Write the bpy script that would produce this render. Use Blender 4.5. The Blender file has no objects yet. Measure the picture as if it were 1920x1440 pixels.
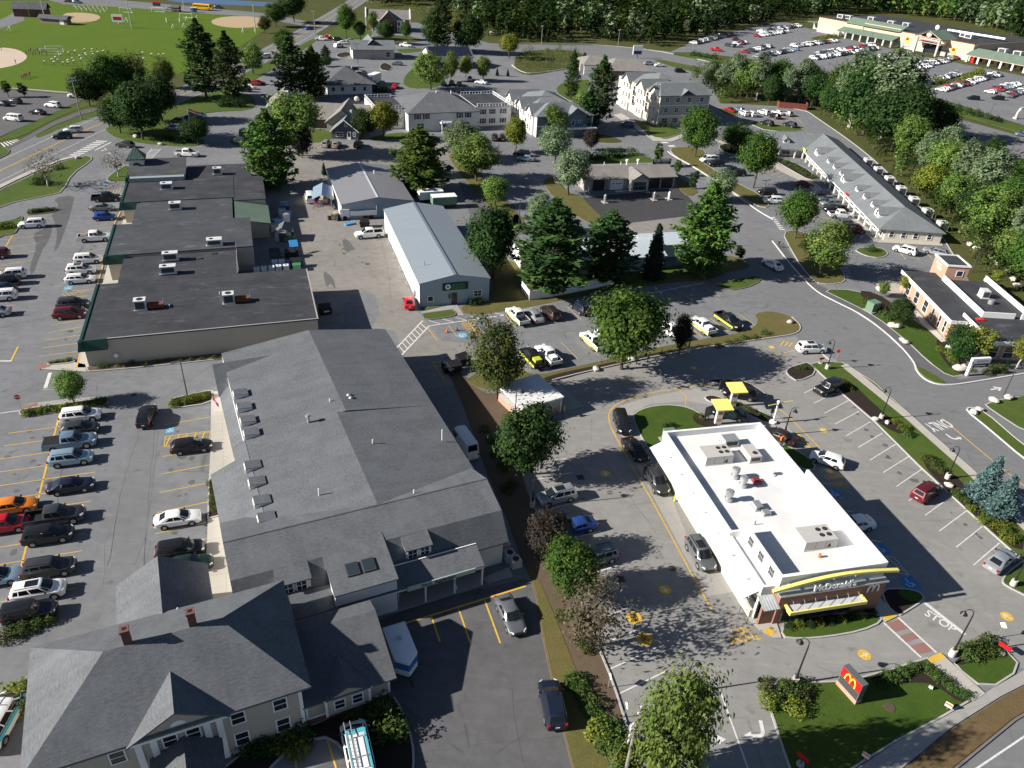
import bpy,bmesh,math,random
import numpy as np
from mathutils import Vector,Matrix
random.seed(7);RNG = np.random.default_rng(7)
SC = bpy.context.scene;COL = SC.collection
# ---------------- camera (solved from the photograph's vanishing points and car lengths) ----------------
FPX,NADX,NADY,CAMH = 1446.0,822.0,3016.0,59.3
_d = np.array([NADX-960.0,NADY-720.0,FPX]);_d /= np.linalg.norm(_d)
_Y = np.array([0,0,1.0])-_d*_d[2];_Y /= np.linalg.norm(_Y)
_X = np.cross(_d,_Y);_X = -_X if _X[0] < 0 else _X
_Z = -_d
def G(px,py,z=0.0):
    r = np.array([px-960.0,py-720.0,FPX]);w = np.array([r@_X,r@_Y,r@_Z]);t = (z-CAMH)/w[2]
    return Vector((w[0]*t,w[1]*t,z))
def PR(p):
    q = (p[0],p[1],p[2]-CAMH);c = q[0]*_X+q[1]*_Y+q[2]*_Z
    return 960+FPX*c[0]/c[2],720+FPX*c[1]/c[2]
def height_at(base,top_y):
    b = G(*base);lo,hi = 0.0,45.0
    for _ in range(40):
        m = (lo+hi)/2
        if PR((b.x,b.y,m))[1] > top_y: lo = m
        else: hi = m
    return lo
cam = bpy.data.cameras.new('camera');cam.sensor_width = 36;cam.lens = FPX/1920*36;cam.clip_end = 6000;cam.clip_start = 0.5
camo = bpy.data.objects.new('camera',cam);COL.objects.link(camo);SC.camera = camo
camo.matrix_world = Matrix(((_X[0],-_X[1],-_X[2],0),(_Y[0],-_Y[1],-_Y[2],0),(_Z[0],-_Z[1],-_Z[2],CAMH),(0,0,0,1)))
# ---------------- sky,sun,exposure ----------------
SUN_EL,SUN_AZ = math.radians(27.5),math.radians(13.5)      # shadows run towards SUN_AZ (from +X)
W = bpy.data.worlds.new('World');SC.world = W;W.use_nodes = True
_n = W.node_tree.nodes;_bg = _n['Background'];_sky = _n.new('ShaderNodeTexSky');_sky.sky_type = 'NISHITA';_sky.sun_disc = False
_sky.sun_elevation = SUN_EL;_sky.sun_rotation = math.pi/2-(SUN_AZ+math.pi);_sky.air_density = 0.65;_sky.dust_density = 0.4
W.node_tree.links.new(_sky.outputs[0],_bg.inputs[0]);_bg.inputs[1].default_value = 0.05
sl = bpy.data.lights.new('sun','SUN');sl.energy = 5.0;sl.angle = math.radians(0.55);sl.color = (1.0,0.94,0.85)
so = bpy.data.objects.new('sun',sl);COL.objects.link(so)
so.rotation_euler = Vector((math.cos(SUN_EL)*math.cos(SUN_AZ),math.cos(SUN_EL)*math.sin(SUN_AZ),-math.sin(SUN_EL))).to_track_quat('-Z','Y').to_euler()
so.location = (-80,20,120)
SC.view_settings.view_transform = 'Standard';SC.view_settings.look = 'None';SC.view_settings.exposure = 0.92;SC.view_settings.gamma = 1.0
SC.view_settings.use_curve_mapping = False
SC.render.engine = 'CYCLES';SC.cycles.max_bounces = 5;SC.cycles.diffuse_bounces = 2;SC.cycles.glossy_bounces = 2;SC.cycles.transmission_bounces = 2;SC.cycles.transparent_max_bounces = 6
SC.cycles.use_denoising = True

# ---------------- mesh helpers ----------------
class MB:
    def __init__(s): s.v = [];s.f = [];s.m = []
    def face(s,pts,m=0):
        i = len(s.v);s.v += [tuple(p) for p in pts];s.f.append(tuple(range(i,i+len(pts))));s.m.append(m);return s
    def mesh(s,vs,fs,m=0):
        i = len(s.v);s.v += [tuple(p) for p in vs];s.f += [tuple(i+k for k in f) for f in fs];s.m += [m]*len(fs);return s
    def box(s,x0,x1,y0,y1,z0,z1,m=0):
        v = [(x,y,z) for z in (z0,z1) for y in (y0,y1) for x in (x0,x1)]
        return s.mesh(v,[(0,2,3,1),(4,5,7,6),(0,1,5,4),(2,6,7,3),(0,4,6,2),(1,3,7,5)],m)
    def prism(s,poly,z0,z1,m=0,mt=None):
        n = len(poly);a = sum(poly[i][0]*poly[(i+1) % n][1]-poly[(i+1) % n][0]*poly[i][1] for i in range(n))
        if a < 0: poly = poly[::-1]
        b = [(p[0],p[1],z0) for p in poly];t = [(p[0],p[1],z1) for p in poly]
        s.face(t,m if mt is None else mt);s.face(b[::-1],m)
        for i in range(n): s.face([b[i],b[(i+1) % n],t[(i+1) % n],t[i]],m)
        return s
    def hull(s,a,b,m=0):      # loft between two rings with caps
        n = len(a);s.face(b,m);s.face(a[::-1],m)
        for i in range(n): s.face([a[i],a[(i+1) % n],b[(i+1) % n],b[i]],m)
        return s
    def cyl(s,c,r0,r1,z0,z1,n=12,m=0):
        a = [(c[0]+r0*math.cos(2*math.pi*i/n),c[1]+r0*math.sin(2*math.pi*i/n),z0) for i in range(n)]
        b = [(c[0]+r1*math.cos(2*math.pi*i/n),c[1]+r1*math.sin(2*math.pi*i/n),z1) for i in range(n)]
        vs = a+b;fs = [(i,(i+1) % n,n+(i+1) % n,n+i) for i in range(n)]+[tuple(range(n))[::-1],tuple(range(n,2*n))]
        return s.mesh(vs,fs,m)
    def tube(s,pts,rad,n=6,m=0):
        pts = [Vector(p) for p in pts];rad = rad if isinstance(rad,(list,tuple)) else [rad]*len(pts);vs = []
        for i,p in enumerate(pts):
            d = (pts[min(i+1,len(pts)-1)]-pts[max(i-1,0)]).normalized();a = d.orthogonal().normalized();b = d.cross(a)
            vs += [p+(a*math.cos(2*math.pi*k/n)+b*math.sin(2*math.pi*k/n))*rad[i] for k in range(n)]
        fs = [(i*n+k,i*n+(k+1) % n,(i+1)*n+(k+1) % n,(i+1)*n+k) for i in range(len(pts)-1) for k in range(n)]
        fs += [tuple(range(n))[::-1],tuple(range((len(pts)-1)*n,len(pts)*n))]
        return s.mesh(vs,fs,m)
    def bar(s,a,b,w,h,m=0):
        a,b = Vector(a),Vector(b);d = (b-a).normalized();t = Vector((0,0,1)).cross(d);t = t.normalized() if t.length > 1e-4 else Vector((1,0,0));u = d.cross(t)
        r = lambda p: [p-t*w/2-u*h/2,p+t*w/2-u*h/2,p+t*w/2+u*h/2,p-t*w/2+u*h/2]
        return s.hull(r(a),r(b),m)
    def ball(s,c,rx,ry,rz,n=8,k=5,m=0,jit=0.0):
        vs = [];fs = []
        for j in range(k+1):
            th = math.pi*j/k
            for i in range(n):
                q = 1+random.uniform(-jit,jit);ph = 2*math.pi*i/n
                vs.append((c[0]+rx*q*math.sin(th)*math.cos(ph),c[1]+ry*q*math.sin(th)*math.sin(ph),c[2]+rz*q*math.cos(th)))
        for j in range(k):
            for i in range(n): fs.append((j*n+i,(j+1)*n+i,(j+1)*n+(i+1) % n,j*n+(i+1) % n))
        return s.mesh(vs,fs,m)
    def data(s,name,mats,smooth=False,uv=True):
        me = bpy.data.meshes.new(name);me.from_pydata(s.v,[],s.f)
        for m in (mats if isinstance(mats,(list,tuple)) else [mats]): me.materials.append(m)
        if any(s.m): me.polygons.foreach_set('material_index',s.m)
        me.update()
        if uv:
            L = me.uv_layers.new(name='uv');Zv = Vector((0,0,1));V = me.vertices
            for p in me.polygons:
                n = p.normal
                if abs(n.z) > 0.995: t,b = Vector((1,0,0)),Vector((0,1,0))
                else: t = Zv.cross(n).normalized();b = n.cross(t)
                for li in p.loop_indices:
                    q = V[me.loops[li].vertex_index].co;L.data[li].uv = (q.dot(t),q.dot(b))
        if smooth:
            bm = bmesh.new();bm.from_mesh(me);bmesh.ops.remove_doubles(bm,verts=bm.verts,dist=1e-4);bm.to_mesh(me);bm.free()
            me.polygons.foreach_set('use_smooth',[True]*len(me.polygons));me.set_sharp_from_angle(angle=math.radians(smooth if smooth is not True else 40))
        return me
    def build(s,name,mats,parent=None,loc=None,rz=0,smooth=False,uv=True):
        return link(name,s.data(name,mats,smooth,uv),parent,loc,rz)
def link(name,me,parent=None,loc=None,rz=0):
    o = bpy.data.objects.new(name,me);COL.objects.link(o);o.parent = parent
    if loc is not None: o.location = loc
    o.rotation_euler[2] = rz
    return o
def tag(o,label=None,cat=None,group=None,kind=None):
    if label: o['label'] = label
    if cat: o['category'] = cat
    if group: o['group'] = group
    if kind: o['kind'] = kind
    return o
def thing(name,label,cat,loc=(0,0,0),rz=0,group=None):
    return tag(link(name,None,None,loc,rz),label,cat,group)
def bx(name,m,par,*a,**k): return MB().box(*a).build(name,m,par,**k)
def copy_tree(o,parent=None):
    c = o.copy();COL.objects.link(c);c.parent = parent
    for ch in KIDS.get(o.name) or o.children: copy_tree(ch,c)
    return c
KIDS = {}
ordn = ('first second third fourth fifth sixth seventh eighth ninth tenth eleventh twelfth thirteenth fourteenth fifteenth sixteenth seventeenth eighteenth nineteenth '+' '.join(t+'-'+u if u else t2 for t,t2 in (('twenty','twentieth'),('thirty','thirtieth'),('forty','fortieth')) for u in ('','first','second','third','fourth','fifth','sixth','seventh','eighth','ninth'))).split()
def text_mesh(s,size,extrude=0.0,bold=0.0,align='CENTER'):
    cu = bpy.data.curves.new('text','FONT');cu.body = s;cu.size = size;cu.extrude = extrude;cu.offset = bold;cu.align_x = align;cu.align_y = 'CENTER';cu.resolution_u = 3
    o = bpy.data.objects.new('text',cu);COL.objects.link(o);bpy.context.view_layer.update()
    me = bpy.data.meshes.new_from_object(o);bpy.data.objects.remove(o);return me
def put(name,me,m,parent,M):
    me.materials.clear();me.materials.append(m);o = bpy.data.objects.new(name,me);COL.objects.link(o);o.parent = parent;o.matrix_local = M;return o
def axes(o,x,y):   # matrix with given x axis,y axis and origin
    x = Vector(x).normalized();y = Vector(y).normalized();z = x.cross(y)
    return Matrix(((x.x,y.x,z.x,o[0]),(x.y,y.y,z.y,o[1]),(x.z,y.z,z.z,o[2]),(0,0,0,1)))

# ---------------- material helpers ----------------
class NT:
    def __init__(s,name):
        s.m = bpy.data.materials.new(name);s.m.use_nodes = True;s.t = s.m.node_tree;s.n = s.t.nodes;s.p = s.n['Principled BSDF']
    def new(s,ty,inp=None,**kw):
        n = s.n.new('ShaderNode'+ty)
        for k,v in kw.items(): setattr(n,k,v)
        for k,v in (inp or {}).items(): s.set(n.inputs[k],v)
        return n
    def set(s,sock,v):
        if isinstance(v,bpy.types.NodeSocket): s.t.links.new(v,sock)
        elif isinstance(v,(tuple,list)) and len(v) == 3 and sock.type == 'RGBA': sock.default_value = (*v,1)
        else: sock.default_value = v
    def pos(s): return s.new('NewGeometry').outputs['Position']
    def uv(s): return s.new('TexCoord').outputs['UV']
    def noise(s,vec,scale,detail=4,rough=0.6,dist=0.0):
        return s.new('TexNoise',{'Vector': vec,'Scale': scale,'Detail': detail,'Roughness': rough,'Distortion': dist}).outputs['Fac']
    def ramp(s,f,stops):
        r = s.new('ValToRGB',{'Fac': f});e = r.color_ramp.elements
        while len(e) < len(stops): e.new(0.5)
        for q,(p,c) in zip(e,stops): q.position = p;q.color = (c,c,c,1) if isinstance(c,(int,float)) else (*c,1)
        return r.outputs['Color']
    def mix(s,f,a,b,mode='MIX'):
        n = s.new('Mix',data_type='RGBA',blend_type=mode);s.set(n.inputs['Factor'],f);s.set(n.inputs['A'],a);s.set(n.inputs['B'],b);return n.outputs['Result']
    def math(s,op,a,b=0.0,clamp=False):
        n = s.new('Math',operation=op,use_clamp=clamp);s.set(n.inputs[0],a);s.set(n.inputs[1],b);return n.outputs[0]
    def map(s,vec,scale=(1,1,1),rot=(0,0,0),loc=(0,0,0)): return s.new('Mapping',{'Vector': vec,'Scale': scale,'Rotation': rot,'Location': loc}).outputs[0]
    def bump(s,h,strength=0.3,dist=0.02): s.set(s.p.inputs['Normal'],s.new('Bump',{'Height': h,'Strength': strength,'Distance': dist}).outputs[0])
    def out(s,col,rough=0.8,spec=0.3,metal=0.0,coat=0.0):
        s.set(s.p.inputs['Base Color'],col);s.set(s.p.inputs['Roughness'],rough);s.set(s.p.inputs['Specular IOR Level'],spec);s.set(s.p.inputs['Metallic'],metal);s.set(s.p.inputs['Coat Weight'],coat)
        return s.m
MC = {}
def plain(name,c,rough=0.6,spec=0.4,metal=0.0,var=0.12,coat=0.0):
    if name in MC: return MC[name]
    t = NT(name);n = t.noise(t.pos(),1.3,4);k = t.noise(t.pos(),11,3)
    c2 = tuple(x*(1-var) for x in c);col = t.mix(t.math('MULTIPLY',t.math('ADD',n,k),0.5),c2,tuple(min(1,x*(1+var*0.6)) for x in c))
    MC[name] = t.out(col,rough,spec,metal,coat);return MC[name]
def asphalt(name,c,warm=0.0,crack=1.0,speck=0.25,patchy=0.35):
    t = NT(name);P = t.pos();fine = t.noise(P,9,3,0.7);mid = t.noise(P,0.7,5,0.62,0.6);big = t.noise(P,0.09,4,0.6);st = t.noise(t.map(P,(0.5,2.4,1),(0,0,math.radians(20))),0.55,3,0.6)
    b = Vector(c);lo = tuple(b*(1-patchy));hi = tuple(b*(1+patchy*0.75))
    col = t.mix(t.ramp(big,[(0.3,0.0),(0.7,1.0)]),lo,hi)
    col = t.mix(0.55,col,t.mix(t.ramp(mid,[(0.28,0.0),(0.72,1.0)]),lo,hi))
    col = t.mix(t.math('MULTIPLY',t.ramp(st,[(0.5,0.0),(0.75,1.0)]),0.35),col,tuple(b*(1+0.5)))
    col = t.mix(speck,col,t.mix(fine,(0.02,0.02,0.02),tuple(b*2.2)))
    vo = t.new('TexVoronoi',{'Vector': t.mix(0.12,P,t.new('TexNoise',{'Vector': P,'Scale': 0.5,'Detail': 4}).outputs['Color'],'ADD'),'Scale': 0.085},feature='DISTANCE_TO_EDGE').outputs['Distance']
    ck = t.math('MULTIPLY',t.ramp(vo,[(0.0,1.0),(0.008,0.0)]),t.ramp(t.noise(P,0.12,3),[(0.48,0.0),(0.56,1.0)]))
    col = t.mix(t.math('MULTIPLY',ck,0.55*crack),col,tuple(b*0.35))
    oil = t.math('MULTIPLY',t.ramp(t.noise(P,0.45,2,0.5),[(0.66,0.0),(0.74,1.0)]),0.45);col = t.mix(oil,col,tuple(b*0.5))
    t.bump(fine,0.25,0.02);return t.out(col,0.92,0.1)
def grass(name,g1,g2,g3,dry=0.35,stripes=False):
    t = NT(name);P = t.pos();fine = t.noise(P,6.5,4,0.75);mid = t.noise(P,0.55,5,0.65);big = t.noise(P,0.06,4,0.6)
    col = t.mix(t.ramp(mid,[(0.3,0.0),(0.7,1.0)]),g1,g2)
    col = t.mix(t.math('MULTIPLY',t.ramp(big,[(0.4,0.0),(0.75,1.0)]),dry),col,g3)
    col = t.mix(t.math('MULTIPLY',t.ramp(t.noise(P,1.6,4),[(0.55,0.0),(0.75,1.0)]),dry),col,g3)
    if stripes:
        wv = t.new('TexWave',{'Vector': t.map(P,(1,1,1),(0,0,math.radians(32))),'Scale': 0.07,'Distortion': 0.6,'Detail': 2}).outputs['Fac']
        col = t.mix(t.math('MULTIPLY',wv,0.12),col,g3)
    col = t.mix(t.math('MULTIPLY',fine,0.5),col,tuple(x*0.35 for x in g1))
    t.bump(fine,0.6,0.08);return t.out(col,0.9,0.15)
def shingle(name,c1,c2,cs,scale=1.0):
    t = NT(name);U = t.uv();v = t.map(U,(1/scale,1/scale,1))
    br = t.new('TexBrick',{'Vector': v,'Color1': c1,'Color2': c2,'Mortar': cs,'Scale': 1.0,'Mortar Size': 0.02,'Mortar Smooth': 0.3,'Bias': 0.0,'Brick Width': 0.46,'Row Height': 0.17},offset=0.43)
    col = br.outputs['Color'];P = t.pos();k = t.noise(t.map(U,(2.2,5.5,1)),1.0,2,0.6)
    col = t.mix(0.55,col,t.ramp(k,[(0.3,tuple(x*0.55 for x in c1)),(0.7,tuple(x*1.25 for x in c2))]))
    big = t.noise(P,0.35,5,0.6);col = t.mix(t.math('MULTIPLY',t.ramp(big,[(0.35,0.0),(0.7,1.0)]),0.3),col,tuple(x*1.5 for x in c2))
    stx = t.noise(t.map(U,(0.9,0.09,1)),1.0,5,0.65);col = t.mix(t.math('MULTIPLY',t.ramp(stx,[(0.4,0.0),(0.75,1.0)]),0.45),col,tuple(x*0.5 for x in c1));pt = t.noise(t.map(U,(0.3,0.3,1)),1.0,2,0.5);col = t.mix(t.math('MULTIPLY',t.ramp(pt,[(0.52,0.0),(0.6,1.0)]),0.2),col,tuple(x*1.35 for x in c2))
    gr = t.noise(P,14,2,0.7);col = t.mix(0.35,col,t.mix(gr,tuple(x*0.4 for x in c1),tuple(x*1.9 for x in c2)))
    t.bump(t.math('ADD',br.outputs['Fac'],t.math('MULTIPLY',k,-1.5)),0.22,0.02);return t.out(col,0.95,0.06)
def lap(name,c,pitch=0.16,vert=False,depth=0.5,dirt=0.15):
    t = NT(name);s = t.new('SeparateXYZ',{'Vector': t.uv()});q = t.math('FRACT',t.math('DIVIDE',s.outputs['X' if vert else 'Y'],pitch))
    P = t.pos();n = t.noise(P,0.8,4);col = t.mix(t.math('MULTIPLY',n,dirt*2),c,tuple(x*0.75 for x in c))
    ln = t.ramp(q,[(0.0,1.0),(0.1,0.0),(0.9,0.0),(1.0,0.6)]);col = t.mix(t.math('MULTIPLY',ln,depth),col,tuple(x*0.45 for x in c))
    t.bump(q,0.35,0.02);return t.out(col,0.6,0.35)
def seamed(name,c,pitch=0.4,metal=0.35,rough=0.42,var=0.15):
    t = NT(name);s = t.new('SeparateXYZ',{'Vector': t.uv()});q = t.math('FRACT',t.math('DIVIDE',s.outputs['X'],pitch))
    P = t.pos();col = t.mix(t.noise(t.map(t.uv(),(2,0.15,1)),1.0,4),tuple(x*(1-var) for x in c),tuple(min(1,x*(1+var)) for x in c))
    ln = t.ramp(q,[(0.0,1.0),(0.07,0.0),(0.94,0.0),(1.0,1.0)]);col = t.mix(t.math('MULTIPLY',ln,0.45),col,tuple(x*0.45 for x in c))
    t.bump(ln,0.7,0.04);return t.out(col,rough,0.4,metal)
def bricks(name,c1,c2,cm):
    t = NT(name);br = t.new('TexBrick',{'Vector': t.uv(),'Color1': c1,'Color2': c2,'Mortar': cm,'Scale': 1.0,'Mortar Size': 0.008,'Brick Width': 0.22,'Row Height': 0.075})
    col = t.mix(t.math('MULTIPLY',t.noise(t.pos(),1.2,4),0.4),br.outputs['Color'],tuple(x*0.6 for x in c1));t.bump(br.outputs['Fac'],-0.3,0.01);return t.out(col,0.85,0.25)
def membrane(name,c,seam=0.25,pitch=3.0,var=0.25,light=None):
    t = NT(name);U = t.uv();P = t.pos();s = t.new('SeparateXYZ',{'Vector': U});q = t.math('FRACT',t.math('DIVIDE',s.outputs['Y'],pitch))
    big = t.noise(P,0.25,5,0.65);fine = t.noise(P,7,3,0.7)
    col = t.mix(t.ramp(big,[(0.3,0.0),(0.7,1.0)]),tuple(x*(1-var) for x in c),tuple(min(1,x*(1+var)) for x in c));col = t.mix(0.25,col,t.mix(fine,tuple(x*0.5 for x in c),tuple(min(1,x*1.6) for x in c)))
    ln = t.ramp(q,[(0.0,1.0),(0.025,0.0),(1.0,0.0)]);col = t.mix(t.math('MULTIPLY',ln,seam),col,tuple(min(1,x*2.6) for x in c))
    if light:
        w = t.math('MULTIPLY',t.ramp(t.noise(t.map(U,(0.5,1.3,1)),0.35,5,0.7),[(0.57,0.0),(0.7,1.0)]),light);col = t.mix(w,col,tuple(min(1,x*3.2) for x in c))
    t.bump(fine,0.2,0.01);return t.out(col,0.85,0.25)
def concrete(name,c,joint=1.8):
    t = NT(name);P = t.pos();br = t.new('TexBrick',{'Vector': t.uv(),'Color1': c,'Color2': tuple(x*0.93 for x in c),'Mortar': tuple(x*0.5 for x in c),'Scale': 1.0,'Mortar Size': 0.018,'Brick Width': joint,'Row Height': joint},offset=0.0)
    col = t.mix(t.math('MULTIPLY',t.noise(P,0.7,5,0.65),0.55),br.outputs['Color'],tuple(x*0.62 for x in c));col = t.mix(0.18,col,t.mix(t.noise(P,10,3),tuple(x*0.4 for x in c),tuple(x*1.4 for x in c)))
    return t.out(col,0.85,0.25)
def paint(name,c,under,wear=0.5):
    t = NT(name);P = t.pos();w = t.math('MULTIPLY',t.ramp(t.noise(P,2.6,5,0.75),[(0.42,0.0),(0.72,1.0)]),wear);col = t.mix(w,t.mix(t.noise(P,0.5,3),tuple(x*0.82 for x in c),c),under);return t.out(col,0.8,0.3)
def carpaint(name,c,metal=0.0):
    t = NT(name);P = t.pos();n = t.noise(P,3.0,4);col = t.mix(t.math('MULTIPLY',n,0.3),c,tuple(x*0.75+0.01 for x in c));return t.out(col,0.36 if metal else 0.3,0.4,metal,0.35)
def leafmat(name,c1,c2,c3,trans=0.3):
    t = NT(name);a = t.new('Attribute',attribute_name='tint');r = t.new('ObjectInfo').outputs['Random']
    col = t.ramp(a.outputs['Fac'],[(0.0,c1),(0.55,c2),(1.0,c3)])
    hs = t.new('HueSaturation',{'Color': col,'Value': t.math('ADD',t.math('MULTIPLY',r,0.35),0.82)})
    h = t.new('Math',operation='MULTIPLY_ADD');t.set(h.inputs[0],r);h.inputs[1].default_value = 0.03;h.inputs[2].default_value = 0.485;t.set(hs.inputs['Hue'],h.outputs[0])
    t.out(hs.outputs[0],0.75,0.12);tr = t.new('BsdfTranslucent',{'Color': hs.outputs[0]});mx = t.new('MixShader',{'Fac': trans});o = t.n['Material Output']
    t.t.links.new(t.p.outputs[0],mx.inputs[1]);t.t.links.new(tr.outputs[0],mx.inputs[2]);t.t.links.new(mx.outputs[0],o.inputs['Surface']);return t.m

ASPH = asphalt('asphalt_grey',(0.172,0.177,0.187));ASPH_ROAD = asphalt('asphalt_road',(0.165,0.168,0.174),crack=0.4,patchy=0.2)
ASPH_YARD = asphalt('asphalt_old_yard',(0.215,0.203,0.188),crack=1.0,speck=0.35,patchy=0.42);ASPH_PALE = asphalt('asphalt_pale',(0.235,0.231,0.222),crack=0.6,patchy=0.25);ASPH_DARK = asphalt('asphalt_dark',(0.105,0.105,0.108),crack=0.8)
ASPH_WASH = asphalt('asphalt_sealed',(0.056,0.056,0.06),crack=0.3);ASPH_PATH = asphalt('asphalt_path',(0.115,0.113,0.118),crack=0.2,patchy=0.2)
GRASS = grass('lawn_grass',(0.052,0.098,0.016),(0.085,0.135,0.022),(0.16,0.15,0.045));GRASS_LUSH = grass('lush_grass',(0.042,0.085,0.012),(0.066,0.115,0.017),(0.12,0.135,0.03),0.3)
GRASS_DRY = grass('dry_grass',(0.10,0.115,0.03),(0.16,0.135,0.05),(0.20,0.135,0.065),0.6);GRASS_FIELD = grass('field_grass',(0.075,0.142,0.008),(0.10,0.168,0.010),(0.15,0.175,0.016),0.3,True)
VERGE = grass('brown_verge',(0.135,0.10,0.05),(0.19,0.125,0.065),(0.12,0.115,0.035),0.35);SCRUB = grass('scrub_ground',(0.055,0.07,0.018),(0.09,0.1,0.028),(0.14,0.12,0.045),0.5)
DIRT = plain('infield_dirt',(0.42,0.32,0.20),0.95,0.1,var=0.2);DIRT_PALE = plain('pale_dirt',(0.52,0.43,0.34),0.95,0.1,var=0.2)
MULCH = plain('dark_mulch',(0.035,0.026,0.021),0.95,0.1,var=0.5);EARTH = plain('bare_earth',(0.13,0.095,0.065),0.95,0.1,var=0.45)
CONC = concrete('concrete_walk',(0.47,0.44,0.39));CONC_GREY = concrete('concrete_grey',(0.36,0.35,0.33));KERB_WHITE = plain('kerb_granite',(0.58,0.57,0.55),0.8,var=.15);KERB = plain('kerb_concrete',(0.40,0.39,0.37),0.85,0.25,var=0.2);KERB_BIT = plain('kerb_bituminous',(0.17,0.165,0.16),0.9,0.2,var=0.25)
PY = paint('paint_yellow',(0.72,0.45,0.045),(0.2,0.17,0.12),0.55);PW = paint('paint_white',(0.72,0.72,0.70),(0.2,0.2,0.2),0.5);PB = paint('paint_blue',(0.03,0.24,0.52),(0.15,0.17,0.2),0.4);PR_RED = paint('paint_faded_red',(0.30,0.14,0.12),(0.19,0.17,0.16),0.7);PLB = paint('paint_light_blue',(0.12,0.42,0.62),(0.2,0.2,0.2),0.4)
PBLACK = paint('paint_black',(0.03,0.03,0.03),(0.1,0.1,0.1),0.3)
SHING = shingle('shingle_grey',(0.083,0.089,0.098),(0.138,0.147,0.16),(0.04,0.042,0.047));SHING_BLUE = shingle('shingle_blue_grey',(0.13,0.145,0.155),(0.18,0.195,0.205),(0.07,0.075,0.08));SHING_TAN = shingle('shingle_tan_grey',(0.17,0.16,0.15),(0.23,0.215,0.2),(0.1,0.09,0.085));SHING_GREEN = shingle('shingle_green',(0.10,0.15,0.115),(0.15,0.2,0.16),(0.05,0.07,0.06))
SHING_DARK = shingle('shingle_dark',(0.075,0.08,0.09),(0.115,0.12,0.13),(0.035,0.036,0.04))
WHITE = plain('white_trim',(0.78,0.78,0.77),0.5,0.4,var=0.06);WHITE_ROOF = membrane('white_membrane',(0.66,0.66,0.65),0.0,2.6,0.12);CREAM = lap('cream_clapboard',(0.66,0.62,0.53));TANSIDE = lap('tan_clapboard',(0.43,0.385,0.325),0.14,dirt=0.08);WHITESIDE = lap('white_clapboard',(0.74,0.73,0.70),0.16,dirt=0.06)
GREYSIDE = lap('grey_clapboard',(0.36,0.345,0.325));BLUESIDE = lap('blue_grey_clapboard',(0.11,0.16,0.19));SLATESIDE = lap('slate_clapboard',(0.075,0.085,0.115));PLAZAWALL = lap('plaza_block_wall',(0.42,0.385,0.32),0.2,dirt=0.2,depth=0.2)
METAL_BLUE = lap('metal_wall_blue',(0.30,0.37,0.43),0.3,True);METAL_WHITE = lap('metal_wall_white',(0.74,0.74,0.72),0.3,True,0.25)
ROOF_METAL = seamed('roof_blue_grey',(0.27,0.31,0.345),1.0,0.2,0.5);ROOF_GREY = seamed('roof_taupe_grey',(0.235,0.235,0.25),0.8,0.15,0.5);ROOF_PALE = seamed('roof_pale_metal',(0.55,0.62,0.66),0.5,0.2,0.45);AWN_WHITE = seamed('awning_white_metal',(0.64,0.67,0.68),0.42,0.1,0.4);GREEN_METAL = seamed('green_mansard_metal',(0.012,0.055,0.042),0.3,0.1,0.45)
ROOF_DARK = membrane('roof_rubber_dark',(0.042,0.044,0.051),0.7,4.4,0.38,0.6);ROOF_SLATE = membrane('roof_rolled_slate',(0.056,0.061,0.069),0.45,1.1,0.3,0.6)
BRICK = bricks('brick_red_brown',(0.24,0.095,0.06),(0.30,0.125,0.08),(0.32,0.28,0.25));BRICK_TAN = bricks('brick_orange_tan',(0.46,0.235,0.15),(0.54,0.29,0.19),(0.5,0.42,0.35));BRICK_DK = bricks('brick_dark',(0.15,0.05,0.035),(0.2,0.07,0.05),(0.2,0.17,0.15))
GLASS = NT('window_glass').out((0.018,0.024,0.032),0.06,0.6);GLASS_SKY = NT('skylight_glass').out((0.03,0.045,0.055),0.05,0.6)
STEEL = plain('galvanised_steel',(0.50,0.52,0.53),0.4,0.4,0.6,0.2);ACGREY = plain('hvac_beige',(0.52,0.50,0.47),0.5,0.4,0.1,0.12);BLACK = plain('black_metal',(0.018,0.018,0.02),0.5,0.4);DARKGREY = plain('dark_grey',(0.06,0.06,0.065),0.6,0.3);YELLOW = plain('signal_yellow',(0.80,0.66,0.07),0.45,0.4,var=0.06);YELLOW_PALE = plain('canopy_yellow',(0.82,0.73,0.2),0.45,0.4,var=0.05)
RED = plain('sign_red',(0.52,0.012,0.015),0.4,0.4,var=0.05);COVER = plain('cover_brown',(0.085,0.06,0.045),.9);RUST = plain('rust',(0.20,0.07,0.035),0.9,0.1,var=0.4);WOOD = plain('weathered_wood',(0.24,0.19,0.14),0.9,0.15,var=0.3);POLEWOOD = plain('pole_wood',(0.25,0.23,0.2),0.9,0.15,var=0.25);GREENBOX = plain('utility_green',(0.13,0.22,0.15),0.6,0.3);ROCK = plain('pale_granite',(0.55,0.51,0.46),0.9,0.2,var=0.25);BARK = plain('bark',(0.10,0.08,0.065),0.95,0.1,var=0.4);BARK_PALE = plain('bark_pale',(0.42,0.39,0.34),0.9,0.1,var=0.3)
BLUEBIN = plain('blue_plastic',(0.05,0.28,0.62),0.5,0.4);ORANGE = plain('cone_orange',(0.8,0.16,0.03),0.5,0.4);GREENPL = plain('green_plastic',(0.05,0.22,0.09),0.5,0.4);BLUECOURT = plain('court_blue',(0.07,0.13,0.24),0.8,0.2)
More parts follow.
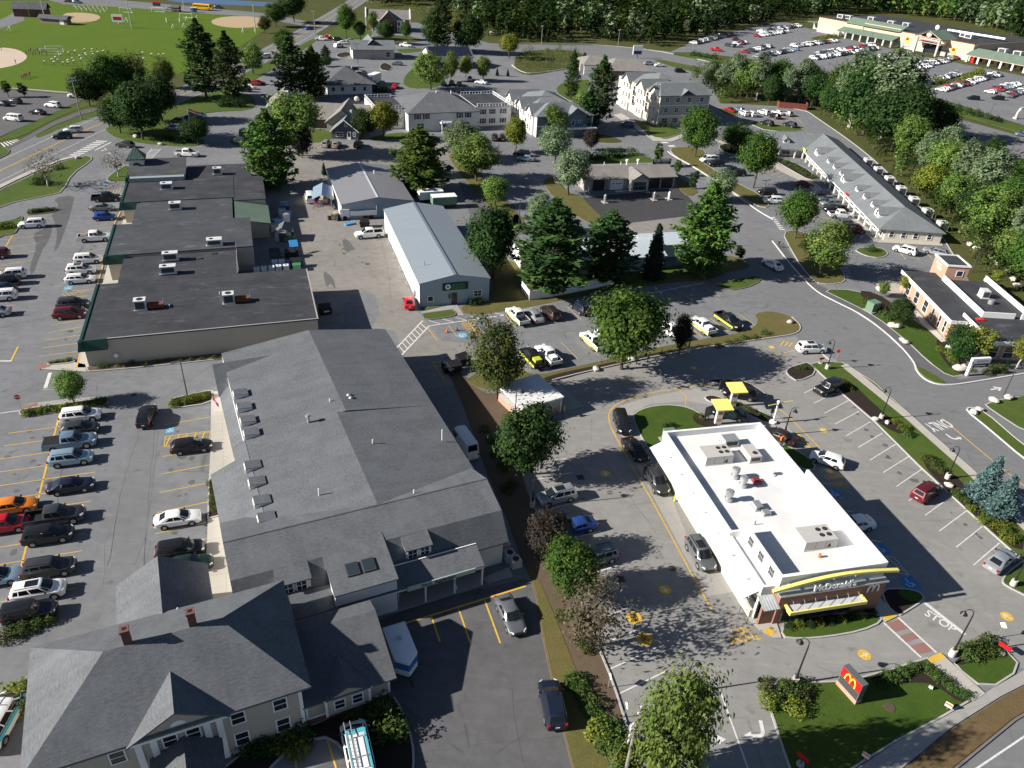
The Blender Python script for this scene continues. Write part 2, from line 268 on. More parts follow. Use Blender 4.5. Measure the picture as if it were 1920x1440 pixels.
# ================= GROUND =================
def struct(name,o): o['kind'] = 'structure';return o
def chaikin(P,n):
    for _ in range(n):
        Q = []
        for i in range(len(P)):
            a,b = P[i],P[(i+1) % len(P)];Q += [a*0.75+b*0.25,a*0.25+b*0.75]
        P = Q
    return P
def ground_poly(px,sm=0): return chaikin([Vector(G(x,y)[:2]) for x,y in px],sm)
def ccw(P):
    a = sum(P[i].x*P[(i+1) % len(P)].y-P[(i+1) % len(P)].x*P[i].y for i in range(len(P)));return P if a > 0 else P[::-1]
def inset(P,w):
    n = len(P);R = []
    for i in range(n):
        a = (P[i]-P[i-1]);b = (P[(i+1) % n]-P[i]);a = a.normalized() if a.length > 1e-6 else b.normalized();b = b.normalized() if b.length > 1e-6 else a
        na = Vector((-a.y,a.x));nb = Vector((-b.y,b.x));m = na+nb;m = m.normalized() if m.length > 1e-3 else na;R.append(P[i]+m*(w/max(0.5,m.dot(na))))
    return R
def patch(name,m,px,z=0.004,sm=0,parent=None,P=None):
    P = ccw(P or ground_poly(px,sm));me = bpy.data.meshes.new(name);me.from_pydata([(p.x,p.y,z) for p in P],[],[tuple(range(len(P)))]);me.materials.append(m)
    L = me.uv_layers.new(name='uv');c,s = math.cos(0.35),math.sin(0.35)
    for l in me.loops: q = me.vertices[l.vertex_index].co;L.data[l.index].uv = (q.x*c+q.y*s,-q.x*s+q.y*c)
    o = link(name,me,parent)
    if parent is None: struct(name,o)
    return o
def island(name,m,px,h=0.13,w=0.17,km=None,sm=1,slope=False):
    P = ccw(ground_poly(px,sm));I = inset(P,w);n = len(P);v = [(p.x,p.y,-0.02) for p in P]+[(p.x,p.y,h) for p in P]+[(p.x,p.y,h) for p in I]+[(p.x,p.y,h-0.05) for p in I]
    f = [(i+k*n,(i+1) % n+k*n,(i+1) % n+(k+1)*n,i+(k+1)*n) for k in range(3) for i in range(n)]
    top = patch(name,m,None,h-0.025,P=[Vector(p) for p in I])
    me = bpy.data.meshes.new('kerb');me.from_pydata(v,[],f);me.materials.append(km or KERB);link('kerb',me,top);return top
def lawn(name,m,px,h=0.05,sm=1):
    P = ccw(ground_poly(px,sm));I = inset(P,0.12);n = len(P);me = bpy.data.meshes.new(name)
    me.from_pydata([(p.x,p.y,-0.02) for p in P]+[(p.x,p.y,h) for p in I],[],[(i,(i+1) % n,(i+1) % n+n,i+n) for i in range(n)]+[tuple(range(n,2*n))]);me.materials.append(m);return struct(name,link(name,me))
def strip(P,w,off=0.0):   # band along a polyline of ground points
    L,R = [],[]
    for i,p in enumerate(P):
        d = (P[min(i+1,len(P)-1)]-P[max(i-1,0)]).normalized();n = Vector((-d.y,d.x));L.append(p+n*(off+w/2));R.append(p+n*(off-w/2))
    return L+R[::-1]
def smooth_line(px,n=2):
    P = [Vector(G(*p)[:2]) for p in px]
    for _ in range(n):
        Q = [P[0]]
        for a,b in zip(P,P[1:]): Q += [a*0.75+b*0.25,a*0.25+b*0.75]
        P = Q+[P[-1]]
    return P
def kerb_line(parent,px,w=0.16,h=0.12,m=None,n=2):
    P = strip(smooth_line(px,n),w);mb = MB();k = len(P)//2
    for i in range(k-1): mb.hull([(*P[j],0.0) for j in (i,i+1,2*k-2-i,2*k-1-i)],[(*P[j],h) for j in (i,i+1,2*k-2-i,2*k-1-i)])
    return mb.build('kerb',m or KERB,parent)
g = bpy.data.meshes.new('ground');S = 2600;g.from_pydata([(-S,-S,-0.04),(S,-S,-0.04),(S,S,-0.04),(-S,S,-0.04)],[],[(0,1,2,3)]);g.materials.append(SCRUB);GROUND = struct('ground',link('ground',g))
LOT = patch('parking_lot',ASPH,[(-700,1900),(2700,1900),(2500,760),(1990,700),(1905,640),(1850,575),(1800,500),(1735,400),(1660,318),(1600,268),(1512,206),(1480,202),(1350,194),(1330,150),(1290,122),(1140,100),(960,95),(890,72),(780,42),(700,48),(600,68),(575,55),(470,108),(385,154),(317,186),(190,214),(62,256),(0,288),(-400,470)],0.0)
FIELD = patch('field',GRASS_FIELD,[(-500,240),(0,164),(135,174),(190,160),(330,140),(430,100),(500,55),(480,33),(240,14),(60,0),(-300,10)],0.0)
for px in ([(-40,86),(0,89),(25,91),(43,97),(53,107),(40,118),(15,126),(-40,134)],): patch('infield',DIRT_PALE,px,0.02,1)
for px in ([(116,25),(150,23),(182,27),(190,33),(178,40),(150,43),(122,40)],[(394,40),(408,33),(440,30),(475,31),(500,37),(497,48),(475,53),(430,52),(402,47)]): patch('infield',DIRT,px,0.02,1)
patch('school_drive',ASPH,[(-60,60),(12,32),(40,14),(60,8),(90,4),(62,14),(42,25),(46,38),(20,48),(-60,70)],0.01)
patch('school_road',ASPH_ROAD,[(60,-8),(200,-2),(350,11),(500,25),(575,40),(565,48),(480,32),(360,24),(240,14),(120,8)],0.012)
patch('school_lot',ASPH_PATH,[(-200,160),(0,167),(130,177),(165,186),(142,193),(0,256),(-200,330)],0.008)
kerb_line(FIELD,[(-60,161),(0,165),(60,169),(132,175)],0.5,0.3)
patch('footpath',ASPH_PATH,[(-10,290),(38,262),(100,228),(150,208),(190,199),(196,204),(150,216),(100,236),(60,258),(10,282)],0.03)
lawn('grass_verge',GRASS,[(-80,320),(0,262),(38,258),(100,224),(150,203),(190,194),(180,188),(142,193),(0,256)],0.02)
lawn('grass_verge',GRASS,[(62,257),(100,237),(150,216),(200,205),(215,208),(190,215),(120,238),(75,259)],0.025)
# --- main road
MR = [(-260,455),(-120,378),(0,320),(100,272),(190,230),(260,207),(330,184),(400,151),(470,117),(525,89),(575,60),(622,32),(665,5),(700,-20)]
ROAD = patch('road',ASPH_ROAD,None,0.006,P=strip(smooth_line(MR),11.5))
def mark(name,m,P,z=0.014,parent=None): return patch(name,m,None,z,parent=parent or LOT,P=P)
def seg(a,b,w=0.12,m=None,name='parking_line',parent=None,z=0.014): return mark(name,m or PY,strip([Vector(G(*a)[:2]),Vector(G(*b)[:2])],w),z,parent)
def rows(a0,a1,b0,b1,n,w=0.11,m=None,skip=()):
    a0,a1,b0,b1 = [Vector(G(*p)[:2]) for p in (a0,a1,b0,b1)]
    for i in range(n):
        if i in skip: continue
        t = i/max(1,n-1);mark('parking_line',m or PY,strip([a0.lerp(b0,t),a1.lerp(b1,t)],w))
for off,m,nm in ((0.12,PY,'centre_line'),(-0.12,PY,'centre_line'),(4.4,PW,'edge_line'),(-4.4,PW,'edge_line')):
    for a,b in ((0,16),(16,99)):
        P = smooth_line(MR)[a:b+1]
        if len(P) > 1: mark(nm,m,strip(P,0.14,off),0.016,ROAD)
def zebra(a,b,c,d,n,m=None,parent=None,duty=0.5,name='crosswalk_bar'):   # bars between edge a-b and edge d-c
    a,b,c,d = [Vector(G(*p)[:2]) for p in (a,b,c,d)]
    for i in range(n):
        t0,t1 = i/n,(i+duty)/n;mark(name,m or PW,[a.lerp(b,t0),a.lerp(b,t1),d.lerp(c,t1),d.lerp(c,t0)],0.018,parent)
zebra((130,291),(184,262),(205,263),(150,292),9,None,ROAD);zebra((0,268),(32,261),(47,263),(8,276),6,None,ROAD)
seg((270,296),(285,278),.15,PW,'crosswalk_edge');seg((284,297),(302,279),.15,PW,'crosswalk_edge');zebra((270,296),(285,278),(302,279),(284,297),8,None,None,0.22)
seg((178,282),(208,267),.4,PW,'stop_line')
# --- long verge and green areas at the top
lawn('grass_verge',GRASS,[(470,155),(520,125),(560,100),(600,72),(590,70),(540,97),(490,122),(430,152),(440,165)],0.05)
lawn('lawn',GRASS,[(620,62),(640,45),(690,30),(700,60),(690,74),(640,74),(612,72)],0.05);lawn('lawn',GRASS,[(540,118),(560,112),(620,112),(625,118),(560,128)],0.05)
lawn('lawn',GRASS,[(755,155),(760,141),(778,124),(790,118),(812,118),(840,150),(815,166),(770,166),(758,160)],0.08)
lawn('lawn',GRASS,[(742,92),(790,90),(800,95),(760,100),(745,97)],0.05);lawn('lawn',SCRUB,[(690,68),(760,66),(800,76),(770,80),(700,80)],0.05)
island('planting_bed',MULCH,[(630,101),(655,97),(660,106),(632,109)],sm=1);island('planting_bed',MULCH,[(712,122),(722,117),(738,125),(730,134),(712,131)],sm=1)
lawn('lawn',GRASS,[(196,240),(250,217),(318,202),(385,172),(470,174),(482,195),(470,207),(400,210),(352,219),(330,229),(322,241),(340,250),(385,262),(384,270),(350,276),(290,272),(245,266),(215,258),(202,249)],0.1)
lawn('lawn',GRASS,[(430,270),(435,258),(452,255),(482,258),(490,276),(462,276)],0.1)
lawn('lawn',GRASS,[(568,269),(571,242),(622,242),(623,266)],0.06);lawn('lawn',GRASS,[(690,258),(745,248),(780,250),(775,258),(700,265)],0.06)
# --- left entrance
island('corner_lawn',GRASS,[(-90,440),(-40,380),(0,356),(40,338),(110,305),(160,292),(174,295),(170,303),(135,327),(118,360),(97,366),(0,385)])
patch('sidewalk',CONC,[(-60,388),(0,347),(60,319),(120,297),(143,291),(152,293),(110,303),(30,339),(0,354),(-60,396)],0.14)
island('tree_island',GRASS,[(199,340),(203,331),(225,316),(242,308),(246,326),(242,342),(215,342)])
island('tree_island',GRASS,[(-40,284),(0,277),(15,279),(20,284),(12,292),(-30,310)],km=KERB_BIT)
island('hedge_island',MULCH,[(48,402),(53,395),(100,390),(108,394),(101,399),(55,404)],km=KERB_BIT)
island('side_lawn',GRASS,[(-60,480),(-60,425),(20,415),(46,402),(36,428),(27,440),(0,443)],km=KERB_BIT)
# --- plaza and its south drive
patch('sidewalk',CONC,[(72,688),(90,682),(140,680),(160,684),(163,698),(75,693)],0.10);island('hedge_island',MULCH,[(86,684),(100,679),(138,674),(142,681),(95,686)],h=0.2)
island('planting_bed',EARTH,[(161,689),(250,678),(360,667),(445,660),(440,671),(360,680),(250,691),(165,698)],sm=0)
patch('front_walk',CONC,[(144,690),(150,664),(172,610),(190,540),(210,470),(236,400),(250,392),(250,440),(220,560),(190,640),(165,690)],0.10)
for a,b in (((144,690),(150,664)),((183,534),(193,498)),((214,421),(226,397))): seg(a,b,.2,PY,'kerb_paint',z=0.112)
patch('ramp_paving',PR_RED,[(66,686),(92,681),(95,688),(72,694)],0.108)
HB = island('hedge_island',MULCH,[(34,770),(38,782),(110,774),(190,763),(205,755),(203,746),(190,747),(120,757),(60,765)],sm=1);patch('sidewalk',CONC_GREY,[(40,764),(60,757),(120,750),(196,744),(203,746),(190,748),(120,757),(60,765)],0.12)
patch('ramp_paving',PR_RED,[(40,764),(70,756),(72,762),(44,768)],0.128)
island('hedge_island',MULCH,[(316,756),(320,748),(360,739),(398,731),(402,740),(396,757),(325,767)],sm=1)
patch('front_walk',CONC,[(396,735),(430,735),(450,850),(470,1010),(480,1130),(392,1130),(386,1060),(390,975),(392,895),(395,840)],0.12);island('planting_bed',MULCH,[(391,900),(408,897),(418,968),(389,975)],sm=0,h=0.2)
kerb_line(LOT,[(0,775),(20,772),(36,770)],.15,.01,PW);seg((85,728),(94,699),.45,PW,'stop_line');seg((81,731),(104,730),.12,PY);seg((0,677),(22,677),.3,PW,'stop_line');seg((21,676),(34,650),.25,PY)
# left lot stalls (two banks and the column by the long building)
LL = [((111,778),(24,1125))];seg((112,776),(24,1126),.22,PY,'bay_line')
a0,a1 = Vector(G(107,801)[:2]),Vector(G(34,1087)[:2]);dx = Vector((math.cos(math.radians(20)),math.sin(math.radians(20))))
for i in range(12):
    p = a0.lerp(a1,i/10.0);mark('parking_line',PY,strip([p-dx*5.4,p+dx*(5.4 if i not in (2,) else 2.0)],.11))
rows((311,796),(394,782),(291,1001),(390,979),7);seg((309,819),(394,808),.12);seg((308,838),(393,827),.12);rows((310,820),(308,838),(394,808),(393,828),2);zebra((309,838),(392,828),(398,808),(318,819),5,PY,None,0.16,'hatch_bar')
rows((289,1033),(388,1010),(286,1062),(386,1040),2)
# plaza lot stalls
rows((168,396),(216,389),(146,475),(196,466),5);rows((131,525),(182,520),(120,533),(178,531),1);rows((96,610),(155,599),(74,668),(146,659),5);zebra((116,551),(165,543),(174,544),(124,557),7,PY,None,0.2,'hatch_bar');seg((117,547),(176,542),.12);seg((113,558),(165,555),.12)
rows((2,450),(80,441),(0,515),(54,504),5);seg((25,438),(0,482),.2,PY,'bay_line');rows((-40,508),(44,500),(-60,600),(25,592),6);rows((40,408),(92,402),(30,430),(85,420),2)
zebra((190,359),(232,352),(228,361),(186,368),7,PY,None,0.2,'hatch_bar')
def blob_sign(p,r,m1,m2,glyph,rot,name='access_symbol',sq=False,size=None):   # painted emblem: disc or square with a glyph
    c = Vector(G(*p)[:2]);n = 4 if sq else 20;P = [c+Vector((math.cos(2*math.pi*i/n+rot+(math.pi/4 if sq else 0)),math.sin(2*math.pi*i/n+rot+(math.pi/4 if sq else 0))))*r*(1.3 if sq else 1) for i in range(n)]
    o = mark(name,m1,P,0.016);mb = MB();R = Matrix.Rotation(rot,2)
    for poly in glyph: mb.face([(*(c+R @ (Vector(q)*r)),0.021) for q in poly])
    mb.build('painted_glyph',m2,o);return o
def ring(cx,cy,r,w,a0,a1,n=10): return [[(cx+(r-w)*math.cos(a0+(a1-a0)*i/n),cy+(r-w)*math.sin(a0+(a1-a0)*i/n)),(cx+r*math.cos(a0+(a1-a0)*i/n),cy+r*math.sin(a0+(a1-a0)*i/n)),(cx+r*math.cos(a0+(a1-a0)*(i+1)/n),cy+r*math.sin(a0+(a1-a0)*(i+1)/n)),(cx+(r-w)*math.cos(a0+(a1-a0)*(i+1)/n),cy+(r-w)*math.sin(a0+(a1-a0)*(i+1)/n))] for i in range(n)]
WHEELCHAIR = ring(-.08,-.22,.42,.13,2.4,6.4)+[[(-.12,.1),(.02,.1),(.02,.42),(-.12,.42)],[(-.1,-.02),(.34,-.02),(.34,-.14),(-.1,-.14)],[(.26,-.1),(.38,-.1),(.58,-.5),(.46,-.5)]]+[[(-.05+.12*math.cos(k*.7),.58+.12*math.sin(k*.7)) for k in range(9)]]
ARROW = [[(-.09,-.7),(.09,-.7),(.09,.1),(-.09,.1)],[(-.42,.02),(0,.7),(0,.28),(-.26,-.12)],[(.42,.02),(0,.7),(0,.28),(.26,-.12)]]
for p,r,a in (((319,807),.55,110),((128,540),.7,110),((112,581),.6,110),((867,629),.85,45),((197,346),.7,110),((460,239),.7,110)): blob_sign(p,r,PLB if p[0] != 867 else PLB,PW,WHEELCHAIR,math.radians(a-90),'access_symbol',p[0] != 867)
# --- yard behind the plaza,metal sheds
patch('service_yard',ASPH_YARD,[(590,600),(560,500),(520,400),(530,330),(470,300),(480,262),(620,268),(700,272),(830,268),(850,300),(740,310),(720,390),(780,580),(830,640),(950,650),(1000,690),(880,700),(860,720),(800,730),(760,670),(740,620)],0.006)
patch('dark_lot',ASPH_PATH,[(860,340),(900,330),(960,380),(1000,440),(900,440),(880,400)],0.006)
seg((741,655),(793,601),.22,PW,'crosswalk_edge');seg((751,668),(805,611),.22,PW,'crosswalk_edge');zebra((741,655),(793,601),(805,611),(751,668),9,PW,None,0.18)
seg((805,611),(952,590),.2,PW,'bay_line');rows((804,601),(825,607),(928,587),(952,592),6,.14,PW);rows((803,616),(820,639),(950,593),(965,612),5);zebra((865,605),(888,600),(911,627),(884,630),2,PY,None,.1,'hatch_bar');zebra((865,605),(884,630),(911,627),(888,600),6,PY,None,.2,'hatch_bar')
seg((811,680),(850,676),.15);seg((811,680),(834,714),.15);zebra((811,680),(834,714),(860,700),(846,676),5,PY,None,.12,'hatch_bar')
seg((1210,552),(1320,530),.2,PW,'bay_line');rows((1200,546),(1216,553),(1300,531),(1316,534),5,.14,PW);rows((1222,552),(1250,573),(1322,538),(1350,556),5);rows((972,600),(988,614),(1064,575),(1090,600),5)
rows((1052,642),(1084,673),(1240,618),(1272,645),6);rows((1298,617),(1316,632),(1332,597),(1365,622),2);seg((1382,587),(1416,610),.12)
island('lawn',GRASS,[(788,589),(830,584),(851,581),(859,591),(835,597),(797,601)],km=KERB_BIT);lawn('lawn',GRASS,[(787,577),(846,573),(844,579),(790,585)])
patch('footpath',CONC_GREY,[(846,572),(856,570),(871,592),(859,592),(850,580),(790,588),(790,585)],0.06)
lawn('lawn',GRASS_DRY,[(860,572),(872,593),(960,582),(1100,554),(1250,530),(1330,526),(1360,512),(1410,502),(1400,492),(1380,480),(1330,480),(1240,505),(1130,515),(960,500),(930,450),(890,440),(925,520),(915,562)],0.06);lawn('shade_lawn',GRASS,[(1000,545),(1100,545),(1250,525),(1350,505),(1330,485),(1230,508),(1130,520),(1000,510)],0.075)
island('tree_island',GRASS,[(1335,535),(1380,523),(1424,517),(1428,527),(1400,541),(1365,545)],km=KERB_BIT)
lawn('dividing_strip',GRASS_DRY,[(1412,588),(1445,583),(1480,592),(1502,610),(1495,625),(1450,632),(1350,645),(1270,660),(1200,673),(1100,696),(1040,713),(1000,722),(950,735),(900,730),(870,715),(905,690),(960,690),(1010,704),(1060,692),(1140,674),(1230,652),(1300,639),(1400,622),(1422,605)],0.1)
patch('planting_bed',MULCH,[(1010,712),(1060,698),(1140,682),(1200,668),(1270,655),(1330,646),(1330,650),(1270,662),(1200,676),(1100,698),(1040,715)],0.12,1);kerb_line(LOT,[(1035,713),(1100,697),(1200,674),(1270,661),(1350,647),(1450,633),(1495,626),(1503,612),(1485,595)],.2,.13)
lawn('dividing_strip',EARTH,[(835,690),(870,700),(900,735),(950,740),(965,775),(975,880),(998,948),(1030,1005),(1075,1092),(1120,1210),(1150,1282),(1175,1362),(1200,1442),(1260,1600),(1130,1600),(1072,1445),(1052,1362),(1016,1200),(1000,1100),(975,1040),(945,960),(905,870),(870,762)],0.06)
lawn('grass_verge',GRASS_DRY,[(985,1060),(1010,1080),(1040,1150),(1080,1250),(1120,1360),(1150,1450),(1170,1600),(1125,1600),(1074,1445),(1054,1362),(1018,1200),(1002,1100)],0.085)
kerb_line(LOT,[(998,945),(1020,985),(1075,1092),(1120,1210),(1150,1282),(1175,1362),(1205,1450)],.18,.14,None,1)
# paws front lot
patch('front_lot',ASPH_DARK,[(620,1180),(712,1162),(790,1130),(985,1085),(1003,1100),(1017,1200),(1053,1362),(1075,1445),(1100,1560),(560,1600),(560,1450),(700,1400),(740,1300)],0.006)
seg((714,1183),(986,1099),.2,PY,'bay_line');rows((757,1172),(768,1202),(909,1126),(938,1206),4,.16);seg((614,1388),(630,1440),.14);seg((553,1420),(560,1470),.14)
island('planting_bed',MULCH,[(420,1425),(560,1370),(640,1335),(735,1300),(755,1330),(776,1390),(778,1440),(770,1500),(690,1480),(640,1400),(600,1380),(520,1420),(480,1500),(400,1500)],km=KERB)
patch('side_pad',CONC_GREY,[(905,1085),(955,1063),(962,1082),(915,1095)],0.05);patch('porch_floor',CONC_GREY,[(560,1190),(745,1150),(905,1100),(900,1075),(740,1110),(560,1150)],0.12)
# --- restaurant lot: drive-through lane and paint
patch('restaurant_lot',ASPH_PALE,[(1035,715),(1100,698),(1200,676),(1350,648),(1500,630),(1575,680),(1518,683),(1575,736),(1720,872),(1912,1048),(1876,1092),(1930,1122),(1990,1160),(1918,1254),(1870,1208),(1738,1234),(1570,1278),(1438,1284),(1470,1410),(1510,1520),(1240,1520),(1200,1440),(1150,1282),(1075,1092),(998,946),(972,860),(1060,790),(1058,745)],0.003)
patch('drive_lane',CONC_GREY,[(1300,1035),(1352,1075),(1375,1110),(1325,1118),(1200,885),(1165,820),(1150,778),(1165,760),(1215,745),(1300,728),(1380,735),(1460,780),(1490,815),(1470,820),(1420,790),(1340,762),(1290,752),(1220,757),(1188,772),(1188,790),(1230,860)],0.006)
YL = smooth_line([(1335,1144),(1297,1077),(1240,970),(1190,882),(1150,812),(1140,785),(1144,768),(1165,752),(1220,736),(1300,724),(1340,719)],2);mark('lane_line',PY,strip(YL,.16))
mark('lane_line',PY,strip(smooth_line([(1425,748),(1460,765),(1490,792),(1537,840)],1),.14));seg((1272,729),(1287,744),.12);seg((1287,744),(1285,762),.12)
rows((1041,865),(1061,860),(1145,1300),(1250,1258),2,.13,PW,(0,1))
for a,b in (((996,901),(1073,886)),((1017,957),(1098,938)),((1060,972),(1112,966)),((1068,1011),(1127,996)),((1100,1078),(1157,1061)),((1112,1121),(1173,1098)),((1104,1169),(1190,1134)),((1123,1211),(1212,1173)),((1136,1258),(1232,1214)),((1154,1304),(1250,1258)),((1042,863),(1062,860))): seg(a,b,.13,PW)
rows((1510,737),(1526,728),(1825,1060),(1874,1018),2,.13,PW,(0,1))
for a,b in (((1508,737),(1526,728)),((1526,756),(1568,736)),((1546,775),(1591,751)),((1566,795),(1611,771)),((1587,817),(1632,791)),((1609,839),(1655,812)),((1631,863),(1679,833)),((1656,886),(1704,856)),((1681,912),(1728,880)),((1704,939),(1756,905)),((1735,966),(1782,932)),((1761,996),(1812,958)),((1793,1026),(1842,987)),((1825,1060),(1874,1018)),((1540,905),(1558,908)),((1572,932),(1580,934)),((1582,957),(1601,960)),((1612,984),(1625,988)),((1632,1012),(1652,1017))): seg(a,b,.12,PW)
for a,b in (((1660,1043),(1676,1045)),((1676,1045),(1705,1079)),((1660,1043),(1705,1079)),((1659,1055),(1690,1075)),((1659,1067),(1705,1079))): seg(a,b,.09,PW,'hatch_bar')
blob_sign((1564,925),.9,PB,PW,WHEELCHAIR,math.radians(14),'access_symbol',True);blob_sign((1650,1029),.95,PB,PW,WHEELCHAIR,math.radians(14),'access_symbol',True);blob_sign((1705,1093),.95,PB,PW,WHEELCHAIR,math.radians(14),'access_symbol',True)
for p,r,a in (((1135,888),.62,195),((1247,1106),.62,195),((1621,1228),.62,-62),((1544,807),.55,105),((1555,883),.5,20),((1888,1156),.62,40),((1301,690),.5,100),((1447,651),.5,100),((1462,680),.45,100)): blob_sign(p,r,PY,PW,ARROW,math.radians(a),'lane_arrow')
BOX = [[(-.4,-.35),(.4,-.35),(.4,-.25),(-.4,-.25)],[(-.4,.25),(.4,.25),(.4,.35),(-.4,.35)],[(-.4,-.25),(-.3,-.25),(-.3,.25),(-.4,.25)],[(.3,-.25),(.4,-.25),(.4,.25),(.3,.25)],[(-.18,-.15),(.18,-.15),(.18,.15),(-.18,.15)],[(-.3,.4),(.3,.4),(.22,.55),(-.22,.55)],[(-.3,-.55),(.3,-.55),(.3,-.45),(-.3,-.45)]]
for p in ((1189,1158),(1209,1198)): blob_sign(p,.8,PY,PBLACK,BOX,math.radians(25),'pickup_symbol')
for s,p,sz,a,m in (('DRIVE',(1564,895),.9,14,PY),('THRU',(1574,908),.9,14,PY),('THANK',(1395,1197),.95,196,PY),('YOU',(1388,1182),.95,196,PY),('STOP',(1763,1165),1.25,-47,PW),('ONLY',(1760,797),1.5,205,PW),('ONLY',(1920,935),1.5,205,PW)):
    me = text_mesh(s,sz,0,0.02);c = G(*p);put('painted_word',me,m,LOT,Matrix.Translation((c.x,c.y,0.018)) @ Matrix.Rotation(math.radians(a),4,'Z') @ Matrix.Diagonal((1,1.9 if s == 'ONLY' else 1.15,1,1)))
HOOK = [[(-.5,-.75),(-.28,-.75),(-.28,-.1),(-.5,-.1)]]+ring(-.0,-.1,.5,.22,math.pi,math.pi/2,6)+[[(0,.18),(.3,.18),(.3,.4),(0,.4)],[(.3,.0),(.75,.29),(.3,.6)]]
HOOKL = [[(-x,y) for x,y in q][::-1] for q in HOOK]
def glyph(p,r,G_,a,name='turn_arrow',m=None):
    c = Vector(G(*p)[:2]);R = Matrix.Rotation(math.radians(a),2);mb = MB()
    for poly in G_: mb.face([(*(c+R @ (Vector(q)*r)),0.018) for q in poly])
    return mb.build(name,m or PW,LOT)
glyph((1334,1378),1.5,HOOKL,185);glyph((1418,1372),1.5,HOOK,178);glyph((1789,820),1.3,HOOKL,205);glyph((1868,729),1.6,ARROW,-70);glyph((195,281),1.4,HOOK,230);glyph((205,287),1.4,ARROW,200)
seg((1352,1300),(1402,1440),.14,PW,'lane_line');seg((1402,1440),(1440,1540),.14,PW,'lane_line')
mark('direction_arrow',PY,[Vector(G(*p)[:2]) for p in ((1492,810),(1497,812),(1523,841),(1515,840))]);mark('direction_arrow',PY,[Vector(G(*p)[:2]) for p in ((1489,830),(1491,828),(1512,832),(1517,836))])
WAIT = [(1455,635),(1478,640)];
for k in range(3): seg((1463+8*k,648+k),(1470+8*k,640+k*1.2),.25,PY,'painted_word')
seg((1445,668),(1500,654),.12,PY,'lane_line');seg((1537,660),(1556,676),.35,PW,'stop_line')
seg((1657,1168),(1727,1233),.22,PW,'crosswalk_edge');seg((1684,1158),(1756,1224),.22,PW,'crosswalk_edge')
for a,b in ((0.03,.3),(.42,.6),(.72,.97)):
    q = [Vector(G(*p)[:2]) for p in ((1660,1167),(1726,1229),(1753,1222),(1684,1160))];mark('crosswalk_panel',PR_RED,[q[0].lerp(q[1],a),q[0].lerp(q[1],b),q[3].lerp(q[2],b),q[3].lerp(q[2],a)],.012)
seg((1731,1128),(1810,1190),.4,PW,'stop_line')
# islands round the restaurant
island('oval_lawn',GRASS_LUSH,[(1186,783),(1190,774),(1212,764),(1247,759),(1282,762),(1306,771),(1335,792),(1352,800),(1320,806),(1250,812),(1238,840),(1228,862),(1208,832),(1192,802)])
patch('planting_bed',MULCH,[(1295,783),(1310,775),(1345,795),(1345,803),(1310,800)],0.15,1)
island('menu_island',MULCH,[(1319,744),(1335,741),(1352,746),(1395,760),(1440,777),(1456,792),(1440,797),(1400,777),(1345,759),(1325,752)]);island('menu_island',MULCH,[(1320,716),(1336,711),(1370,711),(1402,716),(1440,741),(1436,746),(1398,727),(1340,719)])
island('corner_lawn',GRASS_LUSH,[(1460,830),(1490,843),(1520,861),(1532,880),(1512,884),(1480,868)]);island('planting_bed',MULCH,[(1472,698),(1477,690),(1500,683),(1516,679),(1534,700),(1496,717),(1480,707)])
island('roadside_strip',GRASS,[(1518,683),(1575,736),(1640,792),(1720,872),(1800,946),(1860,1002),(1912,1048),(1960,1090),(2060,1060),(1935,990),(1900,955),(1820,878),(1760,826),(1700,772),(1640,718),(1580,680),(1540,678)],sm=0)
patch('sidewalk',CONC,[(1576,687),(1588,683),(1634,719),(1725,795),(1822,879),(1935,985),(2040,1080),(2020,1090),(1915,992),(1812,888),(1700,788),(1619,722)],0.125)
patch('planting_bed',MULCH,[(1560,707),(1590,712),(1640,760),(1680,795),(1700,812),(1680,815),(1630,782),(1575,735)],0.115,1);patch('planting_bed',MULCH,[(1725,855),(1750,862),(1790,890),(1850,960),(1920,1010),(1915,1040),(1850,990),(1790,935),(1740,885)],0.115,1)
island('corner_lawn',GRASS_LUSH,[(1876,1090),(1885,1075),(1925,1045),(2000,1090),(2010,1170),(1930,1122),(1885,1100)])
island('front_lawn',GRASS_LUSH,[(1462,1196),(1500,1200),(1552,1196),(1615,1185),(1656,1167),(1648,1150),(1560,1150),(1470,1160)]);patch('planting_bed',MULCH,[(1466,1180),(1540,1172),(1640,1155),(1640,1135),(1470,1160)],0.118)
island('planting_bed',MULCH,[(1650,1105),(1690,1103),(1720,1108),(1734,1120),(1730,1129),(1700,1148),(1684,1157),(1660,1135)]);patch('corner_lawn',GRASS_LUSH,[(1690,1106),(1718,1110),(1730,1121),(1722,1130),(1700,1128),(1680,1112)],0.12,1)
patch('sidewalk',CONC,[(1632,1130),(1650,1122),(1683,1156),(1658,1168)],0.10);patch('ramp_paving',PY,[(1655,1156),(1674,1150),(1681,1157),(1660,1166)],0.106);patch('ramp_paving',PY,[(1430,1183),(1445,1178),(1456,1190),(1440,1193)],0.106);patch('sidewalk',CONC,[(1400,1160),(1450,1150),(1465,1197),(1450,1197),(1425,1185)],0.10)
island('sign_lawn',GRASS_LUSH,[(1430,1292),(1438,1283),(1500,1280),(1570,1277),(1620,1268),(1700,1245),(1738,1233),(1822,1314),(1765,1347),(1680,1392),(1600,1442),(1530,1500),(1500,1500),(1468,1410)],sm=0)
patch('planting_bed',MULCH,[(1436,1296),(1445,1287),(1500,1284),(1525,1290),(1520,1320),(1490,1335),(1450,1330)],0.118,1);patch('planting_bed',MULCH,[(1625,1270),(1700,1249),(1740,1240),(1818,1312),(1800,1320),(1760,1290),(1730,1280),(1680,1284),(1650,1290)],0.118,1)
patch('sidewalk',CONC,[(1738,1236),(1762,1225),(1847,1302),(1822,1317)],0.14);patch('ramp_paving',PY,[(1738,1236),(1762,1225),(1773,1234),(1748,1246)],0.146)
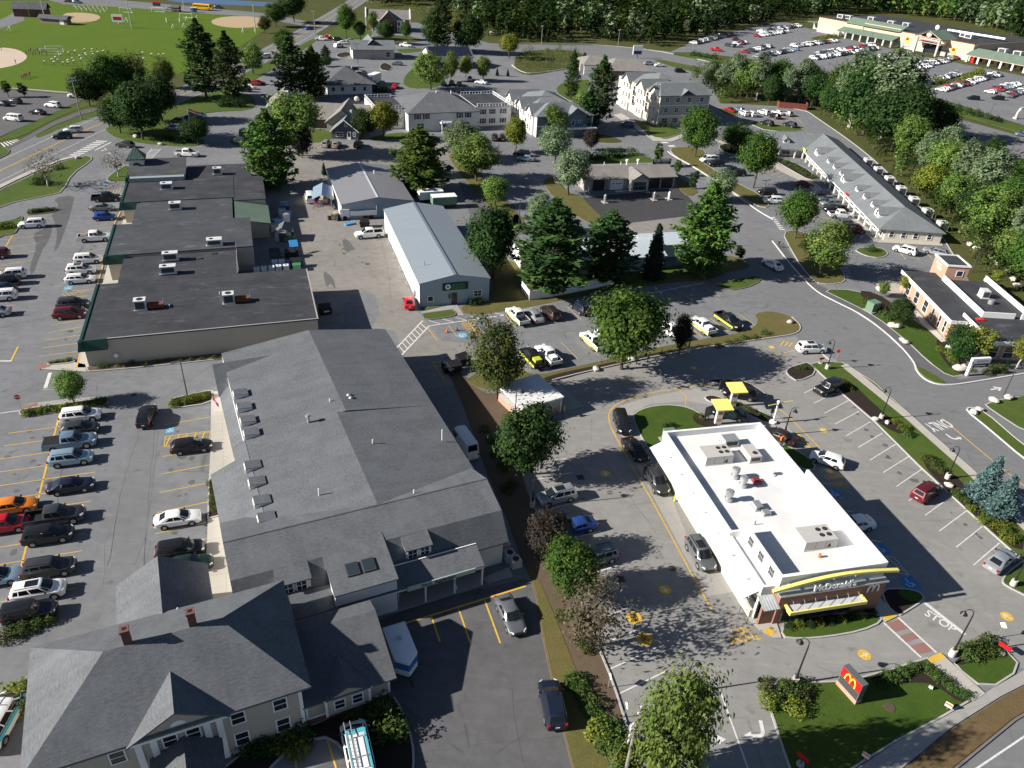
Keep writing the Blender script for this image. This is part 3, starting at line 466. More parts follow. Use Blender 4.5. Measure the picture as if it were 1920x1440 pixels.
patch('sidewalk',CONC_GREY,[(1500,1540),(1600,1446),(1680,1393),(1765,1348),(1823,1316),(1860,1292),(1920,1257),(2040,1190),(2050,1215),(1920,1284),(1875,1307),(1780,1367),(1690,1442),(1600,1540)],0.10)
island('corner_lawn',GRASS_LUSH,[(1785,1247),(1800,1238),(1845,1218),(1870,1208),(1882,1215),(1918,1254),(1850,1298)]);patch('planting_bed',MULCH,[(1785,1247),(1800,1232),(1840,1212),(1868,1208),(1860,1222),(1810,1248)],0.13,1)
lawn('road_verge',VERGE,[(1600,1545),(1690,1444),(1780,1369),(1880,1306),(2050,1218),(2050,1262),(1900,1350),(1790,1440),(1700,1545)],0.08,0)
ST = patch('street',ASPH_ROAD,[(1700,1560),(1792,1441),(1902,1351),(2060,1262),(2700,1100),(2700,1900),(1700,1900)],0.006);kerb_line(ST,[(1700,1555),(1792,1441),(1902,1351),(2050,1264)],.18,.13,KERB_BIT,0);seg((1800,1462),(1940,1368),.16,PW,'edge_line',ST)
# --- side road to the right and the bank
RR = patch('side_road',ASPH_ROAD,[(1455,440),(1470,485),(1500,518),(1535,548),(1620,590),(1680,640),(1716,682),(1722,700),(1765,724),(1960,694),(2100,690),(2100,1000),(1935,985),(1820,878),(1760,826),(1640,718),(1580,680),(1500,640),(1430,560),(1400,480),(1400,420)],0.005)
kerb_line(RR,[(1448,452),(1456,462),(1475,487),(1500,517),(1530,547),(1560,563),(1620,592),(1680,640),(1715,680),(1718,697),(1740,717),(1775,724),(1830,716),(1930,699),(2000,690)],.24,.14,KERB_WHITE)
patch('footpath',ASPH_PATH,[(1468,455),(1490,490),(1530,533),(1580,553),(1640,590),(1700,640),(1740,680),(1800,712),(1930,690),(1930,697),(1830,714),(1775,722),(1738,712),(1712,682),(1680,642),(1620,594),(1560,565),(1530,549),(1500,520),(1460,462)],0.03)
island('lawn',GRASS_LUSH,[(1538,542),(1605,543),(1640,562),(1700,590),(1760,630),(1800,680),(1812,703),(1780,708),(1740,678),(1700,640),(1640,592),(1580,562)],h=0.06);lawn('lawn',GRASS,[(1716,690),(1722,686),(1768,712),(1775,721),(1742,715)],.1)
patch('planting_bed',MULCH,[(1752,640),(1765,635),(1800,655),(1820,700),(1800,704),(1770,680)],0.07,1);patch('planting_bed',MULCH,[(1605,545),(1640,548),(1690,580),(1680,600),(1640,580)],.07,1);patch('gravel_band',ROCK,[(1700,562),(1712,575),(1735,600),(1775,640),(1765,642),(1725,605)],0.075)
patch('sidewalk',CONC,[(1640,530),(1650,526),(1715,530),(1720,545),(1690,555),(1650,545)],0.07)
island('tree_island',GRASS_DRY,[(1466,436),(1490,431),(1520,440),(1545,462),(1565,485),(1582,512),(1586,530),(1555,534),(1528,531),(1503,502),(1482,468)]);island('oval_island',GRASS,[(1598,467),(1640,463),(1658,467),(1667,478),(1650,485),(1620,480)])
island('corner_lawn',GRASS,[(1810,770),(1815,763),(1842,768),(1925,840),(2010,900),(1990,910),(1920,862),(1850,802)],km=KERB_WHITE);island('lawn',GRASS,[(1842,755),(1925,740),(2010,730),(2010,830),(1925,812),(1860,770)],h=.06)
mark('centre_line',PY,strip(smooth_line([(1767,785),(1850,855),(1925,915),(2000,975)],1),.16),.016,RR)
# --- car wash block
patch('wash_apron',ASPH_WASH,[(1085,372),(1150,365),(1272,352),(1292,370),(1310,390),(1290,405),(1180,418),(1135,415),(1110,392)],0.01);patch('access_lane',ASPH_YARD,[(1100,425),(1135,416),(1180,419),(1290,406),(1320,420),(1280,432),(1150,445),(1050,452),(1020,440)],0.008)
lawn('lawn',GRASS_DRY,[(1016,338),(1040,330),(1062,358),(1094,371),(1110,390),(1131,408),(1130,417),(1107,422),(1060,390),(1030,362)],.08);lawn('lawn',GRASS,[(1080,302),(1104,292),(1195,288),(1226,298),(1226,308),(1100,310)],.08);lawn('lawn',GRASS_DRY,[(1266,330),(1278,335),(1315,358),(1292,371),(1272,355)],.08)
island('road_island',GRASS_DRY,[(1255,281),(1262,277),(1300,275),(1326,284),(1318,297),(1312,301),(1342,320),(1360,329),(1392,349),(1424,364),(1446,384),(1432,392),(1395,374),(1340,338),(1300,312),(1264,293)])
kerb_line(LOT,[(1252,284),(1264,294),(1300,313),(1340,339),(1395,376),(1420,395),(1450,412)],.22,.14,KERB_WHITE)
lawn('lawn',GRASS_DRY,[(838,287),(872,290),(905,330),(952,380),(985,418),(960,426),(900,372),(850,312)],.08);lawn('lawn',GRASS_DRY,[(958,405),(975,400),(990,430),(965,440)],.08)
island('apartment_lawn',GRASS,[(1172,222),(1200,226),(1277,240),(1282,250),(1247,260),(1220,257),(1192,233)]);patch('sidewalk',CONC,[(1150,216),(1165,213),(1190,228),(1215,255),(1250,262),(1285,250),(1295,252),(1260,266),(1225,265),(1205,250)],0.1);lawn('lawn',SCRUB,[(1125,250),(1165,262),(1165,268),(1130,268),(1090,262)],.1)
zebra((1238,266),(1265,280),(1275,278),(1250,266),2,PW,None,.4);zebra((1446,407),(1462,432),(1474,434),(1452,407),7,PW,None,.5)
lawn('scrub_bank',SCRUB,[(962,128),(968,98),(1030,92),(1085,96),(1110,118),(1060,128),(1000,142),(975,138)],.1);kerb_line(LOT,[(960,122),(972,133),(995,140),(1060,130),(1090,124)],.4,.3)
lawn('lawn',GRASS,[(1040,160),(1085,150),(1110,150),(1090,190),(1050,185)],.1);island('lawn',GRASS,[(1343,205),(1350,202),(1385,212),(1385,218),(1360,217)]);island('lawn',GRASS,[(1402,231),(1410,229),(1500,238),(1510,246),(1440,247)]);island('planting_bed',MULCH,[(1450,300),(1470,297),(1510,315),(1535,335),(1520,340),(1480,318)]);island('planting_bed',MULCH,[(1344,274),(1365,268),(1400,280),(1395,292),(1360,288)]);patch('sidewalk',CONC,[(1335,262),(1345,262),(1440,298),(1530,345),(1560,370),(1640,440),(1765,455),(1768,462),(1640,455),(1545,372),(1500,340),(1430,305)],0.1)
rows((1408,318),(1438,310),(1460,332),(1490,322),5,.12);rows((1540,372),(1500,372),(1600,450),(1550,452),7,.12);rows((1678,462),(1698,486),(1730,466),(1750,488),3,.14);rows((1573,505),(1590,502),(1580,520),(1598,518),4,.15,PW)
for a,b in (((1378,195),(1350,193)),): pass
kerb_line(LOT,[(1348,195),(1430,198),(1510,206),(1530,220),(1600,268),(1660,318),(1740,402),(1800,498)],.25,.13)
rows((1440,215),(1452,226),(1490,218),(1505,232),5,.15)
# --- supermarket lot and connector road
R2 = patch('connector_road',ASPH_ROAD,[(885,80),(976,83),(1135,85),(1250,96),(1330,114),(1420,138),(1560,164),(1690,190),(1790,221),(1920,257),(2100,300),(2100,330),(1920,284),(1780,240),(1690,205),(1560,182),(1400,157),(1260,120),(1130,101),(976,96),(885,96)],0.008)
kerb_line(R2,[(960,84),(1060,83),(1140,85),(1250,97),(1420,138)],.5,.2)
patch('access_road',ASPH_ROAD,[(1795,240),(1860,262),(1900,278),(2050,320),(2050,380),(1920,345),(1850,330),(1840,300),(1815,262)],0.01)
SL = patch('supermarket_lot',ASPH,[(1255,98),(1300,78),(1380,58),(1470,40),(1540,60),(1640,85),(1760,112),(1850,128),(1930,145),(2300,190),(2300,320),(2040,262),(1920,235),(1760,184),(1690,172),(1560,140),(1420,112),(1300,98)],0.004)
lawn('lot_island',GRASS,[(1252,102),(1290,98),(1340,106),(1370,114),(1352,118),(1300,110)],.2);lawn('grass_verge',GRASS,[(1690,176),(1760,188),(1920,240),(2040,268),(2040,285),(1920,252),(1790,212),(1690,188)],.1);patch('planting_bed',MULCH,[(1700,183),(1760,196),(1880,222),(1880,232),(1780,205)],.12)
lawn('grass_verge',GRASS,[(1220,108),(1330,130),(1420,152),(1420,160),(1330,142),(1240,120)],.05);lawn('lot_island',SCRUB,[(1690,168),(1730,170),(1790,152),(1850,135),(1840,130),(1770,148),(1740,160),(1700,164)],.15);lawn('lot_island',SCRUB,[(1515,75),(1560,72),(1590,66),(1580,63),(1530,68)],.15)
patch('tennis_court',BLUECOURT,[(300,-3),(380,-2),(470,2),(530,6),(525,13),(440,10),(330,4)],.02)
patch('lot_strip',ASPH,[(1810,320),(1850,300),(1900,305),(2050,340),(2050,420),(1900,370)],.006)
# --- asphalt repairs,seams and stains
for m,px in ((ASPH_ROAD,[(246,795),(300,788),(292,860),(268,1060),(205,1060),(225,930)]),(ASPH_DARK,[(98,372),(140,365),(136,385),(128,415),(118,440),(112,460),(100,475),(108,440),(104,420),(95,400),(112,385)]),(ASPH_DARK,[(60,440),(84,428),(100,420),(92,450),(78,470),(60,520),(55,500),(70,460)]),(ASPH_PATH,[(640,452),(650,446),(668,470),(660,468),(650,476)]),(ASPH_PATH,[(604,505),(625,520),(630,545),(620,530),(612,540)]),(ASPH,[(640,560),(700,540),(716,600),(650,640)])): patch('asphalt_patch',m,px,.0095,1)
def seam(px,w=.035,m=None):
    P=smooth_line(px,1);Q=[P[0]]
    for a,b in zip(P,P[1:]):
        n=max(1,int((b-a).length/1.6))
        for k in range(1,n+1):
            q=a.lerp(b,k/n)+Vector((random.uniform(-.14,.14),random.uniform(-.14,.14)))
            if (q-Q[-1]).length>.9: Q.append(q)
    mark('crack_seal',m or TAR,strip(Q,w),.0125)
TAR=plain('tar_line',(.085,.085,.088),.8,var=.4);PALECR=plain('pale_crack',(.24,.235,.225),.9)
for px in ([(268,780),(250,850),(225,930),(212,1000),(203,1060)],[(292,790),(286,860),(276,960),(268,1060)],[(120,860),(112,910),(105,960)],[(0,615),(60,600),(110,595)],[(98,470),(180,455)],[(700,400),(720,470),(735,560)],[(960,1290),(968,1350),(985,1440)],[(1700,700),(1640,660),(1560,600),(1480,540)],[(560,1450),(900,1395),(1060,1380)],[(1230,1000),(1180,930),(1130,860)]): seam(px)
for px in ([(297,905),(340,900),(380,890)],[(190,1100),(200,1000),(215,960)],[(640,560),(620,600),(640,640)],[(1400,1090),(1380,1030),(1360,985)]): seam(px,.05,PALECR)
OIL=plain('oil_stain',(.085,.083,.08),.7,.2,var=.5);OIL2=plain('oil_stain_soft',(.125,.124,.124),.8,.2,var=.4);ro=random.Random(4)
for a,b,n,m in (((100,815),(30,1110),16,OIL2),((45,800),(0,1010),8,OIL2),((350,805),(335,1000),12,OIL2),((190,400),(110,650),18,OIL),((1578,755),(1850,1035),16,OIL2),((1090,930),(1180,1270),9,OIL2),((850,1160),(930,1180),5,OIL2),((900,610),(960,605),5,OIL),((1075,660),(1180,640),4,OIL2),((1000,300),(1010,290),3,OIL),((1540,375),(1610,450),8,OIL),((620,460),(700,500),6,OIL),((640,280),(800,270),5,OIL)):
    A,E=Vector(G(*a)[:2]),Vector(G(*b)[:2])
    for i in range(n):
        c=A.lerp(E,(i+ro.random())/n)+Vector((ro.uniform(-1.4,1.4),ro.uniform(-1,1)));r=ro.uniform(.16,.46);k=ro.uniform(.5,1.6)
        mark('oil_stain',m,[c+Vector((math.cos(t*.698)*r*k*ro.uniform(.7,1.25),math.sin(t*.698)*r*ro.uniform(.7,1.25))) for t in range(9)],.0118)
# ================= BUILDINGS =================
def bld(name,label,cat,org,ang,group=None,px=True):
    o = G(*org) if px else Vector((*org,0));return thing(name,label,cat,(o.x,o.y,0),math.radians(ang),group)
def loc(b,px,py,z):
    d = G(px,py,z)-b.location;a = -b.rotation_euler[2];return (d.x*math.cos(a)-d.y*math.sin(a),d.x*math.sin(a)+d.y*math.cos(a))
def slab(mb,pts,th=0.18,m=0):
    pts = [Vector(p) for p in pts];n = (pts[1]-pts[0]).cross(pts[2]-pts[0])
    if n.z < 0: pts = pts[::-1]
    return mb.hull([p-Vector((0,0,th)) for p in pts],pts,m)
def gable(mb,u0,u1,v0,v1,ze,zr,ax='v',over=0.35,th=0.16,m=0,rid=None):
    if ax == 'v':
        r = (u0+u1)/2 if rid is None else rid;a,b = v0-over,v1+over
        k0 = (zr-ze)/(r-u0);k1 = (zr-ze)/(u1-r)
        slab(mb,[(u0-over,a,ze-k0*over),(r,a,zr),(r,b,zr),(u0-over,b,ze-k0*over)],th,m);slab(mb,[(r,a,zr),(u1+over,a,ze-k1*over),(u1+over,b,ze-k1*over),(r,b,zr)],th,m)
    else:
        r = (v0+v1)/2 if rid is None else rid;a,b = u0-over,u1+over
        k0 = (zr-ze)/(r-v0);k1 = (zr-ze)/(v1-r)
        slab(mb,[(a,v0-over,ze-k0*over),(b,v0-over,ze-k0*over),(b,r,zr),(a,r,zr)],th,m);slab(mb,[(a,r,zr),(b,r,zr),(b,v1+over,ze-k1*over),(a,v1+over,ze-k1*over)],th,m)
    return mb
def gwall(mb,u0,u1,v0,v1,ze,zr,ax='v',m=0,z0=0,rid=None):
    if ax == 'v':
        r = (u0+u1)/2 if rid is None else rid;f = lambda v: [(u0,v,z0),(u1,v,z0),(u1,v,ze),(r,v,zr),(u0,v,ze)];return mb.hull(f(v1),f(v0),m)
    r = (v0+v1)/2 if rid is None else rid;f = lambda u: [(u,v0,z0),(u,v1,z0),(u,v1,ze),(u,r,zr),(u,v0,ze)];return mb.hull(f(u0),f(u1),m)
def hip(mb,u0,u1,v0,v1,ze,zr,r0,r1,rv=None,th=0.2,m=0):
    rv = (v0+v1)/2 if rv is None else rv;A,B,C_,D = (u0,v0,ze),(u1,v0,ze),(u1,v1,ze),(u0,v1,ze);P,Q = (r0,rv,zr),(r1,rv,zr)
    for f in ([A,B,Q,P],[B,C_,Q],[C_,D,P,Q],[D,A,P]): mb.face(f,m)
    lo = [(p[0],p[1],ze-th) for p in (A,B,C_,D)];hi = [A,B,C_,D]
    for i in range(4): mb.face([lo[i],lo[(i+1) % 4],hi[(i+1) % 4],hi[i]],m)
    mb.face(lo[::-1],m);return mb
def pyramid(mb,u0,u1,v0,v1,ze,zr,m=0): return hip(mb,u0,u1,v0,v1,ze,zr,(u0+u1)/2-.01,(u0+u1)/2+.01,m=m)
WM = {}
def win(par,x,y,z,w,h,d='f',mun=1,fm=None,shut=None,name='window',fw=0.1,gm=None):
    t = {'f': (1,0,0),'b': (-1,0,0),'l': (0,-1,0),'r': (0,1,0)}[d];k = (w,h,mun,fw,(fm or WHITE).name,(gm or GLASS).name)
    if k not in WM:
        a,b = w/2,h/2;mb = MB()
        for q in ((-a-fw,a+fw,-b-fw,-b),(-a-fw,a+fw,b,b+fw),(-a-fw,-a,-b,b),(a,a+fw,-b,b)): mb.box(*q,0,0.07)
        if mun: mb.box(-a,a,-0.03,0.03,0.0,0.055)
        for i in range(1,mun): mb.box(-a+w*i/mun-.025,-a+w*i/mun+.025,-b,b,0,0.052)
        WM[k] = (mb.data('window',fm or WHITE),MB().box(-a,a,-b,b,-0.02,0.03).data('pane',gm or GLASS))
    o = link(name,WM[k][0],par);o.matrix_local = axes((x,y,z),t,(0,0,1));link('pane',WM[k][1],o)
    if shut:
        kk = ('sh',h,shut.name)
        if kk not in WM: WM[kk] = MB().box(-.2,.2,-h/2-.05,h/2+.05,0,.05).data('shutter',shut)
        for s in (-1,1): q = link('shutter',WM[kk],o);q.location = (s*(w/2+fw+.22),0,0)
    return o
def door(par,x,y,z0,w,h,d='f',m=None,glass=True):
    t = {'f': (1,0,0),'b': (-1,0,0),'l': (0,-1,0),'r': (0,1,0)}[d];o = MB().box(-w/2,w/2,0,h,0,.07).build('door',m or WHITE,par);o.matrix_local = axes((x,y,z0),t,(0,0,1))
    if glass: bx('pane',GLASS,o,-w*.34,w*.34,h*.35,h*.92,.05,.085)
    bx('handle',BLACK,o,w*.36,w*.42,h*.45,h*.52,.07,.13);return o
def fan(par,x,y,z,r):
    mb = MB().cyl((x,y),r,r,z-.05,z+.04,14).cyl((x,y),r*.22,r*.22,z+.04,z+.07,8);o = mb.build('fan',BLACK,par);mb = MB()
    for k in range(5): a = k*1.2566;mb.bar((x,y,z+.05),(x+r*.9*math.cos(a),y+r*.9*math.sin(a),z+.05),.12*r*2,.02)
    mb.build('blade',DARKGREY,o);return o
def hvac(par,u0,u1,v0,v1,z0,z1,fans=(),m=None,name='rooftop_unit',dark=True):
    mb = MB().box(u0,u1,v0,v1,z0+.12,z1).box(u0-.08,u1+.08,v0-.08,v1+.08,z0,z0+.12);o = mb.build(name,m or ACGREY,par)
    if dark: bx('grille',DARKGREY,o,u0+(u1-u0)*.12,u0+(u1-u0)*.88,v0-.03,v0+.02,z0+.3,z1-.2)
    for fu,fv,r in fans: fan(o,u0+(u1-u0)*fu,v0+(v1-v0)*fv,z1,r)
    return o
def vent(par,u,v,z0,h,r=.06,m=None,name='vent_pipe',cap=False):
    mb = MB().cyl((u,v),r,r,z0,z0+h,8)
    if cap: mb.cyl((u,v),r*1.9,r*1.5,z0+h,z0+h+r*1.6,10)
    return mb.build(name,m or WHITE,par)
# ---------- long shingled commercial building ----------
B = bld('commercial_building','long grey shingled building with gambrel front, skylights and white porch posts','building',(938,1056),26)
w = MB();w.box(-22,.5,12,45,0,4.6).box(-25.6,-22,8,21,0,3.1).box(-25.6,.2,1.4,11,0,4.2).box(-25.6,.2,.2,1.4,0,3.0)
w.hull([(-25.7,0,3),(-25.7,11.2,3),(-25.7,11.2,4.4),(-25.7,6.1,6.4),(-25.7,2,5.3),(-25.7,0,3)][:5],[(.3,0,3),(.3,11.2,3),(.3,11.2,4.4),(.3,6.1,6.4),(.3,2,5.3)]);w.box(-25.6,.2,.05,.2,0,3.05);w.build('wall',WHITESIDE,B)
r = MB();ZR,ZE = 6.5,4.75
slab(r,[(-11.2,6,ZR),(.95,6,ZE),(.95,24,ZE),(-11.2,24,ZR)]);slab(r,[(-10.1,23.9,ZR),(.95,23.9,ZE),(.95,45.3,ZE),(-10.1,45.3,ZR)])
slab(r,[(-22,6,5.0),(-11.2,6,ZR),(-11.2,23.95,ZR),(-22,23.95,5.0)]);slab(r,[(-22,23.9,4.95),(-10.1,23.9,ZR),(-10.1,45.3,ZR),(-22,45.3,4.95)]);slab(r,[(-26.2,6.6,3.15),(-21.9,6.6,5.05),(-21.9,21.4,5.05),(-26.2,21.4,3.15)]);slab(r,[(-23.4,21.4,4.4),(-21.9,21.4,5.05),(-21.9,24,5.05),(-23.4,24,4.4)]);slab(r,[(-23.4,24,3.2),(-21.8,24,4.2),(-21.8,38,4.2),(-23.4,38,3.2)])
r.build('roof',SHING,B)
r = MB();slab(r,[(-26.2,6.1,ZR+.06),(.75,6.1,ZR+.06),(.75,11.6,4.3),(-26.2,11.6,4.3)]);slab(r,[(-26.2,2,5.5),(.75,2,5.5),(.75,6.1,ZR+.06),(-26.2,6.1,ZR+.06)]);slab(r,[(-26.2,-.2,3.0),(.75,-.2,3.0),(.75,2,5.5),(-26.2,2,5.5)],.14)
rf = r.build('front_roof',SHING,B);bx('ridge_cap',SHING_DARK,rf,-26.2,.75,6.02,6.18,ZR+.04,ZR+.1)
bx('fascia',WHITE,B,-22.05,-21.9,24.2,33.5,4.3,4.85);r = MB();gable(r,-23.2,-13,37.6,45,3.5,5.75,'u',.3);r.build('side_gable_roof',SHING,B);r = MB();gwall(r,-23.1,-14,37.8,44.9,3.4,5.6,'u');r.build('side_gable_wall',WHITESIDE,B);r = MB();slab(r,[(-20,44,5.0),(-12.9,44,5.6),(-12.9,46.4,5.3),(-20,46.4,4.6)]);r.build('rear_roof',SHING,B);bx('rear_wall',WHITESIDE,B,-19.8,-13,44.5,46.2,0,4.5)
def small_dormer(par,u,v,z,w=1.35,h=.85,dep=1.7,name='dormer'):
    m_ = MB();m_.hull([(u,v-w/2,z),(u,v+w/2,z),(u+dep,v+w/2,z+.35),(u+dep,v-w/2,z+.35)],[(u,v-w/2,z+h),(u,v+w/2,z+h),(u+dep,v+w/2,z+h-.1),(u+dep,v-w/2,z+h-.1)]);o = m_.build(name,WHITESIDE,par)
    r_ = MB();slab(r_,[(u+.02,v-w/2-.05,z+h+.06),(u+.02,v+w/2+.05,z+h+.06),(u+dep,v+w/2+.05,z+h-.1),(u+dep,v-w/2-.05,z+h-.1)],.07);r_.build('dormer_roof',SHING,o);win(o,u-.01,v,z+h*.52,w*.7,h*.5,'l',1,fw=.06)
for px,py in ((449,742),(458,767),(466,792),(472,816)): u,v = loc(B,px,py,5.0);small_dormer(B,-21.85,v,4.75)
for px,py in ((436,883),(444,914),(452,950),(459,983)): u,v = loc(B,px,py,5.0);small_dormer(B,-22.6,v,4.55)
def front_dormer(u0,u1,vf,zf,nwin,sky=False):
    o = MB();o.hull([(u0+.1,vf,3.1),(u1-.1,vf,3.1),(u1-.1,2.6,3.1),(u0+.1,2.6,3.1)],[(u0+.1,vf,zf-.1),(u1-.1,vf,zf-.1),(u1-.1,2.6,5.5),(u0+.1,2.6,5.5)]);d = o.build('shed_dormer',WHITESIDE,B);r_ = MB();k = (5.78-zf)/(3.1-vf)
    slab(r_,[(u0,vf-.25,zf-k*.25),(u1,vf-.25,zf-k*.25),(u1,3.1,5.8),(u0,3.1,5.8)],.14);r_.build('dormer_roof',SHING,d)
    for i in range(nwin): win(d,(u0+u1)/2+(i-(nwin-1)/2)*1.25,vf-.01,zf-.85,.85,1.1,'f',2)
    if sky:
        for uu in (-15.55,-14.0):
            zz = zf+k*(-.3-vf);s = MB();s.hull([(uu-.6,-1.0,zf+k*(-1-vf)),(uu+.6,-1.0,zf+k*(-1-vf)),(uu+.6,.4,zf+k*(.4-vf)),(uu-.6,.4,zf+k*(.4-vf))],[(uu-.6,-1.0,zf+k*(-1-vf)+.16),(uu+.6,-1.0,zf+k*(-1-vf)+.16),(uu+.6,.4,zf+k*(.4-vf)+.16),(uu-.6,.4,zf+k*(.4-vf)+.16)]);f_ = s.build('skylight',DARKGREY,d)
            s = MB();s.face([(uu-.5,-.9,zf+k*(-.9-vf)+.175),(uu+.5,-.9,zf+k*(-.9-vf)+.175),(uu+.5,.3,zf+k*(.3-vf)+.175),(uu-.5,.3,zf+k*(.3-vf)+.175)]);s.build('pane',GLASS_SKY,f_)
front_dormer(-10.15,-7.35,.55,5.05,2);front_dormer(-17.8,-11.75,-2.3,4.75,0,True);front_dormer(-22.4,-19.25,.45,5.05,2)
r = MB();slab(r,[(-21.5,-2.35,2.95),(-2.85,-2.35,2.95),(-2.85,.05,3.75),(-21.5,.05,3.75)],.12);r.build('porch_roof',SHING,B);bx('fascia',WHITE,B,-21.5,-2.85,-2.34,-2.22,2.62,2.85);bx('flashing',WHITE,B,-11.7,-2.85,0.0,.1,3.76,3.83)
for u in (-20.5,-9.0,-5.95,-3.0): bx('porch_post',WHITE,B,u-.08,u+.08,-2.25,-2.09,.1,2.65)
bx('front_bay',WHITESIDE,B,-17.8,-11.85,-2.2,.3,0,2.9);bx('corner_board',WHITE,B,-14.6,-14.45,-2.26,-2.19,0,2.9)
win(B,-8.0,.03,1.5,1.3,1.2,'f',2);win(B,-5.4,.03,1.5,1.3,1.2,'f',2);door(B,-10.4,.03,.1,1,2.1,'f',DARKGREY);door(B,-3.6,.03,.1,1,2.1,'f',DARKGREY)
sg = MB().box(-10.9,-3.9,-2.5,-2.42,2.55,3.1).build('sign_board',plain('sign_pale_green',(0.45,0.52,0.45),.6),B)
put('lettering',text_mesh('Paws',.52,.01,.012,'LEFT'),plain('letter_green',(.08,.22,.10),.5),sg,axes((-9.5,-2.53,2.82),(1,0,0),(0,0,1)));put('lettering',text_mesh('Applause+',.52,.01,.012,'LEFT'),plain('letter_navy',(.02,.03,.12),.5),sg,axes((-8.15,-2.53,2.82),(1,0,0),(0,0,1)))
for px,py,h in ((619,757,.9),(699,833,1.0),(829,815,.9),(598,926,1.0),(776,928,.9)): u,v = loc(B,px,py,6);vent(B,u,v,5.2,1.5,.07)
u,v = loc(B,579,795,5.8);vent(B,u,v,5.2,1.7,.17,STEEL,'flue',True)
for px,py in ((654,741),(658,746)): u,v = loc(B,px,py,6.3);MB().ball((u,v,6.3),.3,.3,.22,10,6).build('roof_turbine',STEEL,B,smooth=True)
for x,y in ((1.2,.3),(1.3,1.9),(1.4,-.8)): hvac(B,x-.5,x+.5,y-.5,y+.5,0,.9,((.5,.5,.35),),ACGREY,'condenser',False)
# ---------- house with pediment ----------
B = bld('house','two-storey tan house with hipped grey shingle roof, white pediment and two brick chimneys','house',(576,1368),26)
w = MB().box(-18.7,-.02,0,11,0,5.8);w.build('wall',TANSIDE,B);r = MB();hip(r,-19.35,.75,-.55,11.5,5.95,9.5,-13.3,-4.9,5.6,.22);rf = r.build('roof',SHING,B)
for u in (-11.6,-6.9):
    c = MB().box(u-.28,u+.28,5.65,6.25,8.6,10.9).box(u-.34,u+.34,5.59,6.31,10.75,10.95).build('chimney',BRICK_DK,rf);bx('flue_opening',BLACK,c,u-.16,u+.16,5.8,6.1,10.9,10.965)
r = MB();slab(r,[(-12.6,-.75,5.85),(-9,-.75,8.1),(-9,3.6,8.1),(-12.6,.2,5.9)],.15);slab(r,[(-9,-.75,8.1),(-5.4,-.75,5.85),(-5.4,.2,5.9),(-9,3.6,8.1)],.15);p = r.build('pediment_roof',SHING,B)
MB().hull([(-12.2,1.5,5.85),(-5.8,1.5,5.85),(-9,1.5,7.85)],[(-12.2,-.35,5.85),(-5.8,-.35,5.85),(-9,-.35,7.85)]).build('pediment',TANSIDE,B);bx('cornice',WHITE,B,-12.4,-5.6,-.45,.0,5.35,5.84)
mb = MB();mb.face([(-9+.55*math.cos(a*math.pi/8),-.37,6.2+.5*math.sin(a*math.pi/8)) for a in range(9)]);mb.build('half_round_vent',WHITE,B)
for a,b in (((-12.45,5.92),(-9,8.05)),((-9,8.05),(-5.55,5.92))): MB().bar((a[0],-.5,a[1]-.12),(b[0],-.5,b[1]-.12),.12,.22).build('rake_board',WHITE,B)
for u in (-12.0,-10.95,-7.2,-6.3): bx('pilaster',WHITE,B,u-.24,u+.24,-.16,.0,.1,5.34)
for u in (-18.6,-.15): bx('corner_board',WHITE,B,u-.14,u+.14,-.06,.02,0,5.7)
bx('base_band',WHITE,B,-18.7,0,-.05,.0,.15,.4)
for u in (-17,-13.45,-4.95,-1.75): win(B,u,-.01,4.35,.95,1.25,'f',1);win(B,u,-.01,1.75,.95,1.45,'f',1)
for u in (-9.85,-8.2): win(B,u,-.01,4.3,.9,1.2,'f',1)
r = MB();gable(r,-11.3,-6.6,-2.9,.1,3.0,4.3,'v',.25,.14);r.build('porch_roof',SHING_DARK,B);MB().hull([(-11.2,-.2,2.95),(-6.7,-.2,2.95),(-8.95,-.2,4.15)],[(-11.2,-2.95,2.95),(-6.7,-2.95,2.95),(-8.95,-2.95,4.15)]).build('porch_gable',WHITE,B)
for u in (-11,-6.9): bx('porch_post',WHITE,B,u-.12,u+.12,-2.9,-2.66,0,2.95)
door(B,-8.95,-.02,.1,1,2.1)
w = MB();gwall(w,-13,-5.8,10.9,18,3.9,6.0);w.build('rear_wall',TANSIDE,B);r = MB();gable(r,-13.1,-5.7,9.2,18.1,4,6.2,'v',.3);r.build('rear_roof',SHING,B);vent(B,-8.2,11.2,5.4,.9)
w = MB().box(.02,7.2,.35,7.4,0,3.0).build('addition_wall',TANSIDE,B);bx('brick_base',BRICK_DK,B,-.0,7.25,.27,7.0,0,.8);bx('trim_band',WHITE,B,.02,7.25,.25,.34,.8,1.0);r = MB();slab(r,[(-.1,-.1,2.95),(7.75,-.1,2.95),(7.75,6.2,4.7),(-.1,6.2,4.7)],.16);slab(r,[(-.1,6.2,4.7),(7.75,6.2,4.7),(7.75,8.2,3.9),(-.1,8.2,3.9)],.16)
slab(r,[(1.7,-.25,3.05),(3.6,-.25,4.0),(3.6,3.2,4.0),(1.7,.3,3.1)],.12);slab(r,[(3.6,-.25,4.0),(5.5,-.25,3.05),(5.5,.3,3.1),(3.6,3.2,4.0)],.12);r.build('addition_roof',SHING_DARK,B)
MB().hull([(1.75,.5,2.7),(5.45,.5,2.7),(5.45,.5,3.0),(3.6,.5,3.85),(1.75,.5,3.0)],[(1.75,-.05,2.7),(5.45,-.05,2.7),(5.45,-.05,3.0),(3.6,-.05,3.85),(1.75,-.05,3.0)]).build('addition_gable',TANSIDE,B);bx('gable_bay',TANSIDE,B,1.85,5.35,-.04,.4,.85,2.75)
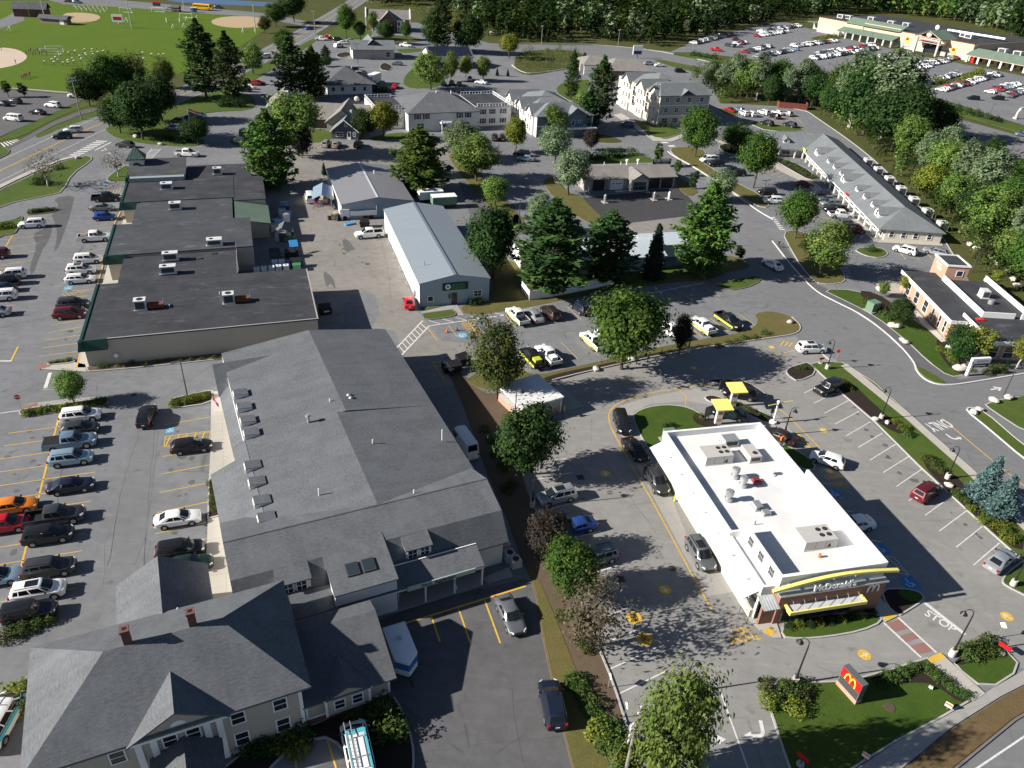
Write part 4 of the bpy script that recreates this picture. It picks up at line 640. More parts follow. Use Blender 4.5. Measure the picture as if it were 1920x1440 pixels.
for a,b in (((1.6,3.0),(3.6,3.98)),((3.6,3.98),(5.6,3.0))): MB().bar((a[0],-.14,a[1]-.1),(b[0],-.14,b[1]-.1),.1,.16).build('rake_board',WHITE,B)
for u in (.2,1.75,5.4,7.15): bx('corner_board',WHITE,B,u-.1,u+.1,-.08 if 1 < u < 6 else .28,.0 if 1 < u < 6 else .34,.8,2.8)
for u in (2.85,4.35): win(B,u,-.05,2.0,.8,1.0,'f',1)
for u in (.95,6.3): win(B,u,.34,2.5,.7,.2,'f',0)
# ---------- fast-food restaurant ----------
B = bld('restaurant','white flat-roofed fast-food restaurant with yellow arch beam and brick front','restaurant',(1446.9,1171.3),14.5)
MB().box(-1.5,11.6,1.05,26.3,0,4.1).build('wall',plain('cream_stucco',(0.66,0.63,0.56),.8),B);MB().box(.0,11.7,.0,1.04,0,3.85).box(-1.45,0.0,.2,.5,0,2.6).build('brick_front',BRICK,B);bx('roof_deck',WHITE_ROOF,B,-1.3,11.45,1.3,26.1,4.1,4.16)
p = MB().box(-1.52,-1.22,8.2,26.32,4.1,4.9).box(11.32,11.62,15.5,26.32,4.1,4.9).box(-1.22,11.32,26.0,26.32,4.1,4.9).box(-1.22,0,8.2,8.45,4.1,4.95).box(11.42,11.72,.75,15.5,4.1,5.8).box(0.0,.28,1.06,8.45,4.1,5.8).box(0.0,11.42,.7,1.06,3.87,5.8).box(-1.5,-1.2,1.05,8.2,4.1,4.4).box(-1.2,0,1.05,1.3,4.1,4.4);p.build('parapet',plain('white_stucco',(0.80,0.80,0.79),.7,var=.04),B)
bx('front_ledge',STEEL,B,-.1,11.85,-.12,.7,3.86,4.0);bx('fascia_band',plain('pale_blue_grey',(.42,.47,.50),.5),B,.3,11.6,.62,.71,4.0,4.75)
for v in (2.3,4.4,6.5): win(B,-.005,v,4.95,.8,.95,'l',3,plain('mid_grey',(.3,.3,.3),.6),fw=.06)
bm = MB();N = 16
for i in range(N):
    f = lambda k: Vector((-.9+13.6*k/N,.25,4.55+.5*k/N+.75*math.sin(math.pi*k/N)**1.0));bm.bar(f(i),f(i+1),.36,.26)
bm.build('arch_beam',YELLOW_PALE,B)
for u in (1.0,3.4,5.8,8.2,10.6): bx('beam_bracket',STEEL,B,u-.06,u+.06,.1,.72,4.75,4.9)
put('lettering',text_mesh("McDonald's",.98,.08,.022,'LEFT'),WHITE,B,axes((3.4,.0,4.42),(1,0,0),(0,.2,1)))
def arches(par,M,w,h,t,m):
    mb = MB()
    for s in (-1,1):
        q = [(s*w*.25-w*.25*math.cos(math.pi*k/14),h*math.sin(math.pi*k/14)**.8) for k in range(15)];L = []
        for i,p_ in enumerate(q):
            a,b = Vector(q[max(0,i-1)]),Vector(q[min(14,i+1)]);d = (b-a).normalized();n = Vector((-d.y,d.x));L.append((Vector(p_)+n*t/2,Vector(p_)-n*t/2))
        for (a,b),(c,d) in zip(L,L[1:]): mb.hull([(*b,0),(*d,0),(*c,0),(*a,0)],[(*b,.06),(*d,.06),(*c,.06),(*a,.06)])
    o = mb.build('arches_emblem',m,par);o.matrix_local = M;return o
arches(B,axes((10.35,-.02,2.75),(1,0,0),(0,0,1)),1.2,1.0,.17,WHITE)
aw = MB().box(.95,8.95,-.95,.0,2.5,2.58).build('front_awning',plain('awning_grey',(.5,.52,.53),.5),B);MB().box(.7,9.15,-1.1,-.95,2.35,2.75).box(.7,.95,-.95,.0,2.35,2.75).box(8.95,9.15,-.95,.0,2.35,2.75).build('awning_rim',YELLOW_PALE,aw)
for i in range(7): MB().tube([(1.4+i*1.2,-.9,2.6),(1.4+i*1.2,-.05,3.3)],.025,5).build('tie_rod',STEEL,aw)
win(B,4.6,-.005,1.25,7.6,1.5,'f',5,DARKGREY);win(B,-1.51,2.6,1.5,1.6,1.5,'l',1)
r = MB();slab(r,[(-3.15,1.35,2.85),(-1.45,1.35,3.65),(-1.45,26.0,3.65),(-3.15,26.0,2.85)],.08);aw = r.build('side_awning',AWN_WHITE,B)
for i in range(58): v = 1.5+i*.42;MB().hull([(-3.15,v,2.86),(-3.15,v+.04,2.86),(-1.46,v+.04,3.66),(-1.46,v,3.66)],[(-3.15,v,2.91),(-3.15,v+.04,2.91),(-1.46,v+.04,3.71),(-1.46,v,3.71)]).build('standing_seam',AWN_WHITE,aw)
for v in (3,6.3,9.6,12.9,16.2,19.5,22.8): bx('awning_lamp',STEEL,aw,-1.95,-1.8,v-.08,v+.08,3.5,3.72)
bx('service_wall',plain('cream_stucco2',(0.62,0.58,0.5),.8),B,-1.9,-1.48,1.3,25.8,0,1.0)
for v in (8.5,18.0): win(B,-1.52,v,1.9,1.5,1.2,'l',2,STEEL)
r = MB();slab(r,[(-1.75,-.5,2.85),(-.05,-.5,2.85),(-.05,1.3,3.35),(-1.75,1.3,3.35)],.1);r.build('entrance_roof',seamed('entry_metal',(.42,.46,.48),.3,.3,.4),B);door(B,-1.0,.98,.12,1.0,2.2,'f',DARKGREY);door(B,-1.52,1.9,.12,1.0,2.2,'l',DARKGREY)
rl = MB()
for p_ in ((-2.6,.4),(-2.6,1.9)): rl.tube([(*p_,.1),(*p_,1.0)],.03,5)
rl.tube([(-2.6,.4,1.0),(-2.6,1.9,1.0)],.03,5);rl.build('handrail',BLACK,B)
F4 = ((.62,.72,.27),(.84,.72,.27),(.62,.36,.27),(.84,.36,.27))
hvac(B,1.2,4.7,19.9,22.2,4.16,5.35,F4,dark=False);hvac(B,5.3,9.0,5.0,7.3,4.16,5.35,F4,dark=False);[MB().face([(u,v,4.4),(u+.5,v,4.4),(u+.25,v,4.95)]).build('maker_mark',BLACK,B) for u,v in ((3.6,19.88),(7.9,4.98))];[MB().box(u,u+.03,v,v+.01,4.3,5.3).build('panel_joint',DARKGREY,B) for u,v in ((2.3,19.89),(3.5,19.89),(6.5,4.99),(7.7,4.99))];hvac(B,6.7,8.2,19.5,22.0,4.16,5.1,((.6,.3,.3),));hvac(B,5.1,6.9,22.8,24.2,4.16,5.2,(),STEEL)
for u,v in ((3.65,17.3),(3.85,15.7),(1.1,13.7)): MB().cyl((u,v),.45,.45,4.16,4.6,12).cyl((u,v),.3,.3,4.6,5.1,12).cyl((u,v),.46,.46,5.1,5.55,14).cyl((u,v),.34,.34,5.56,5.6,12).build('exhaust_fan',STEEL,B)
hvac(B,3.3,4.1,11.5,12.6,4.16,4.8,(),STEEL,'condenser');hvac(B,3.8,4.6,10.6,11.3,4.16,4.6,(),STEEL,'condenser');MB().hull([(5.4,15.6,4.16),(6.4,15.6,4.16),(6.4,16.7,4.16),(5.4,16.7,4.16)],[(5.5,15.7,4.5),(6.3,15.7,4.5),(6.3,16.6,4.5),(5.5,16.6,4.5)]).build('roof_hatch',plain('hatch_red',(.22,.03,.04),.6),B)
MB().cyl((8.3,17.2),.5,.5,4.16,4.3,12).cyl((8.3,17.2),.28,.28,4.3,4.8,12).build('exhaust_fan',WHITE,B);vent(B,6.5,4.0,4.16,.45,.14,ORANGE,'roof_drain');vent(B,2.2,9.6,4.16,.5,.05,DARKGREY)
for v in (10.7,19.0,22.0): MB().cyl((-2.35,v),.09,.09,0,1.0,8).build('bollard',YELLOW,B)
# ---------- small service shed ----------
B = bld('service_shed','small flat white-roofed service building with brick base beside the drive-through','shed',(980,775),33)
bx('wall',GREYSIDE,B,-1.4,4.8,-2.0,4.1,.9,2.35);bx('brick_base',BRICK_TAN,B,-1.45,4.85,-2.05,4.15,0,.9);MB().hull([(-1.65,-2.25,2.35),(5.05,-2.25,2.35),(5.05,4.35,2.35),(-1.65,4.35,2.35)],[(-1.65,-2.25,2.62),(5.05,-2.25,2.55),(5.05,4.35,2.55),(-1.65,4.35,2.62)]).build('roof',WHITE_ROOF,B);door(B,2.3,-2.06,0,1.0,2.0,'f',WHITE,False);bx('corner_board',WHITE,B,4.72,4.87,-2.1,-1.98,0,2.3);MB().cyl((5.3,-2.3),.1,.1,0,1.0,8).build('bollard',YELLOW,B)
bx('concrete_pad',CONC_GREY,B,5.2,8.6,-2.4,3.5,0,.06)
# ---------- strip plaza ----------
B = bld('strip_plaza','stepped row of flat dark-roofed shops with green metal canopies along the parking','building',(162,688),19.5)
def flat(u0,u1,v0,v1,z,m,wm=PLAZAWALL,par=.0,nm='shop'):
    bx(nm+'_wall',wm,B,u0,u1,v0,v1,0,z-.18);bx(nm+'_roof',m,B,u0-.12,u1+.12,v0-.12,v1+.12,z-.18,z);
    if par: MB().box(u0-.14,u1+.14,v0-.14,v0+.05,z,z+par).box(u1-.05,u1+.14,v0+.05,v1,z,z+par).build('roof_edge',plain('edge_grey',(.35,.34,.32),.6),B)
flat(.4,32.4,-.2,18.45,4.3,ROOF_DARK,par=.06);flat(3.2,21.1,18.75,29.2,4.15,ROOF_DARK);flat(.4,24,29.5,44.1,4.65,ROOF_SLATE);flat(3.1,20.8,44.4,57.2,4.2,ROOF_SLATE);flat(.2,21.2,57.5,71,4.35,ROOF_DARK);flat(21.4,27.4,55.5,71,4.3,ROOF_DARK);flat(11.6,25,71.2,81,4.2,ROOF_DARK)
MB().hull([(.4,70,0),(11.4,70,0),(11.4,80.2,0),(.4,80.2,0)],[(.4,70,5.2),(11.4,70,5.2),(11.4,80.2,6.1),(.4,80.2,6.1)]).build('gable_shop_wall',plain('grey_green_wall',(.28,.32,.32),.7),B);r = MB();slab(r,[(.1,71.0,5.3),(11.7,71.0,5.3),(11.7,80.6,6.3),(.1,80.6,6.3)]);r.build('sloped_roof',ROOF_SLATE,B)
tw = bx('tower',plain('pale_panel',(.62,.62,.6),.7),B,.2,3.2,77.0,80.0,0,7.3);r = MB();pyramid(r,-.2,3.6,76.6,80.4,7.3,9.6);r.build('tower_roof',GREEN_METAL,tw);mb = MB();mb.face([(1.7+.9*math.cos(a*math.pi/8),76.97,5.6+.9*math.sin(a*math.pi/8)) for a in range(9)]);mb.build('tower_window',GLASS_SKY,tw)
r = MB();slab(r,[(21.3,44.6,4.2),(27.8,44.6,3.0),(27.8,57.1,3.0),(21.3,57.1,4.2)]);r.build('lean_to_roof',SHING_GREEN,B);MB().hull([(21.4,45,0),(27.4,45,0),(27.4,57,0),(21.4,57,0)],[(21.4,45,3.9),(27.4,45,2.85),(27.4,57,2.85),(21.4,57,3.9)]).build('lean_to_wall',PLAZAWALL,B)
def mansard(u0,u1,v,z,dz=1.35,out=.7): return MB().hull([(u0-.15,v-out,z-dz),(u1,v-out,z-dz),(u1,v+.05,z-dz),(u0-.15,v+.05,z-dz)],[(u0-.1,v-.25,z+.12),(u1,v-.25,z+.12),(u1,v+.05,z+.12),(u0-.1,v+.05,z+.12)]).build('green_canopy',GREEN_METAL,B)
mansard(.0,3.5,-.3,4.3);mansard(.1,3.4,29.3,4.65);mansard(-.1,3.1,57.3,4.35)
for v0,v1,z,u in ((-.9,18.5,4.3,.4),(28.7,44.2,4.65,.4),(56.7,71,4.35,.2),(70,80.2,5.3,.3)): MB().hull([(u-.75,v0,z-1.35),(u+.02,v0,z-1.35),(u+.02,v1,z-1.35),(u-.75,v1,z-1.35)],[(u-.35,v0,z+.12),(u+.02,v0,z+.12),(u+.02,v1,z+.12),(u-.35,v1,z+.12)]).build('green_canopy',GREEN_METAL,B)
for v in (19.2,24): bx('brown_post',RUST,B,2.9,3.15,v-.12,v+.12,0,4.0)
for px,py,wx,wy,h in ((313,346,2.3,1.7,1.2),(329,383,2.2,1.5,1.2),(403,454,2.6,1.6,1.4),(320,478,2.5,1.4,1.2),(316,503,2.5,1.4,1.2),(408,318,1.8,1.5,1.3)):
    u,v = loc(B,px,py+6,4.5);hvac(B,u-wx/2,u+wx/2,v-wy/2,v+wy/2,4.3 if v < 29 or v > 44 else 4.66,4.4+h,((.3,.5,.33),),plain('hvac_pale',(.6,.6,.6),.5))
for px,py in ((264,578),(429,566)):
    u,v = loc(B,px,py,4.4);o = hvac(B,u-.8,u+.9,v-.7,v+.8,4.3,5.9,((.5,.5,.45),),plain('hvac_pale',(.6,.6,.6),.5));bx('coil_rack',RUST,o,u+.95,u+3.2,v-.5,v+.7,4.45,5.0);MB().tube([(u+3.2,v,4.4),(u+3.3,v,5.8)],.06,6).build('conduit',BLUEBIN,o)
for px,py in ((412,551),(318,575)): u,v = loc(B,px,py,4.4);vent(B,u,v,4.2,.6,.05)
for u,v,z in ((14,26.5,4.15),(15.2,26.5,4.15),(17.5,28.3,4.15)): bx('roof_curb',DARKGREY,B,u-.3,u+.4,v-.3,v+.3,z,z+.15)
MB().cyl((21.5,20),.05,.05,4.1,6.2,6).build('mast',STEEL,B);MB().tube([(21.3,18.8,4.4),(21.3,29,4.4),(21.3,29,5.6)],.05,5).build('conduit',STEEL,B)
# ---------- metal workshops ----------
B = bld('metal_workshop','long blue-grey metal building with black sign over its gable door','building',(787,576.2),19)
w = MB();gwall(w,.05,12.15,.05,36.3,4.3,5.4);w.build('wall',METAL_BLUE,B);bx('side_wall',METAL_WHITE,B,-.0,.06,.05,36.3,0,4.25);r = MB();gable(r,0,12.2,0,36.35,4.4,5.55,'v',.12,.14);r.build('roof',ROOF_METAL,B);MB().bar((6.1,-.15,5.58),(6.1,36.5,5.58),.5,.06).build('ridge_cap',plain('ridge_blue',(.15,.19,.23),.5),B)
sg = bx('sign_board',plain('sign_black',(.012,.012,.012),.4),B,3.95,8.35,-.12,.0,2.75,4.05);put('lettering',text_mesh('MOSQUITO',.42,.01,.015,'LEFT'),plain('sign_green',(.03,.25,.08),.5),sg,axes((5.55,-.14,3.68),(1,0,0),(0,0,1)));put('lettering',text_mesh('SQUAD',.68,.01,.02,'LEFT'),plain('sign_green',(.03,.25,.08),.5),sg,axes((5.5,-.14,3.18),(1,0,0),(0,0,1)));mb = MB();mb.face([(4.85+.48*math.cos(k*.3927),-.135,3.4+.48*math.sin(k*.3927)) for k in range(16)]);mb.build('emblem',WHITE,sg);bx('emblem_mark',plain('sign_green',(.03,.25,.08),.5),sg,4.65,5.0,-.15,-.137,3.2,3.65)
win(B,1.85,.04,1.4,.85,.9,'f',0);win(B,10.1,.04,1.7,1.3,1.0,'f',2);door(B,6.0,.04,.05,.95,2.1,'f',DARKGREY);bx('wall_lamp',DARKGREY,B,5.0,5.3,-.15,.04,1.2,2.0)
for v in (6,12,18.5,25,31): bx('overhead_door',plain('door_pale',(.62,.62,.6),.6),B,-.07,.0,v-1.6,v+1.6,.05,3.2)
for v in (3.5,8.5,15,21.5,27.5,33): MB().cyl((-.75,v),.09,.09,0,1.1,8).build('bollard',STEEL,B)
vent(B,2.2,6.2,4.7,.9,.04,BLACK);bx('utility_meter',STEEL,B,-.35,-.05,3.2,3.9,.5,1.6)
B = bld('metal_warehouse','wide metal building with taupe roof and white side wall in the back yard','building',(640,407.5),20)
w = MB();gwall(w,.05,15.2,-1.5,23.5,3.3,4.4);w.build('wall',METAL_BLUE,B);bx('side_wall',METAL_WHITE,B,-.02,.05,-1.5,23.5,0,3.25);r = MB();gable(r,0,15.25,-1.6,23.6,3.4,4.55,'v',.15,.14);r.build('roof',ROOF_GREY,B);MB().bar((7.62,-1.8,4.58),(7.62,23.8,4.58),.4,.06).build('ridge_cap',plain('ridge_pale',(.5,.52,.53),.5),B);vent(B,6.5,14,4.3,.9,.07,STEEL);vent(B,9.8,15.5,4.2,.8,.12)
bx('rake_trim',WHITE,B,-.05,.1,-1.78,-1.74,0,3.2)
B = bld('pale_workshop','low building with pale ribbed metal roof hidden behind four tall pines','building',(1110,507.5),17)
w = MB();gwall(w,-13.5,14,-1.5,8.5,2.8,3.9,'u');w.build('wall',METAL_WHITE,B);r = MB();gable(r,-13.6,14.3,-1.6,8.6,2.95,4.05,'u',.2,.14);r.build('roof',ROOF_PALE,B);bx('rear_wing_wall',METAL_WHITE,B,12,24,4,10,0,2.7);r = MB();gable(r,11.9,24.1,3.9,10.1,2.8,3.7,'u',.2,.14);r.build('rear_wing_roof',ROOF_PALE,B);win(B,12.6,-1.52,1.5,.8,.8,'f',1)
# ---------- car wash ----------
B = bld('car_wash','grey-roofed car wash with dark open bays and a gabled glass office','building',(1095,360),17)
w = MB().box(.3,24,1.0,11.2,0,2.8).build('wall',GREYSIDE,B);r = MB();gable(r,0,24.4,.6,12.2,2.95,4.2,'u',.3);r.build('roof',SHING_TAN,B)
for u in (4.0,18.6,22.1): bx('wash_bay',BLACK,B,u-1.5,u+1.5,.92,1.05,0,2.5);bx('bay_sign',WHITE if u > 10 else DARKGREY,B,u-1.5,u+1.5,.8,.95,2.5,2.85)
for u in (1.6,6.3,16.9,20.3,23.9): bx('bay_post',GREYSIDE,B,u-.16,u+.16,.6,1.0,0,2.8)
bx('roller_door',WHITE,B,7.0,10.4,.9,1.0,0,2.5)
for u in (7.8,8.7,9.6): win(B,u,.89,1.5,.5,.25,'f',0,fw=.05)
bx('office_wall',plain('office_grey',(.45,.45,.42),.7),B,11.7,16.2,-1.2,1.2,0,2.9);r = MB();gable(r,11.6,16.3,-1.4,5,2.95,4.4,'v',.25);r.build('office_roof',SHING_TAN,B);MB().hull([(11.7,.5,2.9),(16.2,.5,2.9),(13.95,.5,4.3)],[(11.7,-1.2,2.9),(16.2,-1.2,2.9),(13.95,-1.2,4.3)]).build('office_gable',GREYSIDE,B);win(B,13.9,-1.21,1.4,3.4,2.0,'f',5,STEEL)
sg = bx('roof_sign',BLACK,B,20.6,25.6,7.0,7.15,4.0,5.4);put('lettering',text_mesh('CAR WASH',.85,.02,.02),WHITE,sg,axes((23.1,6.97,4.95),(1,0,0),(0,0,1)));[bx('small_print',STEEL,sg,a,b,6.96,6.99,4.2,4.38) for a,b in ((21.4,22.4),(22.6,22.9),(23.1,24.3),(24.5,25))]
for u,v in ((3,8),(8,8.5),(12.5,8.5)): vent(B,u,v,3.6,1.0,.08)
for u in (14,17): vent(B,u,8.2,3.8,1.0,.22,WHITE,'exhaust_stack',True)
# ---------- dormered strip ----------
B = bld('dormer_strip','long cream shop row with green-grey hipped roof and a line of white dormers','building',(91.67,162.08),-1.5,px=False)
w = MB().box(-12.2,0,.4,70,0,2.5).box(-29,-12.3,65.5,75,0,2.5);w.build('wall',CREAM,B);r = MB()
for f in ([(-14,0,2.6),(.5,0,2.6),(-6.8,7.2,5.7)],[(.5,0,2.6),(.5,78,2.6),(-6.8,70.8,5.7),(-6.8,7.2,5.7)],[(-14,78,2.6),(-14,0,2.6),(-6.8,7.2,5.7),(-6.8,70.8,5.7)],[(.5,78,2.6),(-14,78,2.6),(-6.8,70.8,5.7)]): slab(r,f,.2)
hip(r,-31,-8,63,77.5,2.6,5.6,-25,-7,70.3);r.build('roof',SHING_BLUE,B)
bx('soffit_beam',WHITE,B,-13.9,-13.5,.3,64,2.1,2.42);bx('soffit_beam',WHITE,B,-30.5,-14,63.3,63.7,2.1,2.42)
for i in range(17): v = 1.0+i*3.9;bx('column',WHITE,B,-13.85,-13.5,v-.16,v+.16,0,2.1)
for u in (-29.5,-25,-20.5,-16): bx('column',WHITE,B,u-.16,u+.16,63.3,63.6,0,2.1)
for i in range(16): v = 3.0+i*3.9;win(B,-12.21,v,1.3,2.2,1.7,'l',2)
for u in (-10.8,-8.2,-5.6,-2.6): win(B,u,.39,1.4,.9,1.1,'f',1)
for u in (-27,-22.5,-18): win(B,u,65.48,1.3,2.2,1.7,'f',2)
def gdormer(u,v,z,big,d='l',zf=3.55):
    w_,h_ = (2.7,2.3) if big else (1.7,1.6);pt = (lambda a,b,c: (u+b,v+a,c)) if d == 'l' else (lambda a,b,c: (u+a,v+b,c));k = .43 if d == 'l' else .41;e,t_ = z+h_*.5,z+h_;Le,Lt = (e-zf)/k,(t_-zf)/k
    o = MB();o.face([pt(*p_) for p_ in [(-w_/2,0,z-.3),(w_/2,0,z-.3),(w_/2,0,e),(0,0,t_),(-w_/2,0,e)]])
    for q in (-1,1): o.face([pt(q*w_/2,0,z-.3),pt(q*w_/2,0,e),pt(q*w_/2,Le,e)])
    o = o.build('dormer',WHITE,B);r_ = MB()
    for q in (-1,1): slab(r_,[pt(q*(w_/2+.2),-.25,e-.08),pt(0,-.25,t_+.08),pt(0,Lt+.2,t_+.08),pt(q*(w_/2+.2),Le+.1,e-.08)],.09)
    r_.build('dormer_roof',SHING_BLUE,o)
    if d == 'l': win(o,u-.01,v,z+h_*.42,.6 if not big else .8,.7 if not big else 1.1,'l',1,fw=.06)
    else: win(o,u,v-.01,z+h_*.42,.6,.7,'f',1,fw=.06)
for px,py,big in ((1530,283,1),(1542,299,0),(1553,310,0),(1565,322,0),(1583,333,1),(1596,352,0),(1610,366,0),(1625,381,0),(1643,397,1)): u,v = loc(B,px,py+5,3.6);gdormer(-11.8 if not big else -12.6,v,3.5 if not big else 3.15,big,'l',3.55 if not big else 3.2)
for px in (1448,1479): u,v = loc(B,px,272,3.8);gdormer(u,65.4,3.5,0,'f',3.6)
bx('shop_sign',YELLOW,B,-14.0,-13.9,61.0,63.6,2.5,3.2);bx('shop_sign',RED,B,-14.0,-13.9,22,24,2.5,3.0)
for i in range(7): v = 10+i*8.5;hvac(B,3.2,5.2,v-1.1,v+1.1,0,1.9,((.5,.5,.4),),plain('hvac_pale',(.6,.6,.6),.5),'ground_unit')
# ---------- brick bank ----------
B = bld('brick_bank','low orange-brick bank with white fascia, dark flat roofs and square brick tower','building',(72.34,116.48),0,px=False)
MB().box(.4,6.1,.4,20.3,0,3.2).box(6.1,14.2,2.4,18,0,3.4).box(3.6,15,-6.0,2.4,0,3.1).build('wall',BRICK_TAN,B);bx('tower',BRICK_TAN,B,6.2,10.3,17.3,22.5,0,6.3)
MB().box(0,6.2,0,20.6,3.25,3.6).box(3.0,15.4,-6.6,2.3,3.25,3.62).build('roof',ROOF_DARK,B);MB().box(-.12,.0,-.12,20.7,3.1,3.72).box(0,3.0,-.12,.0,3.1,3.72).box(2.9,3.05,-6.7,2.3,3.05,4.2).box(3.05,15.5,-6.72,-6.6,3.05,3.75).build('fascia',WHITE,B)
bx('upper_roof',ROOF_DARK,B,6.3,14.3,2.4,17.2,3.45,3.75);MB().box(6.0,6.25,2.1,17.3,3.6,4.6).box(6.25,11.5,2.1,2.3,3.6,4.6).box(14.2,14.45,2.1,18.3,3.6,4.6).box(12.6,14.2,2.1,2.3,3.6,4.6).build('parapet',plain('white_panel',(.78,.78,.77),.6),B);MB().box(6.05,10.45,17.15,17.4,6.3,6.62).box(6.05,10.45,22.4,22.65,6.3,6.62).box(6.05,6.3,17.4,22.4,6.3,6.62).box(10.2,10.45,17.4,22.4,6.3,6.62).build('tower_coping',WHITE,B);bx('tower_roof',ROOF_DARK,B,6.3,10.2,17.4,22.4,6.3,6.45)
for v in (1.9,3.9,6.6,9.6,13.3,17): win(B,.39,v,1.55,.75 if v < 8 else 1.5,2.1,'l',1)
win(B,8.8,17.29,5.0,1.1,1.0,'f',0,gm=GLASS_SKY);hvac(B,9.5,10.8,9.5,11,3.75,5.2,(),plain('hvac_pale',(.6,.6,.6),.5));MB().cyl((10.2,7.6),.5,.5,3.75,4.5,12).build('exhaust_fan',STEEL,B);bx('roof_hatch',RED,B,4.6,5.8,.6,1.5,3.6,3.85)
[bx('wall_emblem',plain('emblem_pale',(.66,.5,.42),.5),B,6.14,6.19,v-.5,v+.5,z,z+.45) for v,z in ((20.9,5.3),(19.8,5.4),(20.3,4.7),(19.3,4.7))]
for u in (4.6,7.2,9.8): win(B,u,-6.02,1.5,1.6,2.0,'f',1)
win(B,3.58,-3,1.5,1.6,2.0,'l',1)
# ---------- white office with balustrades ----------
B = bld('white_office','white two-storey office with hipped roof, dark shutters and balustraded flat wings','building',(766,247.5),22.5)
bx('wall',WHITESIDE,B,0,21.5,0,18,0,5.3);r = MB();hip(r,-.5,22,-1.0,20,5.4,8.9,8.8,14.5,9.5);r.build('roof',SHING,B);[bx('wing_wall',WHITESIDE,B,*q,0,5.6) for q in ((-8.7,0,4.5,19.5),(21.5,33,3.2,20))];[bx('wing_roof',ROOF_DARK,B,*q,5.6,5.68) for q in ((-8.6,0,4.6,19.4),(21.9,32.9,3.3,19.9))]
def balustrade(pts,z,hh=.9):
    mb = MB()
    for a,b in zip(pts,pts[1:]):
        mb.bar((*a,z+hh),(*b,z+hh),.14,.12);mb.bar((*a,z+.15),(*b,z+.15),.1,.1);n = max(2,int((Vector(b)-Vector(a)).length/.9))
        for i in range(n+1): p_ = Vector(a).lerp(Vector(b),i/n);q = .12 if i % 4 == 0 else .06;mb.box(p_.x-q,p_.x+q,p_.y-q,p_.y+q,z,z+hh)
    return mb.build('balustrade',WHITE,B)
balustrade([(-.6,4.6),(-8.6,4.6),(-8.6,19.4),(-.6,19.4)],5.68);balustrade([(22.2,3.3),(32.9,3.3),(32.9,19.9),(22.2,19.9)],5.68);balustrade([(9.2,-3.2),(12.3,-3.2)],3.0,.7)
for u in (2.8,5.4,15.6,18.2): win(B,u,-.01,4.2,.9,1.3,'f',1,shut=BLACK)
for u in (3.6,17.6): win(B,u,-.01,1.5,1.9,1.4,'f',2)
for u in (-6.5,-3): win(B,u,4.49,4.2,.9,1.3,'f',1,shut=BLACK);win(B,u,4.49,1.5,.9,1.3,'f',1,shut=BLACK)
for u in (24,27,30.5): win(B,u,3.19,4.2,.9,1.3,'f',1,shut=BLACK);win(B,u,3.19,1.5,.9,1.3,'f',1,shut=BLACK)
for v in (7,11,15): win(B,33.01,v,4.2,.9,1.3,'r',1)
bx('portico',WHITE,B,9.0,12.5,-3.4,0,2.7,3.0);door(B,10.75,-.01,0,1.6,2.2,'f',DARKGREY)
for u in (9.3,12.2): MB().cyl((u,-3.1),.16,.14,0,2.7,10).build('column',WHITE,B)
for u,v in ((11,9.2),(15.5,8.8)): vent(B,u,v,8.4,1.0,.15,WHITE)
# ---------- slate-blue cottage and its link ----------
B = bld('slate_cottage','slate-blue gabled cottage with white-trimmed door and long tan-roofed wings','house',(621,260),3)
w = MB();gwall(w,.3,7.5,0,8,2.2,5.2);w.build('wall',SLATESIDE,B);r = MB();gable(r,.1,7.7,-.3,9,2.3,5.4,'v',.3);r.build('roof',SHING_BLUE,B);r = MB();gable(r,-2.5,6.6,6,22,3.0,6.4,'v',.3);r.build('hall_roof',SHING_TAN,B);w = MB();gwall(w,-2.3,6.4,7,21,2.9,6.2);w.build('hall_wall',GREYSIDE,B);r = MB();gable(r,-12,9,10,26,2.9,5.6,'u',.3);r.build('wing_roof',SHING_TAN,B);bx('wing_wall',plain('brown_wall',(.12,.085,.07),.8),B,-12,8.5,11,25,0,2.8)
for a,b in (((-.1,2.15),(3.9,5.35)),((3.9,5.35),(7.9,2.15))): MB().bar((a[0],-.62,a[1]),(b[0],-.62,b[1]),.1,.22).build('rake_board',WHITE,B)
door(B,5.0,-.02,0,1.0,2.1);win(B,2.4,-.02,1.3,1.8,1.1,'f',2);win(B,6.5,-.02,1.4,.6,.9,'f',1);win(B,4.3,-.02,3.9,.6,.8,'f',1)
bx('white_louver',WHITE,B,4.0,4.6,9.2,9.6,4.6,5.8);MB().ball((4.5,20,6.6),.8,.25,.8,12,8).build('satellite_dish',plain('dish_cream',(.7,.66,.5),.5),B,smooth=True)
B = bld('gabled_hall','tan-roofed gabled building with a white chimney half hidden behind roadside pines','building',(500,222),10)
w = MB();gwall(w,0,9,0,14,3,6.2);w.build('wall',CREAM,B);r = MB();gable(r,0,9,0,14,3,6.3,'v',.4);r.build('roof',SHING_TAN,B);bx('chimney',WHITE,B,5.2,6.8,1.2,2.4,4,7.6)
